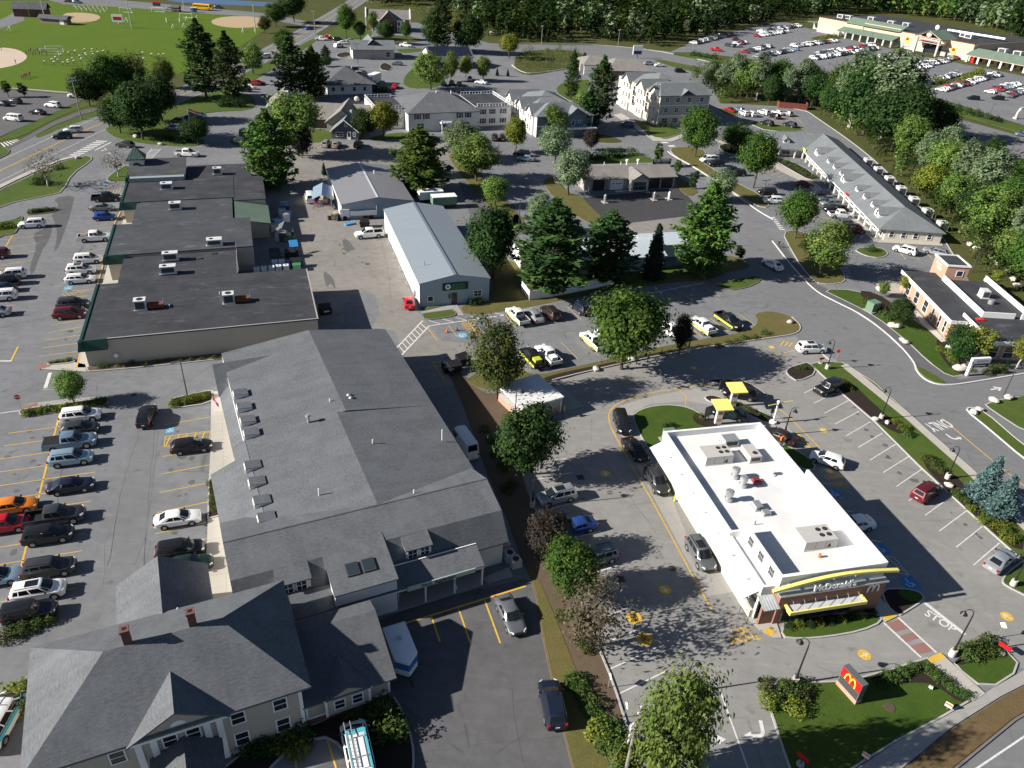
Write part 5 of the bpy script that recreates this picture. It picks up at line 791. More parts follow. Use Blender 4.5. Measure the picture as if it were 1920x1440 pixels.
# ---------- apartment houses ----------
def apt(name,label,org,side,front,WU,VL,ze,zr,storeys):
    global B;B = bld(name,label,'building',org,20);bx('wall',side,B,0,WU,0,VL,0,ze);bx('front_wall',front,B,.05,WU-.05,-.06,.0,0 if storeys < 3 else 3.2,ze-.1);r = MB();hip(r,-.5,WU+.5,-.5,8.5,ze,zr,1.5 if storeys == 3 else 5,WU-1.5 if storeys == 3 else WU-5,4.0);hip(r,.2,WU-.2,5,VL+.5,ze,zr+.4,WU*.5-.1,WU*.5+.1);r.build('roof',SHING_BLUE,B)
    g_ = MB();gw = MB()
    for v in ((3.5,13,24) if storeys == 3 else (5,14,24)): gable(g_,-.9,WU*.5,v-3,v+3,ze,zr-.4,'u',.3);gwall(gw,-.6,WU*.45,v-2.7,v+2.7,ze,zr-.7,'u',z0=0)
    g_.build('cross_gable_roof',SHING_BLUE,B);gw.build('gable_bay',side,B)
    for s in range(storeys):
        z = 1.7+s*3.1
        for v in ((2.2,4.9,12,14,22.8,25.2) if storeys == 3 else (4,6,13,15,23,25)): win(B,-.62,v,z,.8,1.3,'l',1)
        for u in ((2.4,6.2,10.2,14.8) if storeys == 3 else (5.5,9.5,13)): win(B,u,-.07,z,1.3 if s else 1.9,1.35,'f',2)
        if s: bx('band',WHITE,B,0,WU,-.1,-.055,z-1.75,z-1.55)
    for v in (8.8,18.5):
        for s in range(1,storeys): o = bx('balcony',WHITE,B,-1.2,0,v-1.3,v+1.3,s*3.1-.1,s*3.1+.05);MB().box(-1.2,-1.12,v-1.3,v+1.3,s*3.1+.05,s*3.1+1.0).build('balcony_rail',WHITE,o);win(B,-.01,v,s*3.1+1.2,1.5,2.0,'l',1)
    for s in (-1,1): bx('corner_board',WHITE,B,(WU if s > 0 else 0)-.12,(WU if s > 0 else 0)+.12,-.12,.0,0,ze-.2)
    return B
apt('apartment_house','three-storey beige apartment house with blue-grey hipped roof and stacked white balconies',(1231.2,236.2),plain('beige_side',(.58,.53,.45),.7) and lap('beige_clapboard',(.58,.53,.45)),GREYSIDE,17.6,31,9.3,12.2,3)
g_ = MB();gable(g_,6.9,11.3,-.5,4,9.3,11.0,'v',.2);g_.build('front_gable',SHING_BLUE,B);bx('front_gable_wall',SLATESIDE,B,7.1,11.1,-.2,2,9.1,9.4);bx('ground_floor_band',plain('white_panel',(.78,.78,.77),.6),B,-.02,17.62,-.12,-.05,2.9,3.25);bx('entry_porch',WHITE,B,10.6,13.6,-2.2,0,2.6,2.85)
for u in (10.8,13.4): bx('porch_post',WHITE,B,u-.12,u+.12,-2.1,-1.86,0,2.6)
apt('apartment_house','two-storey pale apartment house with blue-grey cross gables next to the white office',(1005,257.5),WHITESIDE,BLUESIDE,17.5,30,6.0,9.0,2)
g_ = MB();gable(g_,9,14.5,-1.2,4,6,8.4,'v',.3);g_.build('front_gable',SHING_BLUE,B);MB().hull([(9.1,0,6),(14.4,0,6),(11.75,0,8.2)],[(9.1,-1,6),(14.4,-1,6),(11.75,-1,8.2)]).build('front_gable_wall',BLUESIDE,B);bx('front_bay',BLUESIDE,B,9.2,14.3,-1,.0,0,6);win(B,11,-1.01,4.2,1,1.4,'f',1);win(B,13,-1.01,4.5,.7,.6,'f',0);bx('porch_roof',WHITE,B,9,18,-3,-1,2.7,2.95)
# ---------- distant small buildings ----------
B = bld('brick_bank_branch','brick bank branch with grey hipped roof and white drive-up canopy beyond the apartments','building',(1085,130),10)
MB().box(7,24,-22,-4,0,3.6).build('wall',BRICK,B);r = MB();hip(r,6.3,25.5,-23,-3,3.9,7,12,20,-13);hip(r,-1,12,-12,4,3.9,6.2,3,8,-4);r.build('roof',SHING_TAN,B)
for u,v in ((0,-3),(0,-10.5),(4,-11.3)): bx('canopy_column',WHITE,B,u-.3,u+.3,v-.3,v+.3,0,3.5)
bx('canopy_beam',WHITE,B,-.8,8,-11.8,-11.4,3.2,3.7)
for u in (9,12,15): win(B,u,-22.01,1.8,1.2,1.6,'f',1)
B = bld('restaurant_hall','white restaurant hall with broad hipped grey-green roof and silver kitchen vents','restaurant',(612,172.5),20)
bx('wall',WHITESIDE,B,0,15,-4,17,0,3.2);r = MB();hip(r,-1.5,16.5,-5.5,18.5,3.4,7.2,7.4,7.6,6);r.build('roof',SHING_DARK,B);hvac(B,10,12.5,7,9,5.0,6.9,(),STEEL);hvac(B,11,13,3,5,4.5,6.0,(),STEEL);bx('green_awning',GREEN_METAL,B,14,18,-1,3,2.7,3.1)
for u in (2,5,9,12.5): win(B,u,-4.01,1.7,1.0,1.2,'f',1)
B = bld('small_bank','small beige bank with grey gabled roof beyond the restaurant hall','building',(660,107.5),18)
bx('wall',CREAM,B,0,17,-4,6,0,3.9);r = MB();gable(r,-.3,17.3,-4.5,6.5,4,6.6,'u',.5);gable(r,5,12,-2,12,4.2,7.2,'v',.3);r.build('roof',SHING_BLUE,B);w = MB();gwall(w,.1,16.9,-4.02,6.02,3.9,6.4,'u');w.build('gable_wall',GREYSIDE,B);win(B,17.01,1,1.8,2,2,'r',1);win(B,14.5,-4.03,1.8,1.6,1.8,'f',1)
B = bld('brick_house','red-brick house with white parapet ends, central gable and white bay fronts','house',(687.5,55),10)
bx('wall',BRICK,B,0,21.5,-2,9,0,5.2);r = MB();gable(r,0,21.5,-2.2,9.2,5.3,9,'u',.0);gable(r,7,14.5,-6,3.5,5.3,9,'v',.2);hip(r,6.6,13,-11,-5,3.6,5.6,9,10.6);r.build('roof',SHING_TAN,B)
for u in (-.2,21.7): MB().hull([(u-.3,-2.4,0),(u-.3,9.4,0),(u-.3,9.4,5.8),(u-.3,3.5,9.7),(u-.3,-2.4,5.8)],[(u+.3,-2.4,0),(u+.3,9.4,0),(u+.3,9.4,5.8),(u+.3,3.5,9.7),(u+.3,-2.4,5.8)]).build('end_parapet',WHITE,B)
w = MB();gwall(w,7.2,14.3,-5.7,0,5.3,8.7,'v');w.build('gable_front',BRICK,B);MB().box(2.5,6.6,-5,-2,0,5).box(15,19,-5,-2,0,5).build('bay_front',WHITE,B)
for u in (3.5,5.4,16,18): win(B,u,-5.01,3.6,1.0,1.5,'f',1);win(B,u,-5.01,1.3,1.0,1.5,'f',1)
B = bld('solar_house','building with dark solar panels covering its roof behind a row of small trees','building',(802.5,125),20)
w = MB();gwall(w,0,17.6,-4,10,4.3,7,'u');w.build('wall',WHITESIDE,B);r = MB();gable(r,-.2,17.8,-4.3,10.3,4.4,7.2,'u',.3);rf = r.build('roof',SHING,B)
PVM = NT('solar_panel').out((.018,.022,.04),.12,.6)
for i in range(9):
    for j in range(4):
        u0,v0 = .3+i*1.9,-3.9+j*1.7;k = (7.2-4.4)/7.3;z = lambda v: 4.4+(v+4.3)*k+.1;MB().hull([(u0,v0,z(v0)-.03),(u0+1.8,v0,z(v0)-.03),(u0+1.8,v0+1.6,z(v0+1.6)-.03),(u0,v0+1.6,z(v0+1.6)-.03)],[(u0,v0,z(v0)),(u0+1.8,v0,z(v0)),(u0+1.8,v0+1.6,z(v0+1.6)),(u0,v0+1.6,z(v0+1.6))]).build('solar_panel',PVM,rf)
for u in (3,7,11,15): win(B,u,-4.01,1.8,1.2,1.4,'f',1)
# ---------- supermarket ----------
B = bld('supermarket','long peach supermarket with green roof bands and gabled entrance across the far parking','supermarket',(1530.6,59.1),-57.5)
PEACH = plain('peach_stucco',(.70,.50,.32),.8,var=.06);STONE = plain('pale_block',(.42,.40,.37),.85)
bx('base_wall',STONE,B,0,100,0,60,0,3.2);MB().box(-.05,32,-.1,60,3.2,8).box(56,100.1,-.1,60,3.2,8).box(32,56,.5,4,3.2,9).box(32,56,4,60,3.2,8).build('wall',PEACH,B);bx('roof_deck',ROOF_DARK,B,.3,99.8,.4,59.8,8.0,8.12);MB().box(-.1,22,-.2,.4,7.9,8.3).box(56,72,-.2,.4,7.9,8.3).box(84,100.2,-.2,.4,7.9,8.3).build('cornice',RUST,B)
r = MB();slab(r,[(20,-1.2,8.0),(57,-1.2,8.0),(57,4.5,10.6),(20,4.5,10.6)],.3);slab(r,[(19,-6.0,3.6),(57,-6.0,3.6),(57,-.1,5.6),(19,-.1,5.6)],.3);r.build('green_roof',SHING_GREEN,B)
for i in range(8): bx('arcade_pillar',STONE,B,20.2+i*5.1,21.2+i*5.1,-5.8,-4.8,0,3.5)
r = MB();gable(r,70,86,-7,6,8.4,11.8,'v',.5);r.build('entrance_roof',SHING_GREEN,B);MB().bar((70.5,-6.8,8.2),(78,-6.8,11.5),.4,.5).bar((78,-6.8,11.5),(85.5,-6.8,8.2),.4,.5).bar((71.5,-6.8,8.2),(84.5,-6.8,8.2),.4,.4).bar((78,-6.8,8.2),(78,-6.8,11.3),.3,.3).build('entrance_truss',plain('timber_pale',(.5,.38,.27),.8),B)
bx('entrance_sign',plain('sign_salmon',(.55,.13,.11),.5),B,71.5,84.5,-6.2,-5.9,6.6,8.0);bx('sign_script',plain('sign_pink',(.72,.5,.48),.5),B,72.5,83.5,-6.3,-6.22,7.05,7.6);MB().ball((78,-6.9,9.6),1.5,.2,1.0,12,6).build('sign_badge',plain('sign_pink',(.72,.5,.48),.5),B)
for u in (71.5,84.5): bx('entrance_pillar',STONE,B,u-.5,u+.5,-6.6,-5.6,0,8)
bx('entrance_glass',GLASS,B,73,83,-.3,-.15,.2,5.5);bx('entrance_canopy',STEEL,B,70,86,-6.5,-.2,5.6,5.9)
for u,z in ((62,4.5),(90,3.4)): o = bx('sale_banner',YELLOW,B,u-1.3,u+1.3,-.35,-.25,z-1.6,z+1.6);bx('banner_mark',RED,o,u-.9,u+.9,-.38,-.352,z-.2,z+1.3)
for u in (6,11,16,23,61,66,91,96): bx('panel_joint',plain('joint_brown',(.3,.2,.13),.8),B,u-.06,u+.06,-.13,-.1,3.3,7.9)
for u,v in ((6,12),(10,14),(18,25),(34,22),(42,25),(80,22),(84,20)): hvac(B,u-2,u+2,v-1.5,v+1.5,8.1,10,(),plain('hvac_pale',(.6,.6,.6),.5))
MB().tube([(66,28,9.4),(98,30,9.4)],.7,8).build('roof_duct',STEEL,B);MB().ball((58,30,9.6),1.3,.5,1.3,12,8).build('satellite_dish',WHITE,B,smooth=True);MB().cyl((58,30),.1,.1,8.1,9,6).build('dish_mast',STEEL,B)
bx('side_lot_canopy',SHING_GREEN,B,-10,-.2,2,16,4.2,4.5);bx('garden_wall',STONE,B,-9.8,-.3,8,16,0,4.2)
B2 = bld('shop_wing','lower shop row with green roof and white arcade pillars joined to the supermarket','building',(1817,115),-57.5,None)
bx('wall',PEACH,B2,0,60,2,30,0,4.6);r = MB();slab(r,[(-.5,-4,3.6),(60,-4,3.6),(60,3,6.4),(-.5,3,6.4)],.3);r.build('green_roof',SHING_GREEN,B2);bx('roof_deck',ROOF_DARK,B2,0,60,3.2,30,4.7,4.9);bx('beam',PEACH,B2,-.3,60,-3.8,-3.4,3.0,3.5)
for i in range(9): bx('arcade_pillar',WHITE,B2,i*6,i*6+.9,-3.8,-3.0,0,3.0)
for i in range(8): bx('shop_window',GLASS,B2,1.5+i*6,5.5+i*6,1.9,1.99,.4,3)
for u in (8,16,26): hvac(B2,u-2,u+2,12,15,4.9,7,(),plain('hvac_pale',(.6,.6,.6),.5))
bx('red_kiosk',RED,B2,2.2,3.6,-2.5,-1.6,0,2.4)
# ================= TREES AND PLANTS =================
LF = {'maple': leafmat('leaf_maple',(0.024,0.058,0.013),(0.062,0.127,0.021),(0.146,0.206,0.040)),'dark': leafmat('leaf_dark',(0.016,0.039,0.012),(0.034,0.075,0.019),(0.073,0.116,0.028)),'light': leafmat('leaf_light',(0.062,0.116,0.025),(0.134,0.213,0.046),(0.246,0.309,0.080)),
      'silver': leafmat('leaf_silver',(0.067,0.109,0.047),(0.168,0.232,0.120),(0.336,0.412,0.266)),'pine': leafmat('needle_pine',(0.022,0.048,0.015),(0.050,0.097,0.027),(0.108,0.166,0.043),.15),'pinegreen': leafmat('needle_green',(0.036,0.078,0.017),(0.084,0.152,0.027),(0.152,0.212,0.048),.15),'spruce': leafmat('needle_spruce',(0.014,0.039,0.021),(0.031,0.071,0.040),(0.056,0.103,0.053),.1),
      'blue': leafmat('needle_blue',(0.056,0.109,0.106),(0.112,0.193,0.193),(0.213,0.309,0.313),.1),'purple': leafmat('leaf_purple',(.022,.015,.014),(.042,.032,.028),(.08,.065,.05)),'redmix': leafmat('leaf_redmix',(0.034,0.058,0.016),(0.084,0.109,0.028),(0.190,0.129,0.053)),'yellow': leafmat('leaf_yellow',(0.078,0.109,0.016),(0.168,0.200,0.027),(0.302,0.296,0.053)),'brown': leafmat('leaf_brown',(0.067,0.058,0.040),(0.134,0.116,0.073),(0.224,0.193,0.120)),'shrub': leafmat('leaf_shrub',(0.028,0.064,0.016),(0.073,0.129,0.028),(0.157,0.206,0.060))}
def cards(C_,S,rng,up=0.3,asp=1.6,N=None):
    """quads of size S at centres C_, random orientation with a bias of the normal towards +Z"""
    n = len(C_);nrm = rng.normal(size=(n,3));nrm[:,2] = np.abs(nrm[:,2])+up*2
    if N is not None: nrm = nrm*0.55+N
    nrm /= np.linalg.norm(nrm,axis=1,keepdims=True);t = np.cross(nrm,rng.normal(size=(n,3)));t /= np.linalg.norm(t,axis=1,keepdims=True)+1e-9;b = np.cross(nrm,t)
    S = np.asarray(S).reshape(-1,1)*np.ones((n,1));a = t*S*asp*.5;b = b*S*.5;bend = nrm*S*.18
    V = np.stack([C_-a-bend,C_-b*.9,C_+a-bend,C_+b*.9],1).reshape(-1,3);return V
def leaf_mesh(name,V,tint,m):
    n = len(V)//4;me = bpy.data.meshes.new(name);me.vertices.add(len(V));me.vertices.foreach_set('co',V.astype(np.float32).ravel());me.loops.add(4*n);me.polygons.add(n)
    me.loops.foreach_set('vertex_index',np.arange(4*n,dtype=np.int32));me.polygons.foreach_set('loop_start',np.arange(0,4*n,4,dtype=np.int32));me.materials.append(m);me.update(calc_edges=True)
    at = me.attributes.new('tint','FLOAT','FACE');at.data.foreach_set('value',np.clip(tint,0,1).astype(np.float32));return me
def broadleaf(seed,h=10,r=3.6,base=.24,ncl=120,per=46,leaf=.3,dens=1.0,tall=1.0,spread=.85,bare=False):
    rng = np.random.default_rng(seed);cl = [];lim = MB();cz = h*(base+(1-base)*.5);rz = h*(1-base)*.52
    lim.tube([(0,0,-.1),(rng.normal()*.1,rng.normal()*.1,h*.2),(rng.normal()*.2,rng.normal()*.2,h*.45),(rng.normal()*.25,rng.normal()*.25,h*.8)],[h*.022,h*.018,h*.013,h*.004],7)
    lob = rng.normal(size=(11,3));lob /= np.linalg.norm(lob,axis=1,keepdims=True);amp = rng.uniform(-.28,.26,11)
    for i in range(ncl):
        d = rng.normal(size=3);d /= np.linalg.norm(d);k = 1+(amp*np.maximum(0,lob@d)**4).sum()*1.4;q = rng.uniform(.25,1)**.42*k*(.95 if d[2] > -.3 else .8)
        p = np.array([d[0]*r*q,d[1]*r*q,cz+d[2]*rz*q*tall]);cl.append(p)
    for p in cl[::3]:
        z0 = max(h*.16,min(p[2]-.25*math.hypot(p[0],p[1])-.4,h*.75));lim.tube([(0,0,z0),(p[0]*.5,p[1]*.5,(z0+p[2])*.5+.1),tuple(p)],[h*.008,h*.005,h*.0015],4)
    V = [];T = []
    for p in cl:
        m = int(per*1.75*dens*rng.uniform(.6,1.3));s = rng.uniform(.6,1.15)*r*.23*spread;C_ = p+rng.normal(size=(m,3))*[s,s,s*.75];ctr = C_-[0,0,cz-h*.1];ctr /= np.linalg.norm(ctr,axis=1,keepdims=True)+1e-6;loc_ = (C_-p)/(s*1.2);V.append(cards(C_,rng.uniform(.5,1.5,m)*leaf,rng,.1,1.6,ctr*.7+loc_*.6));T.append(np.clip(rng.normal(.45,.13)+rng.normal(0,.16,m),0,1))
    return lim,np.concatenate(V),np.concatenate(T),h
def conifer(seed,h=16,r=3.4,whorl=.75,kind='pine',leaf=.34,start=.1):
    rng = np.random.default_rng(seed);lim = MB();lim.tube([(0,0,-.1),(0,0,h*.5),(0,0,h*.98)],[h*.017,h*.011,h*.002],7);V = [];T = [];z = h*start;
    while z < h*.985:
        f = (z/h-start)/(1-start);prof = (1-f)**.8*(1 if f > .1 else .75) if kind != 'pine' else (math.sin(math.pi*min(1,f*.82+.22))**.75*(1 if f < .75 else 1))*1.0
        nb = int(rng.integers(4,7)) if kind == 'pine' else 8;a0 = rng.uniform(0,6.28)
        for b in range(nb):
            a = a0+b*6.283/nb+rng.normal()*.25;L = max(.25,r*prof*rng.uniform(.55,1.15));up = (.16 if kind == 'pine' else -.18)*L+rng.normal()*.1
            e = np.array([math.cos(a)*L,math.sin(a)*L,z+up]);
            if L > .8: lim.tube([(0,0,z),tuple(e*[.5,.5,1]-[0,0,up*.3]),tuple(e)],[h*.004,h*.003,h*.001],3)
            m = int((17 if kind == 'pine' else 18)*L/leaf*.3)+8;t = rng.uniform(.18 if kind == 'pine' else .05,1.05,m)**.8;w = L*.24*(1.2-t)+.15;side = np.array([-math.sin(a),math.cos(a),0]);q = rng.normal(size=m)*w
            C_ = np.outer(t,[e[0],e[1],0])+np.outer(q,side);C_[:,2] += z+up*t**1.4+rng.normal(0,.2 if kind == 'pine' else .14,m)
            V.append(cards(C_,rng.uniform(.7,1.25,m)*leaf,rng,.8 if kind == 'pine' else .4,1.9));T.append(np.clip(rng.normal(.42,.1)+rng.normal(0,.14,m)+.12*(t-.5),0,1))
        z += whorl*(1.15-.5*f)*rng.uniform(.8,1.2)
    return lim,np.concatenate(V),np.concatenate(T),h
def shrub(seed,r=1.0,h=1.2,n=420,leaf=.14):
    rng = np.random.default_rng(seed);d = rng.normal(size=(n,3));d /= np.linalg.norm(d,axis=1,keepdims=True);d[:,2] = np.abs(d[:,2]);k = 1+.16*np.sin(d[:,0]*5+seed)+.14*np.sin(d[:,1]*6+2*seed);q = rng.uniform(.72,1.03,(n,1))*k[:,None]
    V = cards(d*q*[r,r,h]+[0,0,.03],rng.uniform(.6,1.3,n)*leaf,rng,.2,1.5,d*.6);lim = MB()
    for i in range(5): a = i*1.257;lim.tube([(0,0,0),(math.cos(a)*r*.3,math.sin(a)*r*.3,h*.5)],[.04,.02],4)
    return lim,V,np.clip(rng.normal(.45,.2,n),0,1),h
PT = {}
def proto(key,gen,lk,bark=BARK):
    lim,V,T,h = gen;PT[key] = (lim.data('trunk',bark,uv=False),leaf_mesh('crown',V,T,LF[lk]),h)
for i in range(3):
    proto('maple%d' % i,broadleaf(10+i,10,3.9,.2,150,52,.25),'maple');proto('dark%d' % i,broadleaf(20+i,10,4.0,.16,140,50,.27),'dark');proto('light%d' % i,broadleaf(30+i,10,3.6,.2,130,44,.25),'light');proto('silver%d' % i,broadleaf(40+i,10,3.5,.16,130,46,.24),'silver')
    proto('pine%d' % i,conifer(50+i,16,4.1,.68,'pine',.42),'pine');proto('pinegreen%d' % i,conifer(60+i,14,4.6,.46,'pine',.42,.04),'pinegreen');proto('poplar%d' % i,broadleaf(70+i,14,2.9,.22,130,44,.26,tall=1.05),'silver',BARK_PALE)
proto('spruce0',conifer(80,10,2.3,.38,'spruce',.27,.03),'spruce');proto('blue0',conifer(81,8,2.6,.3,'spruce',.24,.02),'blue');proto('blue1',conifer(82,8,2.6,.3,'spruce',.24,.02),'blue')
proto('purple0',broadleaf(90,8,3.2,.14,110,46,.23),'purple');proto('redmix0',broadleaf(91,9,3.6,.14,140,50,.23),'redmix');proto('yellow0',broadleaf(92,8,3.2,.16,110,44,.23),'yellow');proto('bare0',broadleaf(93,7,3.2,.12,120,9,.18,1.0),'brown');proto('bare1',broadleaf(94,6,2.6,.2,70,7,.16),'brown',BARK_PALE);proto('birch0',broadleaf(95,8,2.3,.25,60,22,.22),'yellow',BARK_PALE);proto('airy0',broadleaf(96,9,4.2,.06,190,30,.26),'light');proto('young0',broadleaf(97,6,1.3,.2,45,30,.22),'maple');proto('young1',broadleaf(98,6,1.4,.14,45,30,.22),'dark')
for i in range(3): proto('shrub%d' % i,shrub(100+i,1.0,1.1),'shrub',BARK);proto('yshrub%d' % i,shrub(110+i,1.0,1.0),'yellow',BARK);proto('dshrub%d' % i,shrub(120+i,1.0,1.15),'dark',BARK);proto('rshrub%d' % i,shrub(130+i,1.0,.9),'redmix',BARK)
def tree(key,base,top_y,label,name='tree',wide=1.0,group=None,cat='tree',hh=None):
    t,c,h0 = PT[key];b = G(*base);h = hh or height_at(base,top_y);o = thing(name,label,cat,(b.x,b.y,0),random.uniform(0,6.28),group);o.scale = (h/h0*wide,h/h0*wide,h/h0);link('trunk',t,o);link('crown',c,o);return o
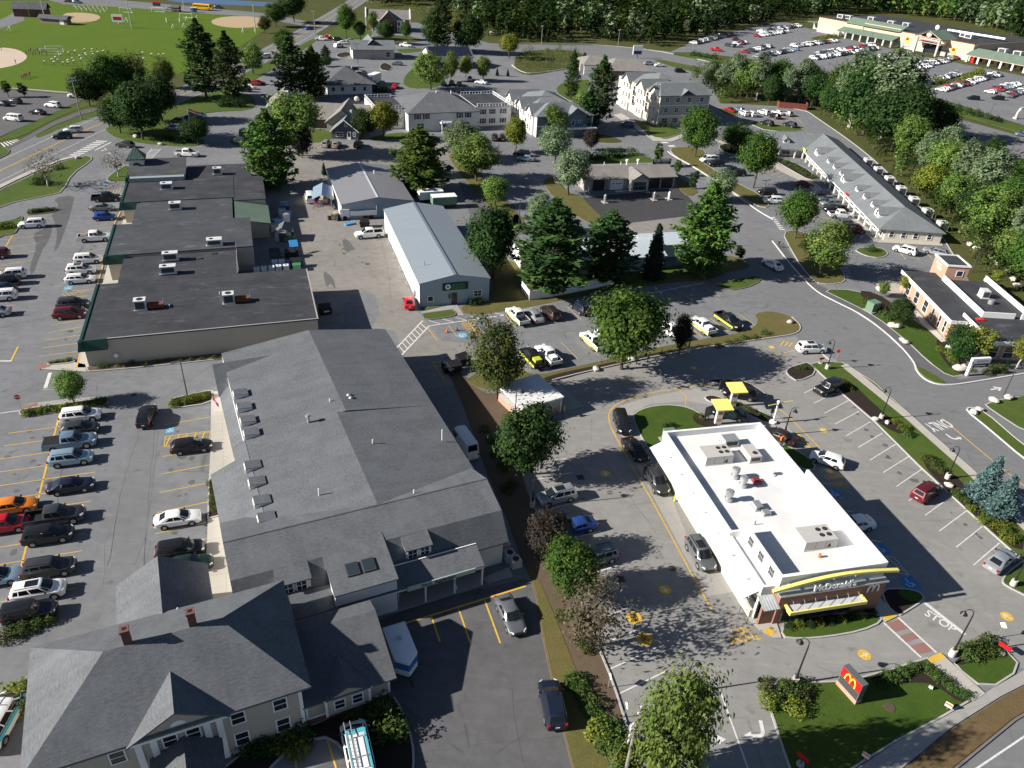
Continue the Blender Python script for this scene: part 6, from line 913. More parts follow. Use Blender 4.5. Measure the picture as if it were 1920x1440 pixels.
TREES = [
 ('pine0',(387,183),34,'tall dark layered pine standing alone at the sports field edge, taller of two','pine_tree',1.1),('pine1',(437,192),57,'dense tall pine beside the taller field pine, bushy to the ground','pine_tree',1.05),
 ('pine2',(548,186),68,'broad pine of the roadside clump, highest crown before the cottage','pine_tree',1.35),('pinegreen1',(590,182),84,'spreading pine in the roadside clump nearest the restaurant hall','pine_tree',1.0),('pine0',(612,125),84,'small pine at the car park corner behind the roadside clump','pine_tree',1.2),('maple1',(535,110),55,'round leafy tree behind the roadside pine clump by the main road','maple_tree',1.0),
 ('pinegreen0',(512,352),203,'bright green bushy evergreen growing against the plaza rear end','pine_tree',1.1),('light1',(560,292),172,'large grey-green spreading tree hiding the tan wing of the cottage','shade_tree',1.1),('purple0',(566,296),240,'dark purple-leaved tree beneath the grey-green spreading tree','purple_tree',1.0),
 ('pinegreen2',(788,362),235,'large bright green evergreen overhanging the taupe-roofed warehouse','pine_tree',1.35),('pinegreen1',(776,330),240,'second bright evergreen crown merged behind the one overhanging the warehouse','pine_tree',.9),
 ('dark1',(925,522),388,'dense dark-green tree at the rear of the black-signed workshop','maple_tree',.85),('pine1',(1030,553),372,'tallest broad pine behind the white vinyl fence corner','pine_tree',1.6),('pine2',(1135,530),394,'pine in front of the pale-roofed workshop, second from the fence corner','pine_tree',1.6),('spruce0',(1222,522),419,'slim pointed dark spruce between two broad pines','spruce_tree',1.0),('pinegreen0',(1312,512),342,'lighter green tall pine at the road end of the pine row','pine_tree',1.0),('silver0',(1012,440),362,'silvery tree rising behind the broad fence-corner pine','silver_tree',.9),('young1',(1386,488),462,'small dark clipped evergreen at the road corner lawn','young_tree',1.5),
 ('maple1',(1165,692),541,'large leafy green tree over the yellow-striped pickup row','maple_tree',1.05),('redmix0',(932,748),622,'green tree turning russet beside the white-roofed shed','maple_tree',.76),('dark1',(982,890),763,'dense dark green tree below the white-roofed shed','maple_tree',.95),('purple0',(1022,1045),962,'dark purple-brown tree at the stalls with the blue sedan','purple_tree',.95),('maple2',(1065,1118),1020,'small grey-green tree at the corner of the dark front lot','maple_tree',.9),('bare0',(1100,1215),1095,'bare brown twiggy tree shading the yellow pickup symbols','bare_tree',1.0),('airy0',(1240,1470),1262,'airy light-green tree beside the utility pole','ash_tree',.42),('purple0',(1272,664),588,'thin dark purple tree beside the lamp at the pickup row','purple_tree',.55),
 ('light1',(140,758),697,'small round tree on the hedge island by the stop sign','street_tree',1.0),('bare1',(90,350),283,'thin-crowned small tree on the entrance corner lawn','crabapple_tree',1.25),('bare1',(222,332),278,'pinkish bare ornamental tree beside the plaza tower','ornamental_tree',1.2),
 ('dark2',(168,198),130,'dark tree at the school lot corner beside the utility pole','shade_tree',1.15),('maple2',(213,190),103,'tallest leafy tree of the roadside group before the field','shade_tree',1.0),('redmix0',(250,185),110,'russet-topped tree in the roadside group before the field','shade_tree',1.0),('dark0',(226,250),184,'compact dark tree at the crosswalk end of the roadside group','shade_tree',1.2),('dark1',(268,262),158,'largest dark tree of the roadside group by the flagpole lot','shade_tree',1.1),('dark2',(305,228),140,'broad dark tree behind the largest one at the flagpole lot','shade_tree',1.0),('redmix0',(312,165),118,'reddish-brown tree crown at the field edge behind the dark group','shade_tree',1.0),('dark0',(372,272),220,'small dark tree beside the flagpole','shade_tree',1.1),('light2',(475,140),80,'grey-green roadside tree near the field pines','shade_tree',1.0),
 ('yellow0',(720,262),190,'yellow-green tree against the white office side wing','yellow_tree',1.0),('dark1',(685,262),205,'dark rounded tree between the slate cottage and white office','shade_tree',1.0),('silver1',(868,300),228,'silvery tree in front of the white office entrance','silver_tree',1.3),('light0',(893,340),262,'grey-green tree on the dividing lawn below the white office','silver_tree',1.4),('light1',(928,388),330,'small bright green tree at the end of the dividing lawn','street_tree',1.1),('yellow0',(966,286),218,'small golden-green tree in front of the pale apartment house','street_tree',.85),
 ('silver2',(1040,305),238,'silvery poplar left of the car wash lawn hedge','silver_tree',1.2),('silver0',(1065,366),278,'silver-leaved tree on the lawn beside the car wash','silver_tree',1.15),('purple0',(1108,282),240,'dark purple tree behind the car wash lawn','purple_tree',1.0),('light2',(1036,255),196,'grey-green tree against the pale apartment house front','shade_tree',1.0),
 ('pine0',(1070,188),93,'narrow pine between the two apartment houses, left of the pair','pine_tree',.7),('pine1',(1122,232),104,'tall dark pine right before the beige apartment house','pine_tree',1.0),('pine2',(1100,250),165,'lower dark pine merged with the tall one at the beige apartment house','pine_tree',1.2),('light1',(1095,240),170,'pale green tree in front of the apartment pines','shade_tree',1.0),
 ('young0',(1232,312),270,'small upright tree at the car wash roof sign','young_tree',1.0),('young0',(1268,330),300,'thin young tree at the end of the car wash roof','young_tree',1.2),('young1',(1297,354),320,'young tree on the lawn corner beyond the wash bays','young_tree',1.1),('silver1',(1350,378),318,'round silvery tree at the road bend beyond the car wash','silver_tree',1.2),
 ('maple2',(1303,294),203,'rounded green tree before the beige apartment house corner','street_tree',1.0),('dark2',(1372,282),230,'dark spreading tree at the dormer strip wing','shade_tree',1.3),('maple0',(1412,352),250,'street tree on the road island near the dormer strip wing','street_tree',.85),('maple1',(1490,447),358,'street tree at the zebra crossing below the dormer strip','street_tree',.95),('light0',(1536,518),428,'leaning street tree nearest the brick bank drive','street_tree',1.15),
 ('light2',(808,168),98,'bushy pale tree on the curved lawn, largest before the solar roof','street_tree',1.25),('light0',(845,152),100,'slender tree before the solar roof, second in its row','street_tree',.7),('yellow0',(874,150),104,'yellowing slender tree before the solar roof, third in its row','street_tree',.75),('light1',(906,152),104,'slender tree ending the row before the solar roof','street_tree',.8),
 ('maple0',(650,72),8,'leafy tree by the crosswalk in front of the brick house','shade_tree',.75),('maple1',(676,74),40,'dense green tree at the brick house front corner','street_tree',.95),('dark0',(725,82),38,'dark green tree covering the brick house entrance','street_tree',.95),('maple2',(762,74),42,'small tree at the far corner of the brick house','street_tree',.9),('light2',(700,60),20,'slim tall tree beside the brick house end','street_tree',.6),
 ('pine1',(828,98),-12,'tall dark pine behind the solar roof, highest of its clump','pine_tree',1.0),('dark1',(815,95),25,'large dark tree in the clump behind the solar roof','shade_tree',.9),('dark2',(878,100),28,'broad dark tree ending the clump behind the solar roof','shade_tree',1.0),('yellow0',(955,110),62,'yellow-green tree on the connector road corner','shade_tree',1.1),
 ('maple2',(518,50),6,'rounded street tree along the school road by the infield','street_tree',1.1),('dark0',(552,42),-14,'larger rounded street tree along the school road','street_tree',1.1),('redmix0',(497,62),32,'small russet street tree at the infield fence','street_tree',1.0),('young0',(16,182),152,'young tree at the school lot edge, nearest the frame side','young_tree',1.3),('young1',(46,182),156,'young tree at the school lot edge beside the parked dark cars','young_tree',1.5),
 ('light1',(1652,556),528,'little upright tree by the bank patio','young_tree',.9),('birch0',(1690,552),515,'thin golden birch at the bank corner patio','birch_tree',1.0),('dark1',(1684,610),560,'round dark green shrub tree before the bank windows','young_tree',1.1),('dark2',(1798,672),612,'round dark green shrub tree at the bank front corner','young_tree',1.05),('birch0',(1825,682),612,'pale multi-stem birch by the bank entrance sign','birch_tree',1.1),('birch0',(1905,692),628,'golden birch in front of the bank entrance glass','birch_tree',1.1),('birch0',(1860,545),505,'thin silvery birch at the rear of the bank','birch_tree',1.0),
 ('blue0',(1838,938),856,'blue spruce nearer the lamp of the roadside pair','spruce_tree',1.05),('blue1',(1868,968),892,'blue spruce farther from the lamp of the roadside pair','spruce_tree',1.1),('spruce0',(608,328),305,'tiny dark spruce beside the warehouse carport','spruce_tree',1.1),('pine0',(1095,120),98,'small round conifer by the connector road bend','pine_tree',1.3),('spruce0',(932,142),128,'little dark conifer at the far lot kerb, first of two','spruce_tree',1.4),('spruce0',(952,143),130,'little dark conifer at the far lot kerb, second of two','spruce_tree',1.4)]
for k,b,ty,lb,nm,wd in TREES: tree(k,b,ty,lb,nm,wd)
# individual woodland trees along the right edge
for k,(px,py,ty,key,wd) in enumerate(sorted([(1470,196,128,'poplar0',1.0),(1495,196,112,'poplar1',1.1),(1520,200,130,'dark0',1.0),(1560,222,150,'dark1',1.0),(1592,238,105,'poplar2',1.4),(1618,250,120,'dark2',1.1),(1650,262,98,'poplar0',1.5),(1672,282,160,'dark0',1.1),(1700,262,185,'dark0',1.0),(1742,268,190,'dark1',1.2),(1690,300,225,'light0',1.1),(1725,330,250,'poplar1',1.1),(1760,350,262,'light1',1.2),(1795,368,270,'poplar2',1.2),(1735,372,310,'yellow0',1.2),(1780,400,325,'light2',1.1),(1830,400,280,'poplar0',1.3),(1815,430,345,'dark2',1.1),(1850,455,362,'light0',1.2),(1885,430,330,'maple0',1.1),(1900,490,380,'poplar1',1.2),(1935,470,350,'dark1',1.2),(1880,510,430,'light1',1.1),(1925,545,440,'maple1',1.1),(1855,300,258,'dark2',1.0),(1905,355,300,'maple2',1.1),(1440,195,140,'dark1',.9),(1545,210,165,'light0',.8),(1640,255,190,'light2',1.0),(1765,310,235,'silver0',1.0),(1960,520,420,'dark0',1.2),(1330,150,112,'silver1',1.1),(1352,178,118,'poplar1',1.1),(1375,180,102,'poplar0',1.2),(1400,184,112,'light2',1.0),(1418,188,108,'poplar2',1.2),(1385,160,118,'dark0',1.0),(1455,186,112,'maple1',1.0),(1508,192,118,'poplar0',1.1),(1575,215,118,'maple0',1.1)])):
    tree(key,(px,py),ty,'%s woodland tree behind the dormer strip, %s from left' % ({'popla': 'pale-stemmed','dark': 'dark green','light': 'light green','silve': 'silvery','maple': 'green','redmi': 'russet','yello': 'yellowing'}[key[:-1][:5]],ordn[k]),'woodland_tree',wd,'woodland belt trees')
# mass woods behind
def woods(name,poly,spacing,hmin,hmax,keys,label,seed,n=130,leaf=1.25,far=0):
    rng = np.random.default_rng(seed);P = ground_poly(poly);xs = [p.x for p in P];ys = [p.y for p in P];pts = []
    def inside(x,y):
        c = False;j = len(P)-1
        for i in range(len(P)):
            if (P[i].y > y) != (P[j].y > y) and x < (P[j].x-P[i].x)*(y-P[i].y)/(P[j].y-P[i].y)+P[i].x: c = not c
            j = i
        return c
    for x in np.arange(min(xs),max(xs),spacing):
        for y in np.arange(min(ys),max(ys),spacing):
            X,Y_ = x+rng.uniform(-.5,.5)*spacing,y+rng.uniform(-.5,.5)*spacing
            if inside(X,Y_): pts.append((X,Y_))
    Vs = {k_: [] for k_ in keys};Ts = {k_: [] for k_ in keys};tr = MB()
    for (x,y) in pts:
        k_ = keys[int(rng.integers(len(keys)))];h = rng.uniform(hmin,hmax);con = k_ in ('pine','spruce');r = h*(.2 if con else .3)*rng.uniform(.85,1.25);d = rng.normal(size=(n,3));d /= np.linalg.norm(d,axis=1,keepdims=True)
        if con: z = rng.uniform(.1,1,n);rad = r*(1-z)**.7*rng.uniform(.5,1,n)+.2;C_ = np.stack([x+np.cos(d[:,0]*9)*rad,y+np.sin(d[:,0]*9)*rad,z*h],1)
        else:
            lob = 1+.25*np.sin(d[:,0]*4+x)+.22*np.sin(d[:,1]*5+y)+.15*np.sin(d[:,2]*7);q = (rng.uniform(.55,1.0,n)*lob)[:,None];C_ = d*q*[r,r,h*.42]+[x,y,h*.56]
        nn = (C_-[x,y,h*.45])/[r,r,h*.4]
        Vs[k_].append(cards(C_,rng.uniform(.6,1.35,n)*leaf*h/14,rng,.3,1.5,nn*.8));Ts[k_].append(np.clip(rng.normal(.42,.12)+rng.normal(0,.17,n),0,1));tr.tube([(x,y,0),(x,y,h*.6)],[h*.012,h*.006],3)
    root = tr.build(name,BARK,uv=False);tag(root,label,'woods',kind='stuff')
    for k_ in keys:
        if Vs[k_]: link('foliage',leaf_mesh('foliage',np.concatenate(Vs[k_]),np.concatenate(Ts[k_]),LF[k_]),root)['kind'] = 'stuff'
    return len(pts)
woods('woods',[(690,12),(760,10),(800,2),(870,40),(900,66),(960,78),(1060,76),(1140,78),(1230,86),(1290,76),(1390,52),(1470,34),(1530,32),(1500,-30),(1200,-60),(900,-70),(700,-40)],8.2,9,17,['dark','maple','pine','maple','pine','dark','silver'],'mixed woods of dark and pale trees along the top edge',301,95,1.5)
woods('woods',[(1530,30),(1600,22),(1700,28),(1800,44),(1900,72),(1960,95),(2150,120),(2150,20),(1960,-45),(1700,-60),(1500,-60),(1480,10)],9.5,14,22,['dark','maple','pine','light','silver','pine'],'tall dark woods rising behind the supermarket',302,95,1.4)
woods('woods',[(1290,150),(1345,192),(1435,192),(1510,200),(1600,258),(1650,305),(1700,352),(1760,425),(1850,525),(1960,590),(2080,620),(2080,420),(1920,350),(1830,300),(1790,262),(1730,225),(1690,212),(1560,186),(1420,162),(1330,146)],4.6,3,9,['shrub','light','maple','shrub','dark','maple','dark'],'dense mixed undergrowth and saplings filling the woodland belt',303,120,.95)
woods('scrub_thicket',[(690,30),(775,12),(1000,50),(990,72),(880,62),(780,30),(700,45)],6,2,6,['yellow','brown','light','silver'],'pale brown and green scrub thicket behind the brick house',304,60,1.0)
woods('scrub_thicket',[(965,126),(972,100),(1040,94),(1085,98),(1105,116),(1060,126),(1000,138)],4,1.5,5,['maple','light','dark','yellow'],'green scrub thicket inside the bend of the connector road',305,90,.8)
woods('scrub_thicket',[(560,25),(600,20),(640,5),(620,-10),(560,5)],5,1,3,['yellow','light','brown'],'low scrub beside the main road beyond the tennis courts',306,60,.8)
woods('woods',[(-300,-60),(300,-40),(650,-25),(680,-60),(300,-90),(-300,-100)],14,10,16,['dark','maple','pine'],'distant woods beyond the school grounds',307,50,2)
# shrubs
def bush(key,p,r,label,group,h=None,name='shrub',cat='shrub'):
    t,c,h0 = PT[key];b = G(*p);o = thing(name,label,cat,(b.x,b.y,.08),random.uniform(0,6.28),group);o.scale = (r,r,(h or r));link('stem',t,o);link('foliage',c,o);return o
def bush_row(keys,a,b,n,r,label,group,jit=.25,name='shrub'):
    A,B_ = G(*a),G(*b)
    for i in range(n):
        p = A.lerp(B_,(i+.5)/n)+Vector((random.uniform(-jit,jit),random.uniform(-jit,jit),0));k_ = keys[i % len(keys)];t,c,h0 = PT[k_];q = r*random.uniform(.8,1.2);o = thing(name,label if n == 1 else label+', %s from left' % ordn[i if a[0] <= b[0] else n-1-i],'shrub',(p.x,p.y,.08),random.uniform(0,6.28),group);o.scale = (q,q,q*random.uniform(.8,1.1));link('stem',t,o);link('foliage',c,o)
S3 = ['shrub0','shrub1','shrub2'];Y3 = ['yshrub0','shrub1','yshrub2'];D3 = ['dshrub0','dshrub1','dshrub2'];R3 = ['rshrub0','shrub0','rshrub2']
bush_row(Y3,(44,778),(196,756),14,.75,'low yellow-green shrub in the hedge island by the stop sign','hedge island shrubs');bush_row(Y3,(324,760),(394,744),8,.8,'low yellow-green shrub in the bed beside the drive lamp','drive lamp bed shrubs');bush_row(S3,(170,692),(435,667),12,.45,'small shrub in the planting strip along the plaza end wall','plaza end wall shrubs',.5);bush_row(S3,(54,400),(102,394),7,.8,'clipped green shrub on the small kerbed plaza island','plaza island shrubs');bush_row(Y3,(92,683),(138,677),5,.5,'low shrub in the bed at the plaza walk corner','plaza corner shrubs')
bush_row(['dshrub0','yshrub0','dshrub1','yshrub1'],(1470,1178),(1640,1152),9,.62,'rounded shrub in the bed below the brick front windows','restaurant front shrubs',.15);bush_row(S3,(1640,1290),(1722,1248),4,.75,'green shrub in the mulch arc behind the pylon sign','pylon bed shrubs');bush_row(S3,(1732,1250),(1812,1312),7,.62,'round green shrub lining the sidewalk by the pylon lawn','sidewalk hedge shrubs',.3);bush_row(R3,(1440,1300),(1520,1295),5,.95,'brownish shrub clump at the lamp on the lawn corner','lawn corner shrubs',.6);bush_row(Y3,(1445,1325),(1500,1325),4,.9,'olive shrub in front of the brownish lawn corner clump','lawn corner olive shrubs',.5);bush_row(R3,(1805,1228),(1862,1208),6,.95,'bronze-green shrub behind the exit lawn lamp','exit lawn shrubs',.5)
bush_row(R3,(1568,712),(1592,732),3,.75,'brown-green shrub in the roadside strip at the dark pickup','roadside strip shrubs',.4);bush_row(Y3,(1680,795),(1708,818),5,.7,'grassy shrub in the roadside strip by the third lamp','roadside strip grasses',.5);bush_row(R3,(1725,858),(1772,885),7,.8,'bushy shrub in the roadside strip above the red car','red car strip shrubs',.6);bush_row(Y3,(1830,962),(1912,1022),11,.8,'yellow-green shrub in the bed below the blue spruces','spruce bed shrubs',.7);bush_row(S3,(1790,925),(1812,945),3,.6,'green shrub at the foot of the lamp by the spruces','spruce lamp shrubs',.3);bush_row(S3,(1490,692),(1520,690),4,.5,'small shrub in the kerbed mulch island','mulch island shrubs',.3)
bush_row(R3,(1360,750),(1440,785),8,.5,'low shrub in the menu board island','menu island shrubs',.2);bush_row(['rshrub0'],(1302,780),(1320,788),3,.5,'pink-flowered low shrub by the menu board','menu flower shrubs',.2);bush_row(D3,(1242,800),(1265,800),2,.55,'round dark shrub on the oval lawn','oval lawn shrubs',.1)
bush_row(D3,(880,572),(905,568),4,.8,'dark shrub below the window of the black-signed workshop','workshop front shrubs',.3);bush_row(D3,(1085,300),(1165,292),7,1.9,'big dark rounded bush in the hedge behind the car wash','car wash hedge bushes',.5);bush_row(S3,(1180,290),(1192,290),1,1.8,'lighter rounded bush ending the hedge behind the car wash','car wash hedge end');bush_row(S3,(1340,655),(1440,625),6,.7,'shrub along the pickup row strip','pickup strip shrubs',.4)
bush_row(R3,(1622,566),(1668,600),5,1.1,'ornamental grass clump in the bank bed','bank bed grasses',.6);bush_row(Y3,(1765,655),(1812,695),6,.9,'flowering shrub in the bank corner bed','bank corner shrubs',.7);bush_row(R3,(1840,700),(1890,690),5,1.0,'shrub hiding the bank sign base','bank sign shrubs',.5);bush_row(D3,(1500,463),(1516,465),1,1.3,'dark oval clipped bush on the tree island','tree island bush',.1);bush_row(D3,(1626,470),(1640,472),1,1.3,'dark oval clipped bush on the oval island','oval island bush',.1)
bush_row(S3,(1470,305),(1525,335),7,1.0,'green shrub in the bed before the dormer strip wing','strip wing bed shrubs',.6);bush_row(D3,(1350,282),(1395,286),4,1.2,'dark shrub under the spreading tree at the strip wing','strip wing dark shrubs',.5);bush_row(D3,(60,345),(90,346),2,1.6,'dark rounded bush on the entrance corner lawn','entrance lawn bushes',.3);bush_row(S3,(100,320),(115,315),2,1.0,'small green bush on the entrance corner lawn','entrance lawn small bushes',.3);bush_row(D3,(340,268),(360,266),2,1.4,'dark bush at the flagpole foot','flagpole bushes',.3);bush_row(D3,(285,262),(325,264),4,1.5,'dark bush under the roadside trees','roadside bushes',.5);bush_row(D3,(412,200),(460,200),5,2.0,'wide dark bush under the field pines','field pine bushes',.8)
bush_row(D3,(440,1420),(560,1385),7,1.1,'dark shrub in the bed before the tan house','tan house shrubs',.5);bush_row(['yshrub0','shrub1'],(530,1400),(575,1400),3,1.1,'olive-yellow shrub at the tan house corner','tan house corner shrubs',.4);bush_row(R3,(650,1345),(725,1320),5,.95,'reddish shrub below the brick-based addition','addition shrubs',.3);bush_row(S3,(735,1362),(745,1380),2,1.5,'large loose green shrub at the front lot kerb','front lot shrubs',.4)
bush_row(S3,(1080,1265),(1150,1400),9,.9,'wild shrub in the strip beside the dark SUV','dividing strip shrubs',.7);bush_row(['shrub0','yshrub1'],(1130,1370),(1190,1460),8,1.2,'leafy green shrub around the utility pole','utility pole shrubs',.9);bush_row(R3,(915,800),(960,930),8,.8,'dry brush in the strip behind the white van','dividing strip brush',.8);bush_row(R3,(1060,1150),(1110,1230),6,.8,'dry brush under the bare brown tree','bare tree brush',.6);bush_row(['yshrub0'],(28,1330),(45,1300),2,1.8,'yellow-green bush behind the house at the frame edge','house side bushes',.3);bush_row(R3,(10,1195),(100,1165),6,1.0,'brown hedge shrub below the black off-roader','off-roader hedge shrubs',.3);bush_row(Y3,(0,430),(24,425),3,1.2,'green bush on the side lawn at the frame edge','side lawn bushes',.3);bush_row(['rshrub0','shrub0'],(394,905),(402,965),5,.5,'red-green shrub in the bed along the long building','long building bed shrubs',.2)
bush_row(['yshrub0','yshrub1'],(1798,158),(1840,136),5,2.6,'yellow autumn shrub tree on the supermarket lot island','supermarket island shrubs',1.0);bush_row(['yshrub2'],(1745,158),(1762,155),2,2.4,'yellow shrub tree beside the light pole in the supermarket lot','supermarket pole shrubs',.6);bush_row(['yshrub0'],(1525,80),(1580,68),5,2.4,'yellow shrub tree at the supermarket side lot','supermarket side shrubs',.6);bush_row(['dshrub0','shrub1'],(1720,190),(1880,230),9,2.0,'clipped tree shrub along the supermarket frontage','supermarket frontage shrubs',.5);bush_row(D3,(1295,104),(1345,112),4,2.2,'round tree shrub on the supermarket entrance island','entrance island shrubs',.6);bush_row(R3,(690,172),(730,172),5,1.8,'grey-brown bush behind the white office','white office rear bushes',.8);bush_row(D3,(1270,242),(1240,236),3,1.2,'dark bush at the apartment entry porch','apartment porch bushes',.4)
# ================= VEHICLES =================
CARGLASS = NT('car_glass').out((.012,.016,.02),.05,.6);TYRE = plain('tyre_rubber',(.02,.02,.021),.9,.2);RIM = plain('alloy_rim',(.4,.41,.42),.35,.5,.7);TRIM = plain('black_trim',(.016,.016,.017),.55,.4);HEADL = NT('headlight').out((.62,.64,.66),.15,.5);TAILL = NT('taillight').out((.35,.012,.012),.2,.5);PLATE = plain('licence_plate',(.6,.6,.6),.5)
CP = {k: carpaint('car_'+k,c,m) for k,c,m in [('white',(.80,.80,.79),0),('silver',(.42,.44,.46),.5),('grey',(.16,.17,.185),.4),('darkgrey',(.05,.053,.058),.3),('black',(.012,.012,.014),0),('navy',(.012,.018,.04),.2),('blue',(.02,.06,.26),.2),('steelblue',(.19,.27,.36),.4),('lightblue',(.3,.43,.52),.4),('red',(.30,.012,.014),.1),('maroon',(.12,.012,.02),.2),('orange',(.72,.2,.015),.1),('green',(.012,.035,.028),.3),('tan',(.36,.31,.24),.3),('brown',(.045,.03,.024),.3),('sage',(.24,.28,.25),.4),('lime',(.5,.56,.06),0),('bluegrey',(.13,.16,.19),.4),('brightred',(.5,.015,.02),0),('schoolyellow',(.78,.42,.015),0)]}
SPEC = {  # L,W,lower profile (x,z),greenhouse base x0,x1,roof x0,x1,roof z,belt z,wheel r,wheelbase
 'sedan': (4.8,1.84,[(-2.4,.62),(-2.36,.86),(-2.1,1.0),(-1.5,1.03),(-.4,1.0),(.9,.98),(1.6,.9),(2.1,.8),(2.33,.68),(2.4,.5)],-1.95,1.2,-1.05,.3,1.46,.97,.33,2.75),
 'coupe': (4.5,1.82,[(-2.25,.62),(-2.2,.88),(-1.9,.98),(-1.2,.98),(-.3,.95),(.8,.92),(1.5,.82),(2.0,.7),(2.2,.58),(2.25,.45)],-1.9,1.0,-.7,.1,1.3,.92,.32,2.6),
 'suv': (4.75,1.9,[(-2.37,.7),(-2.33,1.0),(-2.2,1.1),(-1.4,1.1),(0,1.08),(.95,1.06),(1.6,1.02),(2.1,.92),(2.32,.76),(2.38,.55)],-2.26,1.35,-1.95,.45,1.72,1.06,.37,2.8),
 'hatch': (4.3,1.8,[(-2.15,.65),(-2.12,.9),(-2.0,1.02),(-1.2,1.03),(0,1.0),(.85,.98),(1.5,.9),(1.95,.78),(2.1,.66),(2.15,.5)],-2.08,1.2,-1.6,.3,1.52,.98,.32,2.62),
 'wagon': (4.8,1.84,[(-2.4,.65),(-2.36,.92),(-2.2,1.03),(-1.4,1.03),(0,1.0),(.9,.98),(1.6,.9),(2.1,.8),(2.33,.68),(2.4,.5)],-2.3,1.2,-1.85,.3,1.52,.99,.34,2.75),
 'van': (5.2,2.0,[(-2.6,.6),(-2.58,1.0),(-2.5,1.2),(-1.0,1.2),(.5,1.2),(1.4,1.18),(1.9,1.08),(2.35,.95),(2.55,.8),(2.6,.5)],-2.55,1.95,-2.45,1.0,1.98,1.18,.36,3.1),
 'tallvan': (5.8,2.05,[(-2.9,.6),(-2.88,1.0),(-2.85,1.3),(-1.0,1.3),(.8,1.3),(1.7,1.26),(2.2,1.14),(2.65,1.0),(2.86,.82),(2.9,.5)],-2.86,2.2,-2.8,1.35,2.65,1.3,.37,3.6),
 'jeep': (4.5,1.88,[(-2.2,.75),(-2.18,1.0),(-2.1,1.15),(-1.0,1.15),(0,1.13),(.75,1.13),(1.6,1.1),(2.1,1.05),(2.2,.85),(2.25,.6)],-2.15,.8,-2.1,.45,1.84,1.13,.41,2.7),
 'pickup': (5.8,2.0,[(-.98,.6),(-.97,1.0),(-.95,1.22),(-.3,1.22),(.5,1.2),(1.2,1.18),(1.9,1.14),(2.5,1.06),(2.85,.88),(2.9,.58)],-.95,1.45,-.85,.62,1.9,1.2,.4,3.6)}
def quad_in(mb,q,u0,u1,v0,v1,off=.012,m=0,out=None):
    A,B_,C_,D = [Vector(p) for p in q];f = lambda u,v: A.lerp(B_,u).lerp(D.lerp(C_,u),v);n = (B_-A).cross(D-A).normalized()
    if out is not None and n.dot(Vector(out)) < 0: n = -n
    mb.face([f(u0,v0)+n*off,f(u1,v0)+n*off,f(u1,v1)+n*off,f(u0,v1)+n*off],m)
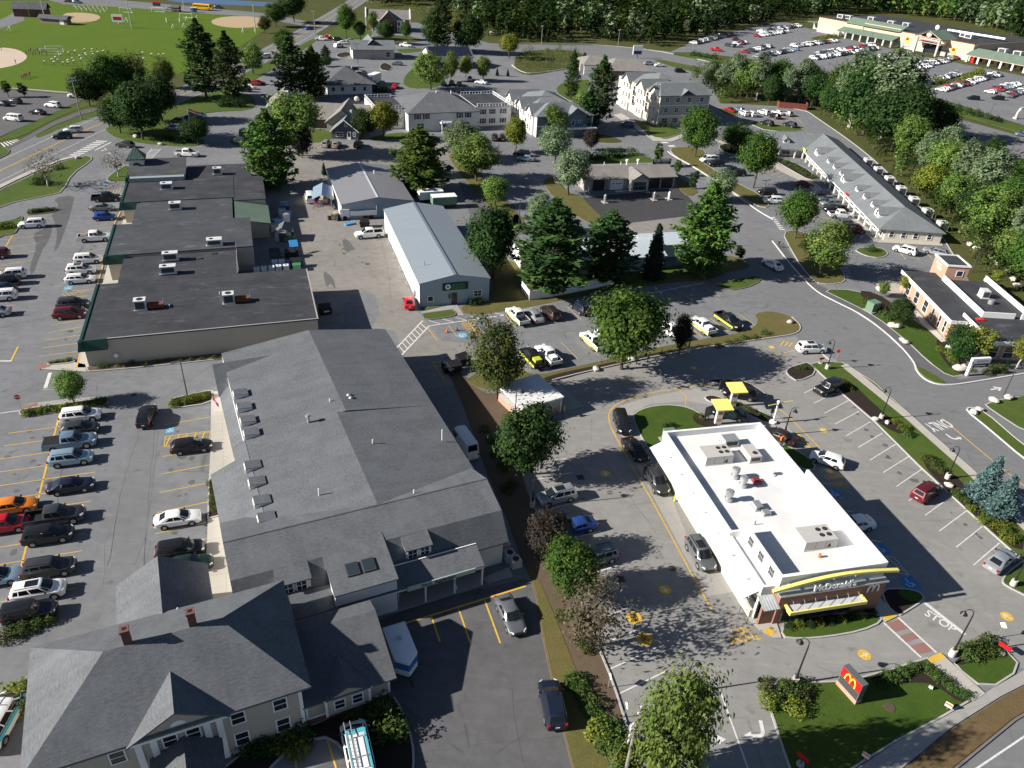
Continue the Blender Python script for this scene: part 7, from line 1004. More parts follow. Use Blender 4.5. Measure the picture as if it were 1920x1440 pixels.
def car_parts(ty):
    L,Wd,prof,g0,g1,r0,r1,zr,zb,wr,wb = SPEC[ty];w = Wd/2;R = []
    for i,(x,z) in enumerate(prof):
        e = min(1.0,.84+.5*min((x-prof[0][0]+.02)/1.0 if ty != 'pickup' else 1,(prof[-1][0]-x+.02)/.9));k = w*e;zl = .26 if 1 < i < len(prof)-2 else .34;zl = min(zl,z-.08)
        R.append([(x,0,z+.015),(x,k*.55,z+.01),(x,k*.88,z-.015),(x,k*.985,z-.09),(x,k,(z+zl)*.52),(x,k*.97,zl+.06),(x,k*.88,zl),(x,-k*.88,zl),(x,-k*.97,zl+.06),(x,-k,(z+zl)*.52),(x,-k*.985,z-.09),(x,-k*.88,z-.015),(x,-k*.55,z+.01)])
    b = MB();n = len(R[0]);vs = [p for r in R for p in r];fs = [(i*n+k,i*n+(k+1) % n,(i+1)*n+(k+1) % n,(i+1)*n+k) for i in range(len(R)-1) for k in range(n)]+[tuple(range(n))[::-1],tuple(range((len(R)-1)*n,len(R)*n))];b.mesh(vs,fs)
    wb_,wt = w*.93,w*.74;base = [(g1,-wb_*.78,zb),(g1+.12,0,zb),(g1,wb_*.78,zb),(g1-.35,wb_,zb+.0),(g0+.2,wb_,zb),(g0,wb_*.82,zb),(g0,-wb_*.82,zb),(g0+.2,-wb_,zb),(g1-.35,-wb_,zb)]
    top = [(r1,-wt*.86,zr-.03),(r1+.06,0,zr-.005),(r1,wt*.86,zr-.03),(r1-.2,wt,zr-.05),(r0+.15,wt,zr-.05),(r0,wt*.86,zr-.04),(r0,-wt*.86,zr-.04),(r0+.15,-wt,zr-.05),(r1-.2,-wt,zr-.05)]
    cx = (r0+r1)/2;crown = [(cx+(p[0]-cx)*.86,p[1]*.8,zr+.02) for p in top];m = 9
    b.mesh(base+top+crown,[(i,(i+1) % m,m+(i+1) % m,m+i) for i in range(m)]+[(m+i,m+(i+1) % m,2*m+(i+1) % m,2*m+i) for i in range(m)]+[tuple(range(2*m,3*m))])
    ws,rw = MB(),MB();sw = {1: MB(),-1: MB()}
    quad_in(ws,(base[0],base[1],top[1],top[0]),.06,1,.1,.95,out=(1,0,.3));quad_in(ws,(base[1],base[2],top[2],top[1]),0,.94,.1,.95,out=(1,0,.3));quad_in(rw,(base[5],base[6],top[6],top[5]),.08,.92,.22,.9,out=(-1,0,.3))
    for s in (1,-1):
        q = (base[3],base[4],top[4],top[3]) if s > 0 else (base[8],base[7],top[7],top[8]);o = (0,s,.3)
        if ty == 'tallvan' or ty == 'van': quad_in(sw[s],q,.02,.3 if ty == 'tallvan' else .28,.3 if ty == 'tallvan' else .18,.82,out=o);(quad_in(sw[s],q,.32,.62,.18,.88,out=o),quad_in(sw[s],q,.65,.96,.18,.88,out=o)) if ty == 'van' else None
        elif ty == 'pickup': quad_in(sw[s],q,.03,.5,.12,.9,out=o);quad_in(sw[s],q,.54,.97,.12,.9,out=o)
        else: quad_in(sw[s],q,.02,.42,.14,.9,out=o);quad_in(sw[s],q,.46,.78,.14,.9,out=o);quad_in(sw[s],q,.81,.97,.2,.86,out=o) if ty in ('suv','wagon','jeep') else None
        f = (base[2],base[3],top[3],top[2]) if s > 0 else (base[8],base[0],top[0],top[8])
        quad_in(sw[s],f,.25,.95,.12,.8,out=o)
    xw = [wb/2+.05,-wb/2+.05]
    if ty == 'pickup':
        xw = [1.85,-1.75];x0,x1,t = -2.9,-.97,.07
        b.box(x0+t,x1,-w+.12,w-.12,.62,.72,1);b.box(x0,x1,w-.12,w*.985,.42,1.2);b.box(x0,x1,-w*.985,-w+.12,.42,1.2);b.box(x0,x0+t,-w+.12,w-.12,.45,1.18);b.box(x0+t,x0+t+.02,-w+.13,w-.13,.72,1.12,1);b.box(x0+t,x1,-w+.13,-w+.16,.72,1.18,1);b.box(x0+t,x1,w-.16,w-.13,.72,1.18,1);b.box(x0-.12,x0,-w*.9,w*.9,.42,.58,1)
    for x in xw:
        for s in (1,-1): b.tube([(x,s*(w-.16),wr),(x,s*(w+.008),wr)],wr+.07,14,1)
    e = prof[-1][0];q = prof[0][0] if ty != 'pickup' else -2.9;b.box(e-.1,e+.03,-w*.66,w*.66,.34,.5,1)
    if ty in ('suv','wagon'):
        for s in (1,-1): b.tube([(r0+.25,s*wt*.84,zr+.04),(r1-.25,s*wt*.84,zr+.04)],.022,4,1)
    if ty == 'jeep': b.box(q-.25,q-.02,-.36,.36,.75,1.45,1)
    P = {'body': (b.data('body',[CP['white'],TRIM],38,False),None)};G_ = lambda mb,nm: mb.data(nm,CARGLASS,uv=False)
    out = [('body',P['body'][0],None),('windshield',G_(ws,'windshield'),None),('rear_window',G_(rw,'rear_window'),None),('side_window',G_(sw[1],'side_window'),None),('side_window',G_(sw[-1],'side_window'),None)]
    hz = prof[-3][1]-.1
    for s in (1,-1):
        out.append(('headlight',MB().hull([(e-.3,s*w*.88,hz-.08),(e-.02,s*w*.55,hz-.1),(e-.06,s*w*.52,hz+.06),(e-.34,s*w*.84,hz+.08)],[(e-.22,s*w*.95,hz-.08),(e+.03,s*w*.6,hz-.1),(e-.01,s*w*.56,hz+.06),(e-.26,s*w*.9,hz+.08)]).data('headlight',HEADL,uv=False),None));tz = .95 if ty in ('suv','van','tallvan','jeep','pickup') else .82
        out.append(('taillight',MB().box(q-.02,q+.12,min(s*w*.66,s*w*.9),max(s*w*.66,s*w*.9),tz-.12,tz+.12).data('taillight',TAILL,uv=False),None));out.append(('mirror',MB().box(g1-.55,g1-.4,min(s*w*.98,s*(w+.17)),max(s*w*.98,s*(w+.17)),zb+.02,zb+.16).data('mirror',TRIM,uv=False),None))
    out.append(('licence_plate',MB().box(q-.035,q,-.18,.18,.68,.8).data('licence_plate',PLATE,uv=False),None))
    ty_ = MB().tube([(0,-.11,0),(0,.11,0)],wr,18).data('tyre',TYRE,50,False);ri = MB();ri.tube([(0,-.115,0),(0,.122,0)],wr*.64,14);rim = ri.data('rim',RIM,50,False)
    for x in xw:
        for s in (1,-1): out.append(('wheel',ty_,((x,s*(w-.1),wr),rim)))
    far = MB();far.mesh(vs,fs);far.mesh(base+top+crown,[(i,(i+1) % m,m+(i+1) % m,m+i) for i in range(m)]+[(m+i,m+(i+1) % m,2*m+(i+1) % m,2*m+i) for i in range(m)]+[tuple(range(2*m,3*m))])
    for mb in (ws,rw,sw[1],sw[-1]): far.mesh(mb.v,mb.f,1)
    if ty == 'pickup': far.box(-2.9,-.97,-w*.98,w*.98,.42,.8);far.box(-2.9,-2.82,-w*.98,w*.98,.8,1.18);far.box(-2.82,-.97,w-.1,w*.98,.8,1.2);far.box(-2.82,-.97,-w*.98,-w+.1,.8,1.2);far.box(-2.8,-.98,-w+.1,w-.1,.8,.82,2)
    for x in xw:
        for s in (1,-1): far.tube([(x,s*(w-.2),wr),(x,s*(w+.02),wr)],wr,10,2)
    return out,far.data('car_small',[CP['white'],CARGLASS,TRIM],38,False)
CARS = {t: car_parts(t) for t in SPEC}
NAME = {'sedan': 'sedan','coupe': 'sports_car','suv': 'suv','hatch': 'hatchback','wagon': 'station_wagon','van': 'van','tallvan': 'van','jeep': 'off_roader','pickup': 'pickup_truck'};CATN = {'pickup': 'pickup','van': 'van','tallvan': 'van'}
def car(ty,col,p,head,label,group='parked cars',sc=1.0,near=True,name=None,world=None,extra=None):
    c = Vector(world) if world else G(p[0],p[1],.62);parts,far = CARS[ty];zz = 0.015;nm = name or NAME[ty];cat = CATN.get(ty,'car')
    def paintit(o): o.material_slots[0].link = 'OBJECT';o.material_slots[0].material = CP[col]
    if near:
        r = thing(nm,label,cat,(c.x,c.y,zz),math.radians(head),group);r.scale = (sc,sc,sc)
        for n,me,w in parts:
            o = link(n,me,r)
            if n == 'body': paintit(o)
            if w: o.location = w[0];q = link('rim',w[1],o)
        if extra:
            for n,mb,m in extra: mb.build(n,m,r)
        return r
    o = link(nm,far,None,(c.x,c.y,zz),math.radians(head));o.scale = (sc,sc,sc);paintit(o);return tag(o,label,cat,group)
def sunroof(ty='suv'): s = SPEC[ty];return ('sunroof',MB().box((s[5]+s[6])/2-.15,s[6]-.2,-.42,.42,s[7]+.0,s[7]+.03),CARGLASS)
def ladder(z=2.0,L=3.0):
    m = MB()
    for y in (.25,.7): m.tube([(-L/2-.6,y,z+.2),(L/2+.2,y,z+.2)],.035,5)
    for i in range(11): m.tube([(-L/2-.5+i*L*.1,.25,z+.2),(-L/2-.5+i*L*.1,.7,z+.2)],.025,4)
    for x in (-1.3,.3): m.tube([(x,-.75,z+.12),(x,.75,z+.12)],.03,5)
    return ('ladder',m,STEEL)
H = 20
for ty,col,p,hd,lb in [
 ('suv','white',(151,779),H,'white SUV at the hedge island end of the yellow-striped bank'),('hatch','darkgrey',(150,803),H,'dark grey hatchback between the white SUV and the steel-blue pickup'),('pickup','steelblue',(132,829),H,'steel-blue pickup with black bed cover in the yellow-striped bank'),('suv','lightblue',(133,859),H,'pale blue crossover beside the steel-blue pickup'),('sedan','navy',(133,910),H,'navy sedan parked alone between two empty stalls'),('sedan','orange',(24,948),H,'bright orange sedan at the frame edge'),('suv','brightred',(8,984),H,'red crossover below the orange sedan'),('pickup','darkgrey',(103,969),H,'dark grey pickup with open empty bed'),('suv','black',(90,1003),H,'large black SUV below the dark grey pickup'),('suv','darkgrey',(92,1065),H,'charcoal SUV below the large black SUV, beside an empty stall'),('sedan','lightblue',(-8,1082),H,'pale blue car nose at the frame edge'),('suv','white',(72,1108),H,'white SUV with glass roof above the black off-roader'),('jeep','black',(56,1149),H,'black boxy off-roader with rear spare wheel'),('suv','black',(275,780),103,'black SUV driving up the aisle past the drive lamp'),('wagon','black',(359,836),H,'black wagon over the yellow hatching by the long building'),('sedan','white',(333,972),H,'white sedan parked nose to the long building bed'),('suv','black',(338,1031),H,'black SUV with roof rails parked below the white sedan'),('sedan','green',(352,1058),H,'dark green sedan half hidden by the house rear roof'),
 ('pickup','black',(200,371),H,'black pickup in the topmost stall at the plaza front'),('sedan','sage',(191,389),H,'sage grey sedan above the blue hatchback at the plaza front'),('hatch','blue',(196,406),H,'bright blue hatchback at the plaza front'),('pickup','white',(178,445),H,'white pickup with loaded bed at the plaza front'),('suv','white',(165,486),H,'white SUV, upper of three white cars at the plaza walk'),('suv','white',(152,506),H,'white SUV with roof rack, middle of three white cars at the plaza walk'),('wagon','white',(150,523),H,'white wagon, lowest of three white cars at the plaza walk'),('suv','darkgrey',(137,570),H,'charcoal SUV between the yellow hatching and the maroon SUV'),('suv','maroon',(131,588),H,'maroon SUV with silver roof rails at the plaza front'),('suv','white',(60,420),200,'white SUV with its door open by the small kerbed island'),
 ('suv','white',(20,515),200,'white SUV uppermost in the frame-edge row facing the plaza'),('suv','black',(8,527),200,'black SUV second in the frame-edge row facing the plaza'),('sedan','navy',(2,540),200,'navy car third in the frame-edge row facing the plaza'),('suv','white',(2,555),200,'white car fourth in the frame-edge row facing the plaza'),('sedan','silver',(-12,585),200,'silver car lowest in the frame-edge row facing the plaza'),('suv','maroon',(-10,477),200,'dark maroon car at the frame edge above the frame-edge row')]:
    big = p[1] > 740;ex = [sunroof()] if (lb.startswith('white SUV with glass') or lb.startswith('white SUV with roof')) else ([('bed_cover',MB().box(-2.85,-1.0,-.93,.93,1.19,1.23),TRIM)] if 'bed cover' in lb else ([('bed_load',MB().box(-2.4,-1.3,-.5,.6,.75,1.25),WOOD)] if 'loaded' in lb else None));car(ty,col,p,hd,lb,'cars in the plaza parking' if not big else 'cars in the yellow-striped parking',extra=ex)
car('coupe','brightred',(767,566),102,'red sports car beside the blue-grey workshop corner');car('pickup','white',(692,439),202,'white pickup by the grassy patch of the service yard',extra=[('door_sign',MB().box(-.2,.35,-1.015,-1.0,.75,1.0),DARKGREY)]);car('van','white',(581,371),108,'white van backed beside the open carport')
LIM = [('lower_stripe',MB().box(-2.7,2.3,.985,1.012,.45,.85).box(-2.7,2.3,-1.012,-.985,.45,.85),CP['lime'])];TANK = [('bed_tank',MB().box(-2.3,-1.2,-.5,.5,.75,1.45),WHITE)];TANKY = [('bed_tank',MB().box(-2.3,-1.2,-.55,.55,.75,1.5),CP['lime'])]
SD = math.degrees(math.atan2(*(G(1052,642)-G(1084,673)).yx))
for ty,col,p,hd,lb,ex in [('pickup','white',(970,593),SD,'white and lime pickup, first in the row below the workshop lawn',LIM),('sedan','silver',(1001,591),SD,'silver sedan beside the white and lime pickup',None),('suv','brown',(1032,586),SD,'dark brown SUV beside the silver sedan',None),('suv','navy',(1088,577),SD,'dark SUV with red tail lights just left of the large leafy tree',None),('pickup','black',(997,671),SD,'black and lime pickup with yellow bed tank near the russet tree',LIM+TANKY),('pickup','white',(1027,666),SD,'white pickup with white bed tank beside the black and lime one',TANK),('pickup','white',(1112,640),SD,'white and lime pickup half hidden under the large leafy tree',LIM),('pickup','white',(1140,634),SD,'white pickup mostly hidden under the large leafy tree',None),('pickup','white',(1258,620),SD,'white pickup just right of the large leafy tree',None),('pickup','white',(1316,611),SD,'white and lime pickup with bed tank near the thin purple tree',LIM+TANK),('pickup','black',(1366,602),SD+180,'black and lime pickup parked nose out at the row end',LIM)]: car(ty,col,p,hd,lb,'cars in the workshop parking',extra=ex)
DT = -75.5
for ty,col,p,hd,lb,ex in [('suv','black',(1166,792),-84,'black SUV rounding the oval lawn in the drive-through lane',None),('sedan','black',(1191,842),-66,'black sedan second in the drive-through lane',None),('suv','darkgrey',(1231,901),DT,'charcoal SUV at the first drive-through window',None),('suv','grey',(1313,1038),DT,'slate SUV with sunroof at the last drive-through window',[sunroof()]),('suv','silver',(1044,930),204,'silver SUV in a white-lined stall below the dark green tree',[sunroof()]),('sedan','blue',(1080,987),204,'dark blue sedan beside the purple-brown tree',None),('suv','bluegrey',(1119,1044),204,'dark boxy SUV beside the small grey-green tree',None),('suv','black',(1388,738),170,'black SUV at the upper yellow menu canopy',None),('sedan','green',(1369,775),166,'dark green sedan at the lower yellow menu canopy',None),('sedan','brown',(1459,816),143,'dark brown sedan behind the restaurant at the clearance pole',None),('hatch','white',(1551,861),152,'white hatchback turning into the drive-through',None),('jeep','black',(1551,728),214,'black boxy SUV parked nose out at the roadside strip',None),('suv','maroon',(1737,922),38,'dark red SUV in the angled stalls',None),('sedan','silver',(1876,1050),38,'silver sedan in the last angled stall',None),('sedan','white',(1603,982),195,'white sedan half hidden behind the restaurant roof',None),('suv','white',(1521,653),10,'white SUV leaving the restaurant lot by the stop line',[sunroof()]),('sedan','white',(1449,496),118,'white sedan driving up the side road',None)]: car(ty,col,p,hd,lb,'cars at the restaurant',extra=ex)
car('sedan','grey',(957,1152),-68,'dark grey sedan parked at the shop porch in the dark front lot','cars in the front lot');car('suv','navy',(1036,1320),100,'dark navy SUV parked on the grass edge of the front lot','cars in the front lot',extra=[('roof_box',MB().box(-1.6,.0,-.6,.6,1.73,1.76),CP['navy'])])
car('tallvan','white',(869,834),118,'white high-roofed van parked behind the long building','service vans')
TEAL = plain('van_teal',(.08,.42,.5),.4)
car('van','white',(672,1412),112,'white and teal service van with ladder rack by the house bed','service vans',1.08,extra=[ladder(),('roof_stripe',MB().box(-2.3,1.0,-.74,-.6,1.99,2.03).box(-2.3,1.0,.6,.74,1.99,2.03).box(.7,1.05,-.6,.6,1.99,2.03),TEAL),('roof_rack',MB().box(-2.2,.3,-.45,.2,2.03,2.07),WHITE),('hood_mark',MB().box(1.72,1.8,-.5,.4,1.17,1.19),DARKGREY)])
car('van','white',(2,1352),95,'white and teal service van at the frame edge beside the house','service vans',1.08,extra=[ladder(),('side_stripe',MB().box(-2.5,1.9,1.0,1.03,.9,1.3).box(-2.5,1.9,-1.03,-1.0,.9,1.3),TEAL)])
for ty,col,p,hd,lb in [('suv','green',(117,255),206,'dark green SUV waiting on the main road lane'),('suv','white',(137,244),206,'white SUV behind the dark green one on the main road'),('wagon','darkgrey',(234,271),175,'dark wagon turning at the crosswalk'),('pickup','white',(351,288),2,'white pickup crossing behind the plaza tower'),('suv','white',(99,197),170,'white SUV in the school lot'),('sedan','navy',(70,210),170,'dark sedan in the school lot below the white SUV'),('van','white',(25,222),170,'small white van in the school lot'),('pickup','white',(146,179),185,'white pickup at the school lot entrance'),('suv','darkgrey',(26,190),170,'dark SUV, outer of two at the school lot edge'),('sedan','navy',(3,194),170,'dark sedan, inner of two at the school lot edge'),('sedan','white',(371,216),175,'white sedan at the flagpole lot'),('sedan','blue',(353,221),185,'blue sedan beside the white one at the flagpole lot'),('suv','black',(332,228),185,'black SUV under the roadside trees'),('suv','silver',(325,240),178,'silver SUV under the roadside trees by the flagpole'),('jeep','darkgrey',(460,248),80,'dark off-roader by the boulder lawn'),('suv','black',(459,168),178,'black SUV below the field pines'),('sedan','white',(466,163),178,'white car beside the black SUV below the field pines'),('sedan','red',(476,156),178,'red car below the field pines'),
 ('sedan','blue',(579,53),235,'blue car on the far main road'),('sedan','navy',(594,43),235,'dark car farther along the main road'),('suv','white',(497,106),220,'white car on the main road by the field'),('sedan','red',(484,155),30,'dark red car turning beside the roadside pine clump'),('pickup','white',(603,73),5,'white pickup in the front line of the far bank lot'),('van','brightred',(615,70),90,'red vehicle in the far bank lot'),('suv','black',(634,74),5,'black SUV in the far bank lot'),('suv','white',(635,86),60,'white SUV lower in the far bank lot'),('sedan','white',(643,80),10,'white sedan behind the white SUV in the far bank lot'),('sedan','silver',(658,76),5,'silver sedan ending the far bank lot line'),('pickup','white',(761,85),-10,'white pickup turning below the brick house'),('sedan','bluegrey',(745,119),175,'slate car on the drive beside the curved lawn'),('sedan','brightred',(741,162),85,'bright red car on the drive behind the white office'),('suv','silver',(612,270),88,'silver SUV parked before the slate cottage'),('sedan','tan',(631,271),88,'tan sedan parked before the slate cottage door'),('suv','brown',(672,271),88,'dark car parked at the corner of the slate cottage'),('suv','navy',(858,257),100,'dark blue SUV at the white office entrance'),('suv','black',(928,258),95,'black SUV, first of two at the white office wing'),('suv','black',(943,258),95,'black SUV, second of two at the white office wing'),('sedan','navy',(868,172),15,'dark blue car behind the balustraded roof'),('sedan','black',(832,157),90,'black car in the lot behind the bushy pale tree'),('suv','black',(847,156),90,'black SUV in the lot under the slender trees'),('sedan','darkgrey',(861,157),90,'charcoal car in the lot under the slender trees'),('sedan','silver',(881,147),95,'silver car below the yellowing slender tree'),('sedan','white',(902,154),160,'white car at the end of the slender tree row'),('sedan','white',(927,61),10,'white car near the woods beyond the solar roof'),
 ('sedan','lightblue',(986,297),175,'pale blue sedan beside the golden-green small tree'),('suv','black',(978,288),175,'black SUV beside the pale blue sedan'),('suv','steelblue',(1177,233),165,'steel-blue SUV at the beige apartment house drive'),('van','white',(1330,300),196,'white van at the road island stalls'),('suv','black',(1342,307),196,'black SUV beside the white van'),('suv','navy',(1368,321),196,'navy SUV, first of a pair beyond the white van'),('suv','black',(1382,325),196,'black SUV, second of a pair beyond the white van'),('suv','silver',(1217,119),10,'silver SUV at the brick bank branch'),('sedan','white',(1237,122),10,'white car at the brick bank branch'),('suv','black',(1275,133),10,'black car at the end of the bank branch lot'),('sedan','darkgrey',(1332,145),10,'dark car near the birches by the connector road'),
 ('sedan','red',(1370,206),-60,'red car in the rear lot of the dormer strip'),('suv','steelblue',(1387,206),105,'pale blue SUV next to the red car in the rear lot'),('suv','white',(1395,213),105,'white SUV, first of two white cars in the rear lot'),('suv','white',(1409,214),105,'white SUV, second of two white cars in the rear lot'),('suv','white',(1432,211),120,'white SUV behind the round bush in the rear lot'),('sedan','white',(1458,211),120,'white sedan mid row in the rear lot'),('suv','black',(1452,218),120,'black SUV in front of the white sedan in the rear lot'),('suv','silver',(1475,213),120,'silver SUV ending the rear lot row'),('suv','black',(1438,231),130,'black SUV on the kerb side behind the strip wing'),('suv','navy',(1481,234),130,'navy SUV on the kerb side behind the strip wing'),
 ('sedan','maroon',(1508,345),5,'dark red sedan nosed to the dormer strip walk'),('suv','black',(1438,360),184,'black SUV on the outer side of the dormer strip lot'),('suv','white',(1449,376),184,'white SUV below the black one in the dormer strip lot'),('suv','navy',(1540,364),184,'navy SUV at the dormer strip arcade, topmost of its group'),('sedan','bluegrey',(1551,373),184,'slate sedan at the dormer strip arcade'),('suv','sage',(1557,382),184,'sage SUV at the dormer strip arcade'),('pickup','black',(1566,393),184,'black pickup at the dormer strip arcade'),('pickup','white',(1576,403),4,'white pickup at the dormer strip arcade'),('suv','grey',(1590,420),4,'grey SUV at the dormer strip arcade'),('van','maroon',(1600,431),4,'dark red van at the dormer strip arcade'),('suv','white',(1697,469),140,'white crossover at the end wall of the dormer strip'),('wagon','silver',(1754,472),145,'silver wagon behind the bank tower'),('sedan','silver',(1872,311),170,'silver sedan alone beyond the woodland belt'),('suv','white',(1746,212),165,'white car on the connector road by the woods'),('sedan','steelblue',(1918,252),170,'blue car on the connector road at the frame edge'),
 ('suv','darkgrey',(128,2),0,'dark car on the school road beyond the dugouts'),('suv','bluegrey',(145,4),0,'slate car on the school road beyond the dugouts'),('sedan','lightblue',(318,16),0,'pale blue car by the small brown field shed'),('suv','darkgrey',(410,14),0,'dark car behind the school bus'),('suv','navy',(636,37),235,'dark car under the street tree on the main road')]: car(ty,col,p,hd,lb,'cars about the far lots and roads',near=(p[1] > 200 and p[1] != 206))
# supermarket rows
sm_cols = ['white','white','silver','white','grey','silver','black','white','red','steelblue','white','navy','silver','darkgrey','white','silver']
rn = random.Random(5);face = -57.5+90;CN = {'steelblue': 'blue','darkgrey': 'dark grey'}
for row,a,b in [('woods-edge row',(1300,80),(1372,63)),('side lot first row',(1420,67),(1475,58)),('side lot second row',(1428,59),(1495,48)),('side shrub row',(1490,86),(1566,76)),('arcade bank lower row',(1526,109),(1642,90)),('arcade bank upper row',(1530,101),(1636,84)),('glass door row',(1632,115),(1700,105)),('second glass door row',(1652,107),(1706,99)),('entrance bank lowest row',(1650,146),(1728,131)),('entrance bank second row',(1662,138),(1740,123)),('cart shelter row',(1694,129),(1772,114)),('entrance bank top row',(1712,122),(1788,108)),('woods tip row',(1648,153),(1690,146)),('yellow island row',(1738,155),(1792,138)),('island hedge row',(1765,168),(1868,139)),('shop wing bank upper row',(1856,172),(1906,157)),('shop wing bank lower row',(1886,179),(1940,163)),('lot entrance sparse row',(1362,86),(1400,78)),('middle sparse row',(1392,98),(1450,84)),('second middle row',(1420,106),(1490,92))]:
    A,B_ = G(*a,.6),G(*b,.6);n = min(36,int((B_-A).length/2.75));o0 = rn.randrange(16);face = math.degrees(math.atan2((B_-A).y,(B_-A).x))+90
    for i in range(n):
        if rn.random() < (.06 if 'sparse' not in row else .35): continue
        p = A.lerp(B_,i/max(1,n-1));col = sm_cols[(o0+i*3+rn.randrange(3)) % 16];ty = rn.choice(['suv','suv','sedan','sedan','hatch','pickup','wagon']);car(ty,col,None,face+rn.choice([0,180])+rn.uniform(-2,2),'%s %s, %s place from the woods end, supermarket %s' % (CN.get(col,col),NAME[ty].replace('_',' '),ordn[i],row),'cars in the supermarket lot',near=False,world=(p.x,p.y,0))
for ty,col,p,hd,lb in [('pickup','brightred',(1343,93),-20,'bright red pickup alone at the supermarket lot entrance'),('suv','black',(1316,74),-15,'black car at the woods edge of the supermarket lot'),('suv','black',(1825,184),175,'dark SUV leaving through the supermarket frontage lane'),('suv','black',(1871,184),172,'black SUV crossing below the far supermarket bank'),('suv','white',(1887,177),172,'boxy white SUV beside the crossing black SUV'),('suv','darkgrey',(1724,163),170,'dark SUV at the island tip beside the light pole'),('sedan','maroon',(1381,74),-15,'dark maroon car in the sparse part of the supermarket lot'),('sedan','white',(1385,86),30,'white sedan, upper of two mid lot near the entrance road'),('suv','grey',(1378,86),30,'grey SUV, lower of two mid lot near the entrance road')]: car(ty,col,p,hd,lb,'cars in the supermarket lot',near=False)
# ================= STREET FURNITURE AND SMALL THINGS =================
def at(p,z=0): q = G(*p);return (q.x,q.y,z)
def post_lamp(p,h,ang,label,group='gooseneck car park lamps'):
    o = thing('street_lamp',label,'lamp',at(p),math.radians(ang),group);MB().cyl((0,0),.32,.3,0,.85,14).build('concrete_base',plain('lamp_concrete',(.55,.5,.44),.85),o)
    MB().cyl((0,0),.14,.11,.85,1.3,10).cyl((0,0),.09,.06,1.3,h-.5,8).build('pole',BLACK,o);MB().tube([(0,0,h-.6),(.05,0,h-.1),(.3,0,h+.12),(.6,0,h+.08),(.72,0,h-.15)],.045,6).build('arm',BLACK,o);MB().cyl((.75,0),.1,.34,h-.25,h-.6,12).build('lamp_shade',BLACK,o);return o
for p,ty,a,lb in [((1489,1282),1203,150,'black gooseneck lamp on concrete base at the pylon lawn corner'),((1784,1229),1147,165,'black gooseneck lamp on concrete base at the exit lawn'),((1651,786),729,165,'black gooseneck lamp beside a white barrel on the roadside strip'),((1775,898),840,165,'black gooseneck lamp by the blue spruces'),((1550,692),639,165,'black gooseneck lamp at the restaurant lot exit'),((998,950),872,40,'black gooseneck lamp under the dark green tree by the silver SUV'),((1290,660),606,165,'black gooseneck lamp in the pickup row strip'),((1283,1300),1245,20,'black gooseneck lamp rising through the airy light-green tree'),((1470,815),775,20,'black gooseneck lamp beside the clearance pole'),((965,790),730,20,'black gooseneck lamp at the white-roofed shed corner'),((1898,1098),1040,165,'black gooseneck lamp on the corner island at the frame edge')]: post_lamp(p,max(4.2,height_at(p,ty)),a,lb)
def light_pole(p,top,label,arms=1,m=None,group='car park light poles',r=.1):
    h = height_at(p,top);o = thing('light_pole',label,'lamp',at(p),.4,group);MB().cyl((0,0),r,r*.6,0,h,8).build('pole',m or DARKGREY,o);mb = MB()
    for s in ((1,) if arms == 1 else (1,-1)): mb.box(min(0,s*.9),max(0,s*.9),-.05,.05,h-.1,h);o2 = bx('lamp_head',m or DARKGREY,o,min(s*.6,s*1.2),max(s*.6,s*1.2),-.18,.18,h-.05,h+.06)
    mb.build('arm',m or DARKGREY,o)
for p,t,lb,ar in [((352,745),678,'slim black light pole in the bed beside the long building',2),((1880,745),690,'slim dark light pole on the lawn across from the bank',1),((1822,510),470,'slim dark light pole behind the bank tower',1),((973,422),375,'twin-headed light pole on the dividing lawn',2),((1428,378),338,'twin-headed light pole at the dormer strip lot',2),((1372,316),295,'twin-headed light pole at the road island stalls',2),((1400,258),228,'slim light pole behind the dormer strip wing',1),((1630,88),62,'tall light pole before the arcade glass doors',2),((1565,98),80,'tall light pole in the arcade double bank',2),((1552,134),118,'tall light pole at the woods edge of the supermarket lot',2),((1732,160),130,'tall light pole at the island tip of the supermarket lot',2),((1808,122),92,'tall light pole before the supermarket right wall',2),((1862,105),78,'tall light pole before the shop wing',2),((1850,232),195,'leaning pale light pole on the supermarket frontage',1),((1898,280),245,'slim pole at the far access road',1),((671,120),82,'twin-headed light pole at the small bank',2),((650,165),140,'slim lamp pole before the restaurant hall',1),((700,112),80,'slim light pole beside the small bank',1),((506,135),110,'slim light pole on the road verge',1)]: light_pole(p,t,lb,ar)
def upole(p,top,label,arms=2,lean=0,group='utility poles',lamp=False):
    h = height_at(p,top);o = thing('utility_pole',label,'pole',at(p),1.1,group);MB().cyl((0,0),.17,.11,0,h,8).build('pole',POLEWOOD,o)
    for i in range(arms): c = MB().bar((-1.2,.12,h-.4-i*.7),(1.2,.12,h-.4-i*.7),.12,.14).build('crossarm',POLEWOOD,o);[MB().cyl((x,.12),.05,.07,h-.33-i*.7,h-.1-i*.7,6).build('insulator',WHITE,c) for x in (-1.1,-.5,.5,1.1)]
    return o,h
upole((153,224),145,'bare utility pole on the grass verge by the school lot');upole((272,165),112,'utility pole behind the roadside tree group');upole((592,75),20,'utility pole at the far crosswalk',1);upole((1158,92),55,'utility pole beside the connector road bend',1);upole((1015,84),48,'utility pole near the green fence on the connector road',1)
UP = (1172,1452);o,h = upole(UP,1345,'near utility pole with double crossarms and wires over the shrubs',3);MB().ball((.5,.3,h-2.2),.32,.32,.55,10,6).build('transformer',STEEL,o);b = G(*UP)
mb = MB()
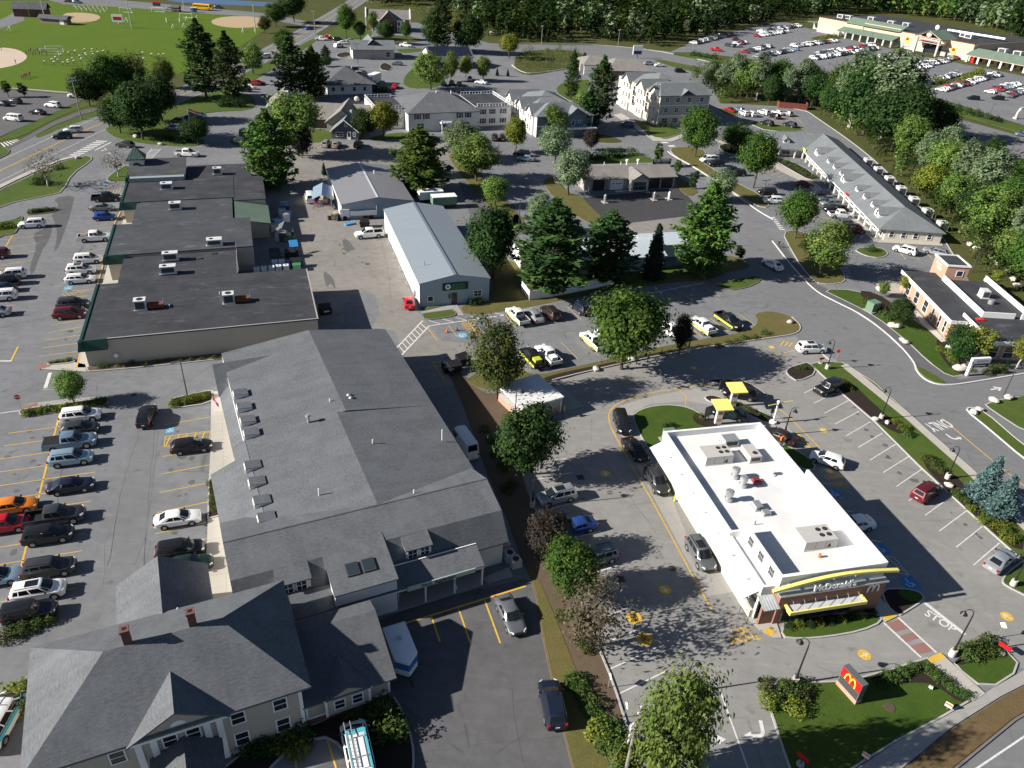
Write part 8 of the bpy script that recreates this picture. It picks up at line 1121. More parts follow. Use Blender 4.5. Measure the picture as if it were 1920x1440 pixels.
for x,dst in ((-1.1,(1600,1900)),(-.5,(1640,1900)),(.5,(1700,1900)),(1.1,(1760,1900)),(0,(900,1900))):
    A = Vector((b.x,b.y,h-.3));E = G(*dst);E = Vector((E.x,E.y,h-.5));mb = MB();P_ = []
    for i in range(9): t = i/8;q = A.lerp(E,t);q.z -= 3.2*t*(1-t);P_.append(q-Vector((b.x,b.y,0)))
    w = mb.tube(P_,.018,4).build('wire',STEEL,o);w.rotation_euler[2] = -1.1
# light towers of the field
for p,t,lb in [((247,53),-40,'tall grey light tower in the middle of the sports field'),((85,38),-30,'light tower behind the field dugout'),((345,16),-40,'light tower by the tennis courts'),((480,62),4,'light tower at the infield corner')]: light_pole(p,max(t,-60),lb,2,STEEL,'field light towers',.25)
# pylon sign of the restaurant
A,E = G(1566,1283),G(1602,1323);ang = math.atan2((E-A).y,(E-A).x);L_ = (E-A).length;o = thing('pylon_sign','red and grey pylon sign with yellow arches on a tan brick base','sign',(A.x,A.y,.1),ang)
bx('brick_base',BRICK_TAN,o,0,L_,0,.7,0,.48);bx('cabinet',plain('sign_grey',(.10,.12,.125),.5),o,.02,L_-.02,.02,.68,.48,2.55);bx('red_panel',RED,o,.06,L_-.06,-.03,.02,1.45,2.5);bx('message_panel',DARKGREY,o,.15,L_-.15,-.02,.02,.6,1.35);arches(o,axes((L_/2,-.035,1.55),(1,0,0),(0,0,1)),1.15,.82,.13,YELLOW)
# drive-through canopies,menu boards,clearance pole
for p,top,lb in [((1372,762),697,'upper yellow drive-through canopy on a white printed pillar'),((1345,795),738,'lower yellow drive-through canopy on a white printed pillar')]:
    o = thing('order_canopy',lb,'canopy',at(p,.1),math.radians(100),'drive-through order canopies');bx('pillar',WHITE,o,-.2,.2,-.45,.45,0,3.2);bx('print_panel',plain('print_orange',(.7,.35,.08),.5),o,-.215,-.2,-.3,.3,.5,1.0);bx('print_panel',plain('print_dark',(.2,.12,.1),.5),o,-.215,-.2,-.3,.3,1.6,2.1);mb = MB();mb.hull([(-1.4,-1.2,3.0),(1.0,-1.2,3.25),(1.0,1.2,3.25),(-1.4,1.2,3.0)],[(-1.4,-1.2,3.12),(1.0,-1.2,3.37),(1.0,1.2,3.37),(-1.4,1.2,3.12)]);mb.build('canopy_roof',YELLOW_PALE,o)
for p,lb in [((1352,735),'black menu board beside the upper yellow canopy'),((1326,786),'black menu board at the oval lawn edge')]: o = thing('menu_board',lb,'sign',at(p,.1),math.radians(35),'drive-through menu boards');bx('board',BLACK,o,-.7,.7,-.1,.1,.5,2.0);bx('post',STEEL,o,-.1,.1,-.08,.08,0,.5);bx('screen',plain('menu_grey',(.12,.13,.14),.3),o,-.6,.6,-.12,-.1,.6,1.9)
o = thing('clearance_pole','white clearance pole with cross bar behind the restaurant','pole',at((1449,793),.1),.4);MB().cyl((0,0),.5,.45,0,.25,14).cyl((0,0),.12,.12,.25,3.3,10).build('pole',WHITE,o);MB().tube([(-1.6,0,3.1),(2.4,0,3.1)],.06,6).build('cross_bar',YELLOW_PALE,o);MB().ball((0,0,3.4),.25,.25,.2,10,6).build('cap',WHITE,o);
for p,lb,m in [((1444,786),'order speaker post beside the clearance pole',BLACK),((1462,838),'small orange-topped hose post behind the restaurant',ORANGE)]: o = thing('speaker_post',lb,'post',at(p,.1),.4);MB().cyl((0,0),.25,.22,0,.2,10).cyl((0,0),.05,.05,.2,1.3,8).build('post',BLACK,o);bx('housing',m,o,-.18,.18,-.12,.12,1.0,1.6)
# small directional signs and lawn signs
def dsign(p,ang,label,m=RED,w=.7,h=.3,post=.8,base=False,name='directional_sign',group=None,text=None):
    o = thing(name,label,'sign',at(p,.1),math.radians(ang),group)
    if base: MB().cyl((0,0),.35,.32,0,.15,12).build('base',CONC,o)
    bx('post',BLACK if base else STEEL,o,-.04,.04,-.04,.04,0,post);pn = bx('panel',m,o,-w/2,w/2,-.05,.05,post,post+h)
    if text: put('lettering',text_mesh(text,h*.6,.01,.01),YELLOW if m == RED else WHITE,pn,axes((0,-.06,post+h*.5),(1,0,0),(0,0,1)))
    return o
dsign((1500,1434),-50,'red drive-through direction sign on a black post at the lawn corner',RED,1.1,.42,.75,True);dsign((1877,1226),-50,'red direction sign on a black post at the exit lawn',RED,1.1,.42,.75,True);dsign((1538,682),20,'dark red direction sign at the restaurant lot exit',RED,.9,.3,.7,True)
for p,lb in [((1620,1424),'orange and white lawn sign near the street sidewalk'),((1775,1330),'orange and white lawn sign near the round shrubs')]: o = dsign(p,-40,lb,WHITE,.6,.5,.25,False,'lawn_sign','lawn signs');bx('print_panel',ORANGE,o,-.28,.28,-.06,-.051,.5,.72)
o = dsign((1743,1293),-40,'small pale utility marker on the pylon lawn',plain('pale_green_box',(.55,.65,.6),.5),.35,.3,.1,False,'utility_marker')
def rsign(p,label,kind,ang=-60,h=2.0,name='road_sign'):
    o = thing(name,label,'sign',at(p,.02),math.radians(ang));MB().cyl((0,0),.035,.035,0,h,6).build('post',STEEL,o);n = 8 if kind == 'stop' else 4;r = .38
    mb = MB();a0 = math.pi/8 if kind == 'stop' else 0;f = [(r*math.cos(a0+2*math.pi*i/n),-.05,h+r*math.sin(a0+2*math.pi*i/n)) for i in range(n)];mb.hull([(x,-.02,z) for x,y,z in f],f);pn = mb.build('panel',RED if kind in ('stop','no') else (plain('sign_lime',(.6,.7,.05),.4) if kind == 'ped' else WHITE),o)
    if kind == 'stop': put('lettering',text_mesh('STOP',.26,.004,.01),WHITE,pn,axes((0,-.06,h),(1,0,0),(0,0,1)))
    return o
rsign((41,770),'red octagonal stop sign on the hedge island end','stop',20,2.1,'stop_sign');rsign((1566,678),'small red and white do-not-enter sign at the restaurant lot exit','no',0,1.9);rsign((1868,1196),'grey sign back on a post behind the exit lawn shrubs','w',120,1.8);rsign((350,185),'lime pedestrian sign beside the main road','ped',0,2.4);rsign((612,60),'lime pedestrian sign at the far crosswalk','ped',0,2.4);rsign((1140,1290),'white reserved sign on a post at the kerb, upper of two','w',100,1.6);rsign((1170,1345),'white reserved sign on a post at the kerb, lower of two','w',100,1.6);rsign((222,685),'dark sign on a post against the plaza end wall','w',20,1.6);rsign((1640,1108),'blue parking sign at the restaurant corner','w',14,1.6)
# bank monument sign
o = thing('monument_sign','white and black bank monument sign leaning among shrubs by the path','sign',at((1812,706),.05),math.radians(12));bx('leg',WHITE,o,0,.35,0,.5,0,2.6);bx('top_panel',WHITE,o,0,3.2,0,.5,2.2,3.1);bx('black_panel',BLACK,o,.36,3.2,.05,.45,1.5,2.2);bx('name_bar',STEEL,o,.6,2.8,-.02,.0,2.45,2.85);bx('small_print',WHITE,o,.6,2.6,.03,.05,1.75,1.9)
# utility boxes
for p,w,d,h,a,lb in [((1253,828),1.5,1.3,1.6,14,'green utility transformer on a pad at the restaurant rear corner'),((1634,583),1.9,1.5,1.7,30,'green utility transformer in the bank bed')]: o = thing('utility_box',lb,'utility box',at(p,.1),math.radians(a));bx('cabinet',GREENBOX,o,-w/2,w/2,-d/2,d/2,.12,h);bx('pad',CONC_GREY,o,-w*.7,w*.7,-d*.7,d*.7,0,.12);MB().hull([(-w/2,-d/2-.08,h),(w/2,-d/2-.08,h),(w/2,d/2,h),(-w/2,d/2,h)],[(-w/2,-d/2+.05,h+.1),(w/2,-d/2+.05,h+.1),(w/2,d/2,h+.1),(-w/2,d/2,h+.1)]).build('lid',GREENBOX,o)
# boulders
bl = [((1651,545),.9,'granite boulder by the bank patio'),((1674,586),.6,'granite boulder in the bank grass bed'),((1672,612),.7,'granite boulder, left of a pair at the bank bed edge'),((1682,614),.7,'granite boulder, right of a pair at the bank bed edge'),((1692,640),.6,'granite boulder, upper of a pair on the bank lawn'),((1698,644),.6,'granite boulder, lower of a pair on the bank lawn'),((1779,655),.8,'granite boulder in the bank corner bed'),((1797,694),.9,'large granite boulder at the monument sign foot'),((1806,692),.8,'granite boulder touching the monument sign leg'),((1862,753),.7,'granite boulder on the lawn across from the bank'),((1890,748),.7,'granite boulder beside the light pole across from the bank'),((1825,775),.6,'granite boulder on the kerbed corner lawn, lower one'),((1835,770),.6,'granite boulder on the kerbed corner lawn, upper one'),((1817,460),.8,'granite boulder at the rear drive, topmost'),((1830,468),.8,'granite boulder at the rear drive, second from the top'),((1856,485),.7,'granite boulder at the rear drive, third from the top'),((1870,496),.8,'granite boulder at the rear drive, fourth from the top'),((1890,512),.8,'granite boulder at the rear drive beside the dark marker'),((1898,526),.8,'granite boulder at the rear drive, sixth from the top'),((1907,538),.8,'granite boulder at the rear drive, lowest'),((448,266),1.4,'big round boulder on the lawn by the dark off-roader'),((255,258),.9,'boulder on the tree island by the turning wagon'),((302,272),.7,'small boulder at the tree island kerb'),((145,298),.6,'small boulder on the entrance corner lawn'),((1641,788),.5,'pale barrel beside the roadside strip lamp'),((1663,794),.45,'small reddish boulder by the roadside strip lamp'),((1778,912),.5,'tan boulder at the foot of the spruce lamp'),((1481,606),.6,'boulder on the rounded pickup row island'),((1117,694),.6,'pale boulder at the russet tree end of the strip'),((1185,676),.6,'pale boulder under the large leafy tree'),((1312,783),.35,'white stone ball beside the menu board')]
for i,(p,r,lb) in enumerate(bl):
    random.seed(i);o = MB().ball((0,0,r*.4),r*1.1,r*.8,r*.6,9,6,0,.13).build('boulder',ROCK,None,at(p,.03),i*1.3,True);tag(o,lb,'boulder','boulders')
random.seed(11)
# dumpsters,bins and yard clutter
def dumpster(p,a,label,m=BLACK,w=1.9,d=1.5,h=1.5,lid=True,group='dumpsters'):
    o = thing('dumpster',label,'dumpster',at(p),math.radians(a),group);MB().hull([(-w/2,-d*.4,.1),(w/2,-d*.4,.1),(w/2,d*.4,.1),(-w/2,d*.4,.1)],[(-w/2,-d/2,h*.8),(w/2,-d/2,h*.8),(w/2,d/2,h),(-w/2,d/2,h)]).build('bin',m,o);mb = MB();mb.hull([(-w/2,-d/2,h*.8),(0,-d/2,h*.8),(0,d/2,h),(-w/2,d/2,h)],[(-w/2,-d/2,h*.8+.05),(0,-d/2,h*.8+.05),(0,d/2,h+.05),(-w/2,d/2,h+.05)]);mb.build('lid',TRIM,o);MB().hull([(.03,-d/2,h*.8),(w/2,-d/2,h*.8),(w/2,d/2,h),(.03,d/2,h)],[(.03,-d/2,h*.8+.05),(w/2,-d/2,h*.8+.05),(w/2,d/2,h+.05),(.03,d/2,h+.05)]).build('lid',TRIM,o)
    for s in (-1,1): bx('lift_pocket',m,o,min(s*w/2,s*(w/2+.12)),max(s*w/2,s*(w/2+.12)),-.5,.5,.7,.9)
    return o
d1 = dumpster((610,588),25,'black dumpster with white print in the shade behind the plaza end');bx('print_panel',WHITE,d1,-.3,.6,-.72,-.7,.6,.85);dumpster((868,682),40,'black open-lidded dumpster, farther of two on the yellow hatching');dumpster((852,696),30,'black dumpster, nearer of two on the yellow hatching');dumpster((545,482),20,'dark dumpster beneath the bright blue lid in the service yard');dumpster((516,482),20,'grey-green dumpster beside the blue-lidded one',plain('bin_grey_green',(.09,.12,.11),.7));dumpster((556,500),20,'big black dumpster at the corner of the rear fence');dumpster((684,425),12,'black dumpster on the grassy patch by the flatbed truck',TRIM);dumpster((536,402),15,'pale green dumpster at the top of the rear storage row',plain('bin_green',(.2,.3,.22),.7));dumpster((543,452),10,'green dumpster beside the small storage shed',GREENPL)
o = thing('tipped_lid','bright blue plastic lid tilted on a dumpster in the service yard','lid',at((552,474),1.4),.4);MB().hull([(-.8,-.6,0),(.8,-.6,0),(.8,.6,.9),(-.8,.6,.9)],[(-.8,-.6,.08),(.8,-.6,.08),(.8,.6,.98),(-.8,.6,.98)]).build('panel',BLUEBIN,o)
o = thing('lid_prop','dark container under the tilted blue lid','container',at((552,480)),.4);bx('bin',TRIM,o,-.75,.75,-.55,.55,0,1.38)
for i,p in enumerate([(482,513),(496,511),(510,510),(523,508),(537,507),(516,499),(529,498)]): o = thing('chemical_tote','white plastic tote, %s in the cluster behind the plaza roof edge' % ordn[i],'tote',at(p),math.radians(19),'white totes');bx('tank',plain('tote_white',(.7,.74,.8),.5),o,-.5,.5,-.5,.5,.15,1.1);bx('pallet',WOOD,o,-.55,.55,-.55,.55,0,.14);MB().cyl((0,0),.12,.12,1.1,1.17,8).build('cap',DARKGREY,o)
o = thing('recycling_bin','pale green open bin at the end of the white totes','bin',at((557,506)),.3);bx('bin',plain('bin_mint',(.3,.55,.38),.6),o,-.7,.7,-.6,.6,0,1.1);bx('rim',GREENPL,o,-.75,.75,-.65,.65,1.1,1.16)
o = thing('storage_shed','small grey gabled storage shed with double doors behind the plaza','shed',at((533,450)),math.radians(8));w_ = MB();gwall(w_,-1.5,1.5,-1,2.5,2.0,2.9);w_.build('wall',plain('shed_beige',(.42,.41,.39),.7),o);r = MB();gable(r,-1.5,1.5,-1,2.5,2.05,3.0,'v',.15,.08);r.build('roof',SHING,o);B = o;door(o,0,-1.02,0,1.5,1.8,'f',DARKGREY,False);win(o,0,-1.03,2.15,1.2,.3,'f',2)
for i,(p,c) in enumerate([((534,390),BLUEBIN),((530,405),WHITE),((540,408),BLUEBIN),((536,415),WHITE),((512,432),STEEL),((520,425),BLUEBIN)]): o = thing('storage_crate','%s crate stacked in the storage row behind the lean-to, %s from the top' % ({'blue_plastic': 'blue','white_trim': 'white'}.get(c.name,'grey'),ordn[i]),'crate',at(p),math.radians(15+i*7),'storage row crates');bx('crate',c,o,-.7,.7,-.6,.6,0,1.3+.2*(i % 2));bx('lid',STEEL,o,-.75,.75,-.65,.65,1.3+.2*(i % 2),1.38+.2*(i % 2))
o = thing('carport','open blue-roofed carport beside the taupe-roofed warehouse','carport',at((606,385)),math.radians(12));r = MB();gable(r,-2,2,-3,5,2.5,3.5,'v',.15,.08);r.build('roof',seamed('carport_blue',(.28,.38,.5),.5,.3,.4),o)
for x in (-1.9,1.9):
    for y in (-2.9,1,4.8): bx('post',STEEL,o,x-.07,x+.07,y-.07,y+.07,0,2.5)
w_ = MB();w_.hull([(-1.9,4.7,0),(1.9,4.7,0),(1.9,4.7,2.5),(-1.9,4.7,2.5)],[(-1.9,4.8,0),(1.9,4.8,0),(1.9,4.8,2.5),(-1.9,4.8,2.5)]);w_.build('back_panel',DARKGREY,o);o = thing('covered_boat','pale covered load under the blue-roofed carport','trailer',at((607,380)),.2);bx('hull',plain('boat_tan',(.45,.38,.28),.7),o,-.9,.9,-1.5,2,.5,1.2);bx('chassis',BLACK,o,-.8,.8,-1.4,1.9,.2,.5)
# heap of bicycles
bk = MB()
for a in (0,1.05): bk.tube([(a+.33*math.cos(t*.5236),0,.33+.33*math.sin(t*.5236)) for t in range(13)],.025,4)
for a,e in (((0,.33),(.3,.8)),((.3,.8),(.85,.8)),((.85,.8),(1.05,.33)),((.3,.8),(.45,.3)),((.45,.3),(.85,.8)),((0,.33),(.45,.3))): bk.tube([(a[0],0,a[1]),(e[0],0,e[1])],.022,4)
bk.box(.15,.4,-.06,.06,.88,.94);bk.tube([(.85,-.25,.95),(.85,.25,.95)],.02,4);bkm = [bk.data('bicycle',m,uv=False) for m in (BLACK,STEEL,RED,BLUEBIN)]
for i in range(26): q = G(603+random.uniform(-15,22),384+random.uniform(-7,5));o = link('bicycle',bkm[i % 4 if i % 5 else 0],None,(q.x,q.y,.02),random.uniform(0,6.28));o.rotation_euler[0] = random.uniform(-.35,.35);tag(o,'bicycle in the tangled bicycle heap before the blue-roofed carport','bicycle','heap of bicycles')
# flatbed truck with junk,debris
q = at((676,408));o = thing('flatbed_truck','white flatbed truck loaded with white appliances beside the metal warehouse','truck',q,math.radians(16));bx('bed',WHITE,o,-2.2,3.4,-1.2,1.2,.9,1.1);MB().box(-2.2,3.4,-1.25,-1.18,1.1,1.9).box(-2.2,3.4,1.18,1.25,1.1,1.9).box(3.34,3.42,-1.2,1.2,1.1,2.8).build('side_rail',WHITE,o);bx('cab',WHITE,o,-4.2,-2.3,-1.15,1.15,.6,2.3);bx('windshield',CARGLASS,o,-4.23,-4.2,-1,1,1.4,2.15);bx('roof_panel',plain('tan_panel',(.45,.36,.3),.7),o,-4.0,-2.5,-1.0,1.0,2.3,2.36);MB().cyl((-2.1,.9),.14,.14,1.0,3.4,8).build('exhaust_stack',BLACK,o)
for x in (-3.3,1.0,2.2):
    for s in (-1,1): MB().tube([(x,s*1.0,.45),(x,s*1.25,.45)],.45,14).build('wheel',TYRE,o)
for i in range(7): d_ = thing('scrap_appliance','white scrap appliance in the flatbed truck load','appliance',(q[0]+math.cos(.28)*(-.8+i*.6),q[1]+math.sin(.28)*(-.8+i*.6)+.3*(i % 2),1.1),i*.7,'flatbed load');bx('cabinet',WHITE if i % 3 else STEEL,d_,-.3,.3,-.3,.3,0,.9+.2*(i % 3));bx('door',DARKGREY if i % 2 else STEEL,d_,-.2,.2,-.32,-.3,.2,.6)
bx('junk',BLUEBIN,None,-1.0,1.0,-.5,.5,0,.3,loc=at((655,421)),rz=.7);o = bpy.context.scene.objects['junk'];o.name = 'blue_ramp';tag(o,'blue metal ramp lying on the grassy patch','ramp')
for i,(p,m,s) in enumerate([((626,409),WOOD,(1.5,.9,1.0)),((634,413),TRIM,(1.2,.7,1.3)),((618,412),BLACK,(.6,.6,.9)),((640,407),RUST,(1.0,.8,.6)),((628,404),plain('carton',(.45,.36,.26),.8),(1.1,.5,.7))]): o = MB().hull([(-s[0]/2,-s[1]/2,0),(s[0]/2,-s[1]/2,0),(s[0]/2,s[1]/2,0),(-s[0]/2,s[1]/2,0)],[(-s[0]*.3,-s[1]/2,s[2]),(s[0]*.6,-s[1]*.4,s[2]*.8),(s[0]*.5,s[1]/2,s[2]),(-s[0]*.4,s[1]/2,s[2]*.9)]).build('scrap_item',m,None,at(p),i*1.1);tag(o,'%s scrap item in the small pile by the warehouse corner' % ['pale wooden','dark panel','black','rusty','carton brown'][i],'scrap','scrap pile')
for p,lb in [((838,623),'orange traffic cone beside the access symbol, left one'),((857,620),'dark traffic cone beside the access symbol, right one')]: o = thing('traffic_cone',lb,'cone',at(p),0,'traffic cones');MB().cyl((0,0),.17,.03,.05,.8,10).build('cone',ORANGE if 'orange' in lb else plain('cone_dark',(.1,.05,.08),.6),o);bx('base',BLACK,o,-.22,.22,-.22,.22,0,.05)
# black wheelie bins by the two dumpsters
for i,p in enumerate([(832,692),(836,700),(841,696),(846,704)]): o = thing('wheelie_bin','black wheelie bin beside the hatched dumpsters, %s in the cluster' % ordn[i],'bin',at(p),i*.8,'wheelie bins');MB().hull([(-.26,-.26,.08),(.26,-.26,.08),(.26,.26,.08),(-.26,.26,.08)],[(-.32,-.34,1.0),(.32,-.34,1.0),(.32,.34,1.05),(-.32,.34,1.05)]).build('bin',BLACK,o);bx('lid',TRIM,o,-.34,.34,-.37,.37,1.05,1.1)
# trailers
q = at((754,1240));o = thing('enclosed_trailer','white enclosed trailer with blue wedge nose in the dark front lot','trailer',q,math.radians(-64));P_ = [(-2.4,-1.05),(1.3,-1.05),(2.2,0),(1.3,1.05),(-2.4,1.05)];MB().prism(P_,.45,2.25).build('body',WHITE,o);MB().prism([(1.32,-1.07),(2.23,0),(1.32,1.07),(1.25,1.07),(2.14,0),(1.25,-1.07)],1.2,2.0).build('nose_panel',plain('trailer_blue',(.03,.16,.45),.4),o);MB().prism([(-2.41,-1.07),(1.3,-1.07),(2.22,0),(1.3,1.07),(-2.41,1.07)],2.26,2.31).build('roof',WHITE,o);bx('roof_vent',STEEL,o,-.9,-.5,-.2,.2,2.31,2.42);MB().bar((2.2,0,.5),(3.3,0,.5),.12,.12).build('hitch',BLACK,o)
for s in (-1,1): MB().tube([(-.3,s*.9,.35),(-.3,s*1.1,.35)],.35,14).build('wheel',TYRE,o)
for p,a,lb,s in [((697,160),75,'white box semi-trailer parked beside the restaurant hall',1.0),((807,378),20,'pale box trailer behind the taupe-roofed warehouse',.5),((832,388),20,'dark-sided box trailer with pale roof behind the workshop',.5)]: o = thing('box_trailer',lb,'trailer',at(p),math.radians(a),'box trailers');bx('body',WHITE if 'dark' not in lb else GREENBOX,o,-5.5*s,5.5*s,-1.25,1.25,.9,3.6 if s == 1 else 2.6);bx('roof',WHITE,o,-5.55*s,5.55*s,-1.3,1.3,3.6 if s == 1 else 2.6,3.7 if s == 1 else 2.7);bx('chassis',BLACK,o,-5.3*s,5.3*s,-1,1,.4,.9);[MB().tube([(x*s,y,.5),(x*s,y+.25,.5)],.5,12).build('wheel',TYRE,o) for x in (-4.2,-3) for y in (-1.2,.95)]
# white vinyl fence
P_ = [(978,544),(992,563),(1030,558),(1075,549),(1115,541),(1150,533)];o = thing('vinyl_fence','white vinyl panel fence around the foot of the broad pine','fence',(0,0,0))
for a,e in zip(P_,P_[1:]):
    A,E = G(*a),G(*e);n = max(2,int((E-A).length/2.4))
    for i in range(n): s_,t_ = A.lerp(E,i/n),A.lerp(E,(i+1)/n);MB().bar((s_.x,s_.y,.95),(t_.x,t_.y,.95),.06,1.7).build('panel',WHITE,o);MB().bar((s_.x,s_.y,0),(s_.x,s_.y,2.0),.14,.14).build('post',WHITE,o)
# red-brown enclosure
o = thing('bin_enclosure','red-brown board enclosure at the rear lot corner below the woods','enclosure',at((1486,204)),math.radians(-8))
for i in range(14): bx('board',plain('red_stain',(.2,.055,.04),.8,var=.2),o,-5+i*.72,-4.32+i*.72,-.1,.0,0,2.0)
for i in range(6): bx('board',plain('red_stain',(.2,.055,.04),.8,var=.2),o,-5.1,-5.0,.0+i*.72,.66+i*.72,0,2.0);bx('board',plain('red_stain',(.2,.055,.04),.8,var=.2),o,5.05,5.15,.0+i*.72,.66+i*.72,0,2.0)
# flagpole and small flags
def flag(p,h,label,cols,ang=20,s=1.0,lean=0):
    o = thing('flag',label,'flag',at(p,.1),math.radians(ang));MB().cyl((0,0),.05*s+.01,.03,0,h,7).build('pole',WHITE,o);mb = MB();n = 6
    for k,m in enumerate(cols):
        mb = MB()
        for i in range(n): x0,x1 = i*.3*s,(i+1)*.3*s;y0,y1 = .1*math.sin(i*1.1)*s,.1*math.sin((i+1)*1.1)*s;z0 = h-(k+1)*.9*s/len(cols)-.12*i*s;z1 = h-k*.9*s/len(cols)-.12*i*s;mb.hull([(x0,y0,z0),(x1,y1,z0-.12*s),(x1,y1,z1-.12*s),(x0,y0,z1)],[(x0,y0+.02,z0),(x1,y1+.02,z0-.12*s),(x1,y1+.02,z1-.12*s),(x0,y0+.02,z1)])
        mb.build('cloth',m,o)
    return o
FB = plain('flag_blue',(.03,.05,.2),.8);flag((362,266),height_at((362,266),204),'flag on a tall white pole at the roadside tree island',[RED,WHITE,RED,FB],20,1.6);flag((404,775),2.6,'small red and blue flag on the long building walk',[RED,FB],-40,.7);flag((851,1108),2.2,'pale blue banner flag at the shop porch post',[plain('flag_pale',(.35,.6,.62),.8),WHITE],-70,.6);flag((748,1130),2.0,'small red striped flag on the shop bay corner',[RED,WHITE,RED],-70,.35)
# school bus and field equipment
q = at((381,19));o = thing('school_bus','yellow school bus parked by the field','bus',q,math.radians(-4));MB().box(-5,4.2,-1.2,1.2,.6,2.9).box(4.2,5.4,-1.05,1.05,.6,1.6).build('body',CP['schoolyellow'],o);bx('roof',plain('bus_roof',(.75,.5,.12),.5),o,-4.9,4.1,-1.05,1.05,2.9,3.05);bx('stripe',BLACK,o,-5,4.2,-1.22,-1.2,1.1,1.2);bx('windshield',CARGLASS,o,4.18,4.23,-1,1,1.7,2.7)
for i in range(9): bx('side_window',CARGLASS,o,-4.7+i*.95,-3.95+i*.95,-1.23,-1.2,1.8,2.5)
for x in (-3,3.6):
    for s in (-1.2,.95): MB().tube([(x,s,.5),(x,s+.25,.5)],.5,12).build('wheel',TYRE,o)
gm = MB()
for a,e in (((-3,0,0),(-3,0,2.2)),((3,0,0),(3,0,2.2)),((-3,0,2.2),(3,0,2.2)),((-3,0,2.2),(-3,1.8,0)),((3,0,2.2),(3,1.8,0)),((-3,1.8,.05),(3,1.8,.05))): gm.tube([a,e],.09,5)
gmd = gm.data('soccer_goal',WHITE,uv=False)
for i,(p,a,lb) in enumerate([((10,60),80,'white goal frame by the school drive at the frame edge'),((94,103),20,'white goal frame beside the red-shirted group, left one'),((103,98),20,'white goal frame beside the red-shirted group, right one'),((234,43),90,'white goal frame behind the scoreboard sign'),((236,24),0,'white goal frame near the far road'),((296,23),0,'white goal frame beyond the light tower'),((325,42),30,'white goal frame mid field right of the light tower'),((349,34),0,'white goal frame nearest the school bus'),((361,38),60,'white goal frame below the school bus'),((336,53),60,'white goal frame above the tall field pine'),((468,61),40,'white goal frame at the infield corner')]): o = link('soccer_goal',gmd,None,at(p),math.radians(a));tag(o,lb,'goal','field goals')
o = thing('scoreboard','white and red scoreboard sign on two posts in the field','scoreboard',at((223,51)),math.radians(8));bx('panel',WHITE,o,-2.4,2.4,-.15,.15,2.2,5.4);bx('print_panel',RED,o,-1.8,1.8,-.18,-.15,3.0,4.4);[bx('post',STEEL,o,x-.12,x+.12,-.1,.1,0,2.2) for x in (-1.6,1.6)]
o = thing('far_scoreboard','small red-topped scoreboard by the far road','scoreboard',at((295,17)),0);bx('panel',BLACK,o,-2,2,-.15,.15,1.5,3.5);bx('print_panel',RED,o,-2,2,-.18,-.15,3.0,3.6);[bx('post',STEEL,o,x-.12,x+.12,-.1,.1,0,1.5) for x in (-1.4,1.4)]
o = thing('dugout','long dark-roofed field dugout with a white door','shed',at((105,44)),math.radians(-4));bx('wall',plain('block_brown',(.2,.15,.12),.8),o,-6.5,6.5,-1.8,1.8,0,2.4);r = MB();gable(r,-6.8,6.8,-2.2,2.2,2.4,3.6,'u',.3);r.build('roof',SHING_DARK,o);bx('door',WHITE,o,3.2,5.2,-1.86,-1.8,0,2.1)
o = thing('clubhouse','brown brick field house with dark gabled roof beside the school drive','building',at((66,30)),math.radians(14));bx('wall',BRICK_DK,o,-8,6,-3.5,3.5,0,3.6);r = MB();gable(r,-8.3,6.3,-3.8,3.8,3.6,6,'u',.3);r.build('roof',SHING_DARK,o);bx('door',DARKGREY,o,1,3,-3.56,-3.5,0,2.4)
o = thing('field_shed','small brown field shed near the school bus','shed',at((331,22)),0);bx('wall',BRICK_DK,o,-2,2,-1.5,1.5,0,2.3);r = MB();gable(r,-2,2,-1.5,1.5,2.3,3.1,'u',.2);r.build('roof',SHING_DARK,o);bx('door',DARKGREY,o,-.5,.5,-1.56,-1.5,0,1.9)
for p,lb in [((361,23),'blue portable toilet by the field shed'),((367,23),'teal portable toilet by the school bus')]: o = thing('portable_toilet',lb,'toilet',at(p),0,'portable toilets');bx('cabin',BLUEBIN if 'blue' in lb else plain('teal_cabin',(.05,.3,.3),.5),o,-.6,.6,-.6,.6,0,2.2);bx('roof',WHITE,o,-.62,.62,-.62,.62,2.2,2.35);bx('door',DARKGREY,o,-.4,.4,-.63,-.6,.1,1.9)
def wire_fence(name,pts,h,m,label,gap=6):
    o = thing(name,label,'fence',(0,0,0))
    for a,e in zip(pts,pts[1:]):
        A,E = G(*a),G(*e);n = max(1,int((E-A).length/gap))
        for i in range(n): s_,t_ = A.lerp(E,i/n),A.lerp(E,(i+1)/n);MB().cyl((s_.x,s_.y),.05,.05,0,h,5).build('post',m,o);MB().tube([(s_.x,s_.y,h),(t_.x,t_.y,h)],.04,4).build('rail',m,o)
wire_fence('green_fence',[(1022,84),(1060,86),(1090,86),(1120,88)],2.2,GREENPL,'green chain-link fence along the connector road',4);wire_fence('field_fence',[(60,14),(120,10),(240,16),(360,26),(480,34)],1.5,STEEL,'thin metal fence between the field and the school road',10);wire_fence('backstop',[(32,28),(38,22),(60,36)],5,GREENBOX,'tall green backstop fence by the clubhouse',4)
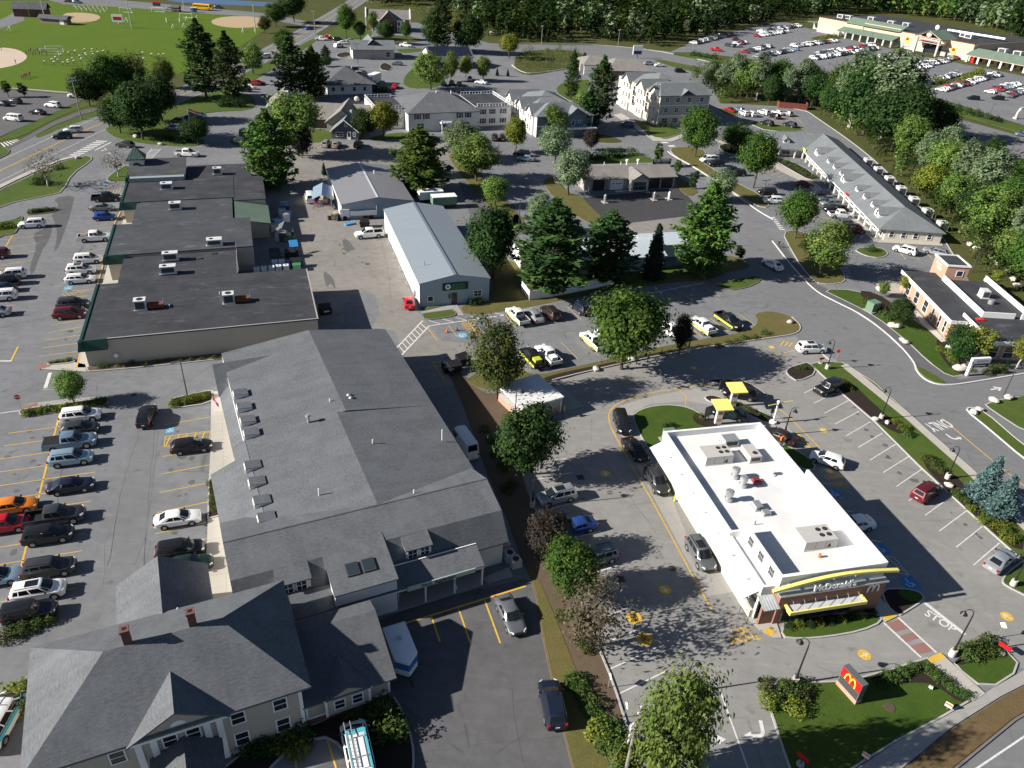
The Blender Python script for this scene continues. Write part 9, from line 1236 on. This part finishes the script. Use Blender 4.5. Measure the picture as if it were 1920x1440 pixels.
# bank branch sign,stone arch
o = thing('bank_sign','white and navy pylon sign beside the connector road','sign',at((1194,109)),.2);bx('panel',WHITE,o,-2.2,2.2,-.3,.3,1.5,5.4);bx('navy_panel',plain('navy_panel',(.02,.03,.12),.5),o,-1.8,1.8,-.33,-.3,1.8,3.2);bx('post',STEEL,o,-.3,.3,-.2,.2,0,1.5)
q = at((1908,222));o = thing('stone_arch_sign','pale stone arch sign at the supermarket entrance','sign',q,.6);MB().tube([(-1.6,0,0),(-1.4,0,2.2),(-.4,0,3.4),(1.2,0,3.6)],.45,8).build('arch',ROCK,o);bx('plinth',STONE,o,-2.4,-.8,-.7,.7,0,.6)
# car-wash vacuums and drive pay posts
for p,lb in [((1134,380),'grey vacuum post on the dark apron, left of the wash office'),((1226,375),'pay station post before the wash bays'),((1254,374),'white pay canopy post before the end wash bay')]: o = thing('vacuum_post',lb,'vacuum',at(p),.3,'car wash posts');MB().cyl((0,0),.3,.3,.2,1.7,10).cyl((0,0),.32,.1,1.7,2.0,10).build('canister',STEEL if 'white' not in lb else WHITE,o);bx('island',CONC_GREY,o,-.6,.6,-1.0,1.0,0,.18);bx('hose_box',DARKGREY,o,-.2,.2,.4,.8,.18,1.5)
# manhole covers and drain grates
for p,r,m,lb in [((1261,1066),.42,COVER,'round brown manhole cover beside the drive-through lane'),((251,740),.42,DARKGREY,'dark manhole cover near the drive lamp bed'),((1601,677),.4,DARKGREY,'dark manhole cover on the side road'),((1667,1327),.5,COVER,'brown round access cover in the pylon lawn')]: o = MB().cyl((0,0),r,r,.0,.028 if 'lawn' not in lb else .15,18).build('manhole_cover',m,None,at(p),0);tag(o,lb,'manhole')
for p,lb in [((1164,1086),'square drain grate in the white-lined stalls'),((1088,895),'square drain grate near the yellow arrow disc')]:
    o = thing('drain_grate',lb,'grate',at(p),.25);bx('frame',DARKGREY,o,-.45,.45,-.45,.45,0,.022)
    for i in range(5): bx('bar',BLACK,o,-.4,.4,-.36+i*.16,-.29+i*.16,.022,.03)
# patio furniture / pallets near plaza
o = thing('pallet_stack','wooden pallets stacked on the plaza walk by the blue hatchback','pallets',at((236,410),.1),.4);[bx('pallet',WOOD,o,-.6,.6,-.5,.5,i*.15,i*.15+.12) for i in range(5)]
# people
def person_mesh(name,pose,shirt,pants,skin=(.42,.27,.2)):
    J = pose;me = bpy.data.meshes.new(name);keys = list(J);idx = {k: i for i,k in enumerate(keys)};E_ = [('pelvis','chest'),('chest','neck'),('neck','head'),('head','crown'),('chest','ls'),('ls','le'),('le','lh'),('chest','rs'),('rs','re'),('re','rh'),('pelvis','lhip'),('lhip','lk'),('lk','la'),('la','lt'),('pelvis','rhip'),('rhip','rk'),('rk','ra'),('ra','rt')]
    me.from_pydata([J[k][:3] for k in keys],[(idx[a],idx[b_]) for a,b_ in E_],[]);o = bpy.data.objects.new(name,me);COL.objects.link(o);m = o.modifiers.new('skin','SKIN');o.modifiers.new('sub','SUBSURF').levels = 1
    for k in keys: v = me.skin_vertices[0].data[idx[k]];v.radius = (J[k][3],J[k][3]*.85);v.use_root = k == 'pelvis'
    dg = bpy.context.evaluated_depsgraph_get();out = bpy.data.meshes.new_from_object(o.evaluated_get(dg));bpy.data.objects.remove(o);out.materials.clear()
    for c in (shirt,pants,skin,(.03,.02,.015)): out.materials.append(plain('cloth_%d_%d_%d' % tuple(int(x*99) for x in c),c,.85))
    for p in out.polygons:
        z = p.center.z;d = {k: (Vector(J[k][:3])-p.center).length for k in J};n = min(d,key=d.get);p.material_index = 3 if n == 'crown' else 2 if n in ('head','neck','lh','rh') else 1 if n in ('lk','la','rk','ra','lhip','rhip') else 3 if n in ('lt','rt') else 0;p.use_smooth = True
    return out
def stance(stride=.0,bend=0.0,arm=.1):
    c,s = math.cos(bend),math.sin(bend);up = lambda x,y,z: (x+s*(z-.95),y,.95+c*(z-.95)) if z > .95 else (x,y,z)
    J = {'pelvis': (0,0,.95,.15),'chest': (*up(0,0,1.3),.17),'neck': (*up(0,0,1.5),.06),'head': (*up(.03,0,1.62),.1),'crown': (*up(.0,0,1.76),.09),'ls': (*up(0,.2,1.42),.065),'le': (*up(-arm,.27,1.15),.05),'lh': (*up(arm,.28,.97 if bend < .3 else .98),.045),'rs': (*up(0,-.2,1.42),.065),'re': (*up(arm,-.27,1.15),.05),'rh': (*up(arm*2.4,-.27,.99),.045),'lhip': (0,.1,.88,.1),'lk': (stride*.5,.1,.48,.07),'la': (stride,.1,.07,.05),'lt': (stride+.16,.11,.03,.035),'rhip': (0,-.1,.88,.1),'rk': (-stride*.35,-.1,.48,.07),'ra': (-stride,-.1,.08,.05),'rt': (-stride+.15,-.11,.03,.035)};return J
pm = person_mesh('person',stance(.28),(.02,.02,.025),(.03,.03,.035));o = link('person',pm,None,at((1459,464),.03),-1.9);tag(o,'person in black walking on the path near the zebra crossing','person')
pm = person_mesh('person',stance(.2),(.08,.09,.12),(.05,.05,.06));o = link('person',pm,None,at((1464,420),.03),1.2);tag(o,'person in dark clothes at the zebra crossing under the street tree','person')
P1,P2 = person_mesh('person',stance(.3,1.1),(.75,.75,.74),(.12,.12,.14)),person_mesh('person',stance(.1),(.75,.75,.74),(.7,.7,.7));P3 = person_mesh('person',stance(.1),(.35,.03,.04),(.05,.05,.06));PD = person_mesh('person',stance(.15),(.05,.05,.07),(.05,.05,.06))
for i,p in enumerate([(83,121),(97,117),(104,113),(114,108),(128,104),(141,101),(158,98),(172,98),(101,122),(108,118),(118,123),(127,119),(135,115),(149,110),(160,106),(172,103),(183,103),(194,101),(127,123),(138,120),(152,116),(161,109),(174,107),(176,121),(258,108),(267,104),(284,107),(297,108),(306,107),(269,115)]): o = link('person',P1,None,at(p),.4+.3*(i % 3));o.scale = (1.15,)*3;tag(o,'white-shirted player bending in the stretching rows on the field','person','stretching players')
for i in range(22): q = (140+i*2.9,14+(i % 3)*3+i*.25);o = link('person',P2,None,at(q),i*.9);tag(o,'white-shirted player in the far group beside the dugout infield','person','far players')
for i in range(10): q = (50+i*4.2,103-(i % 3)*2.4);o = link('person',P3 if i % 2 else PD,None,at(q),i*1.1);tag(o,'red or dark shirted player in the group at the pale infield edge','person','red team players')
for p,lb in [((30,120),'player standing on the pale infield'),((3,95),'player at the far side of the pale infield'),((236,98),'coach standing alone before the stretching rows')]: o = link('person',PD,None,at(p),1);tag(o,lb,'person')
for i in range(6): q = (42+i*3,149-i*1.2);o = link('person',P3,None,at(q),i);tag(o,'red-shirted player lined up near the school lot','person','red line-up players')
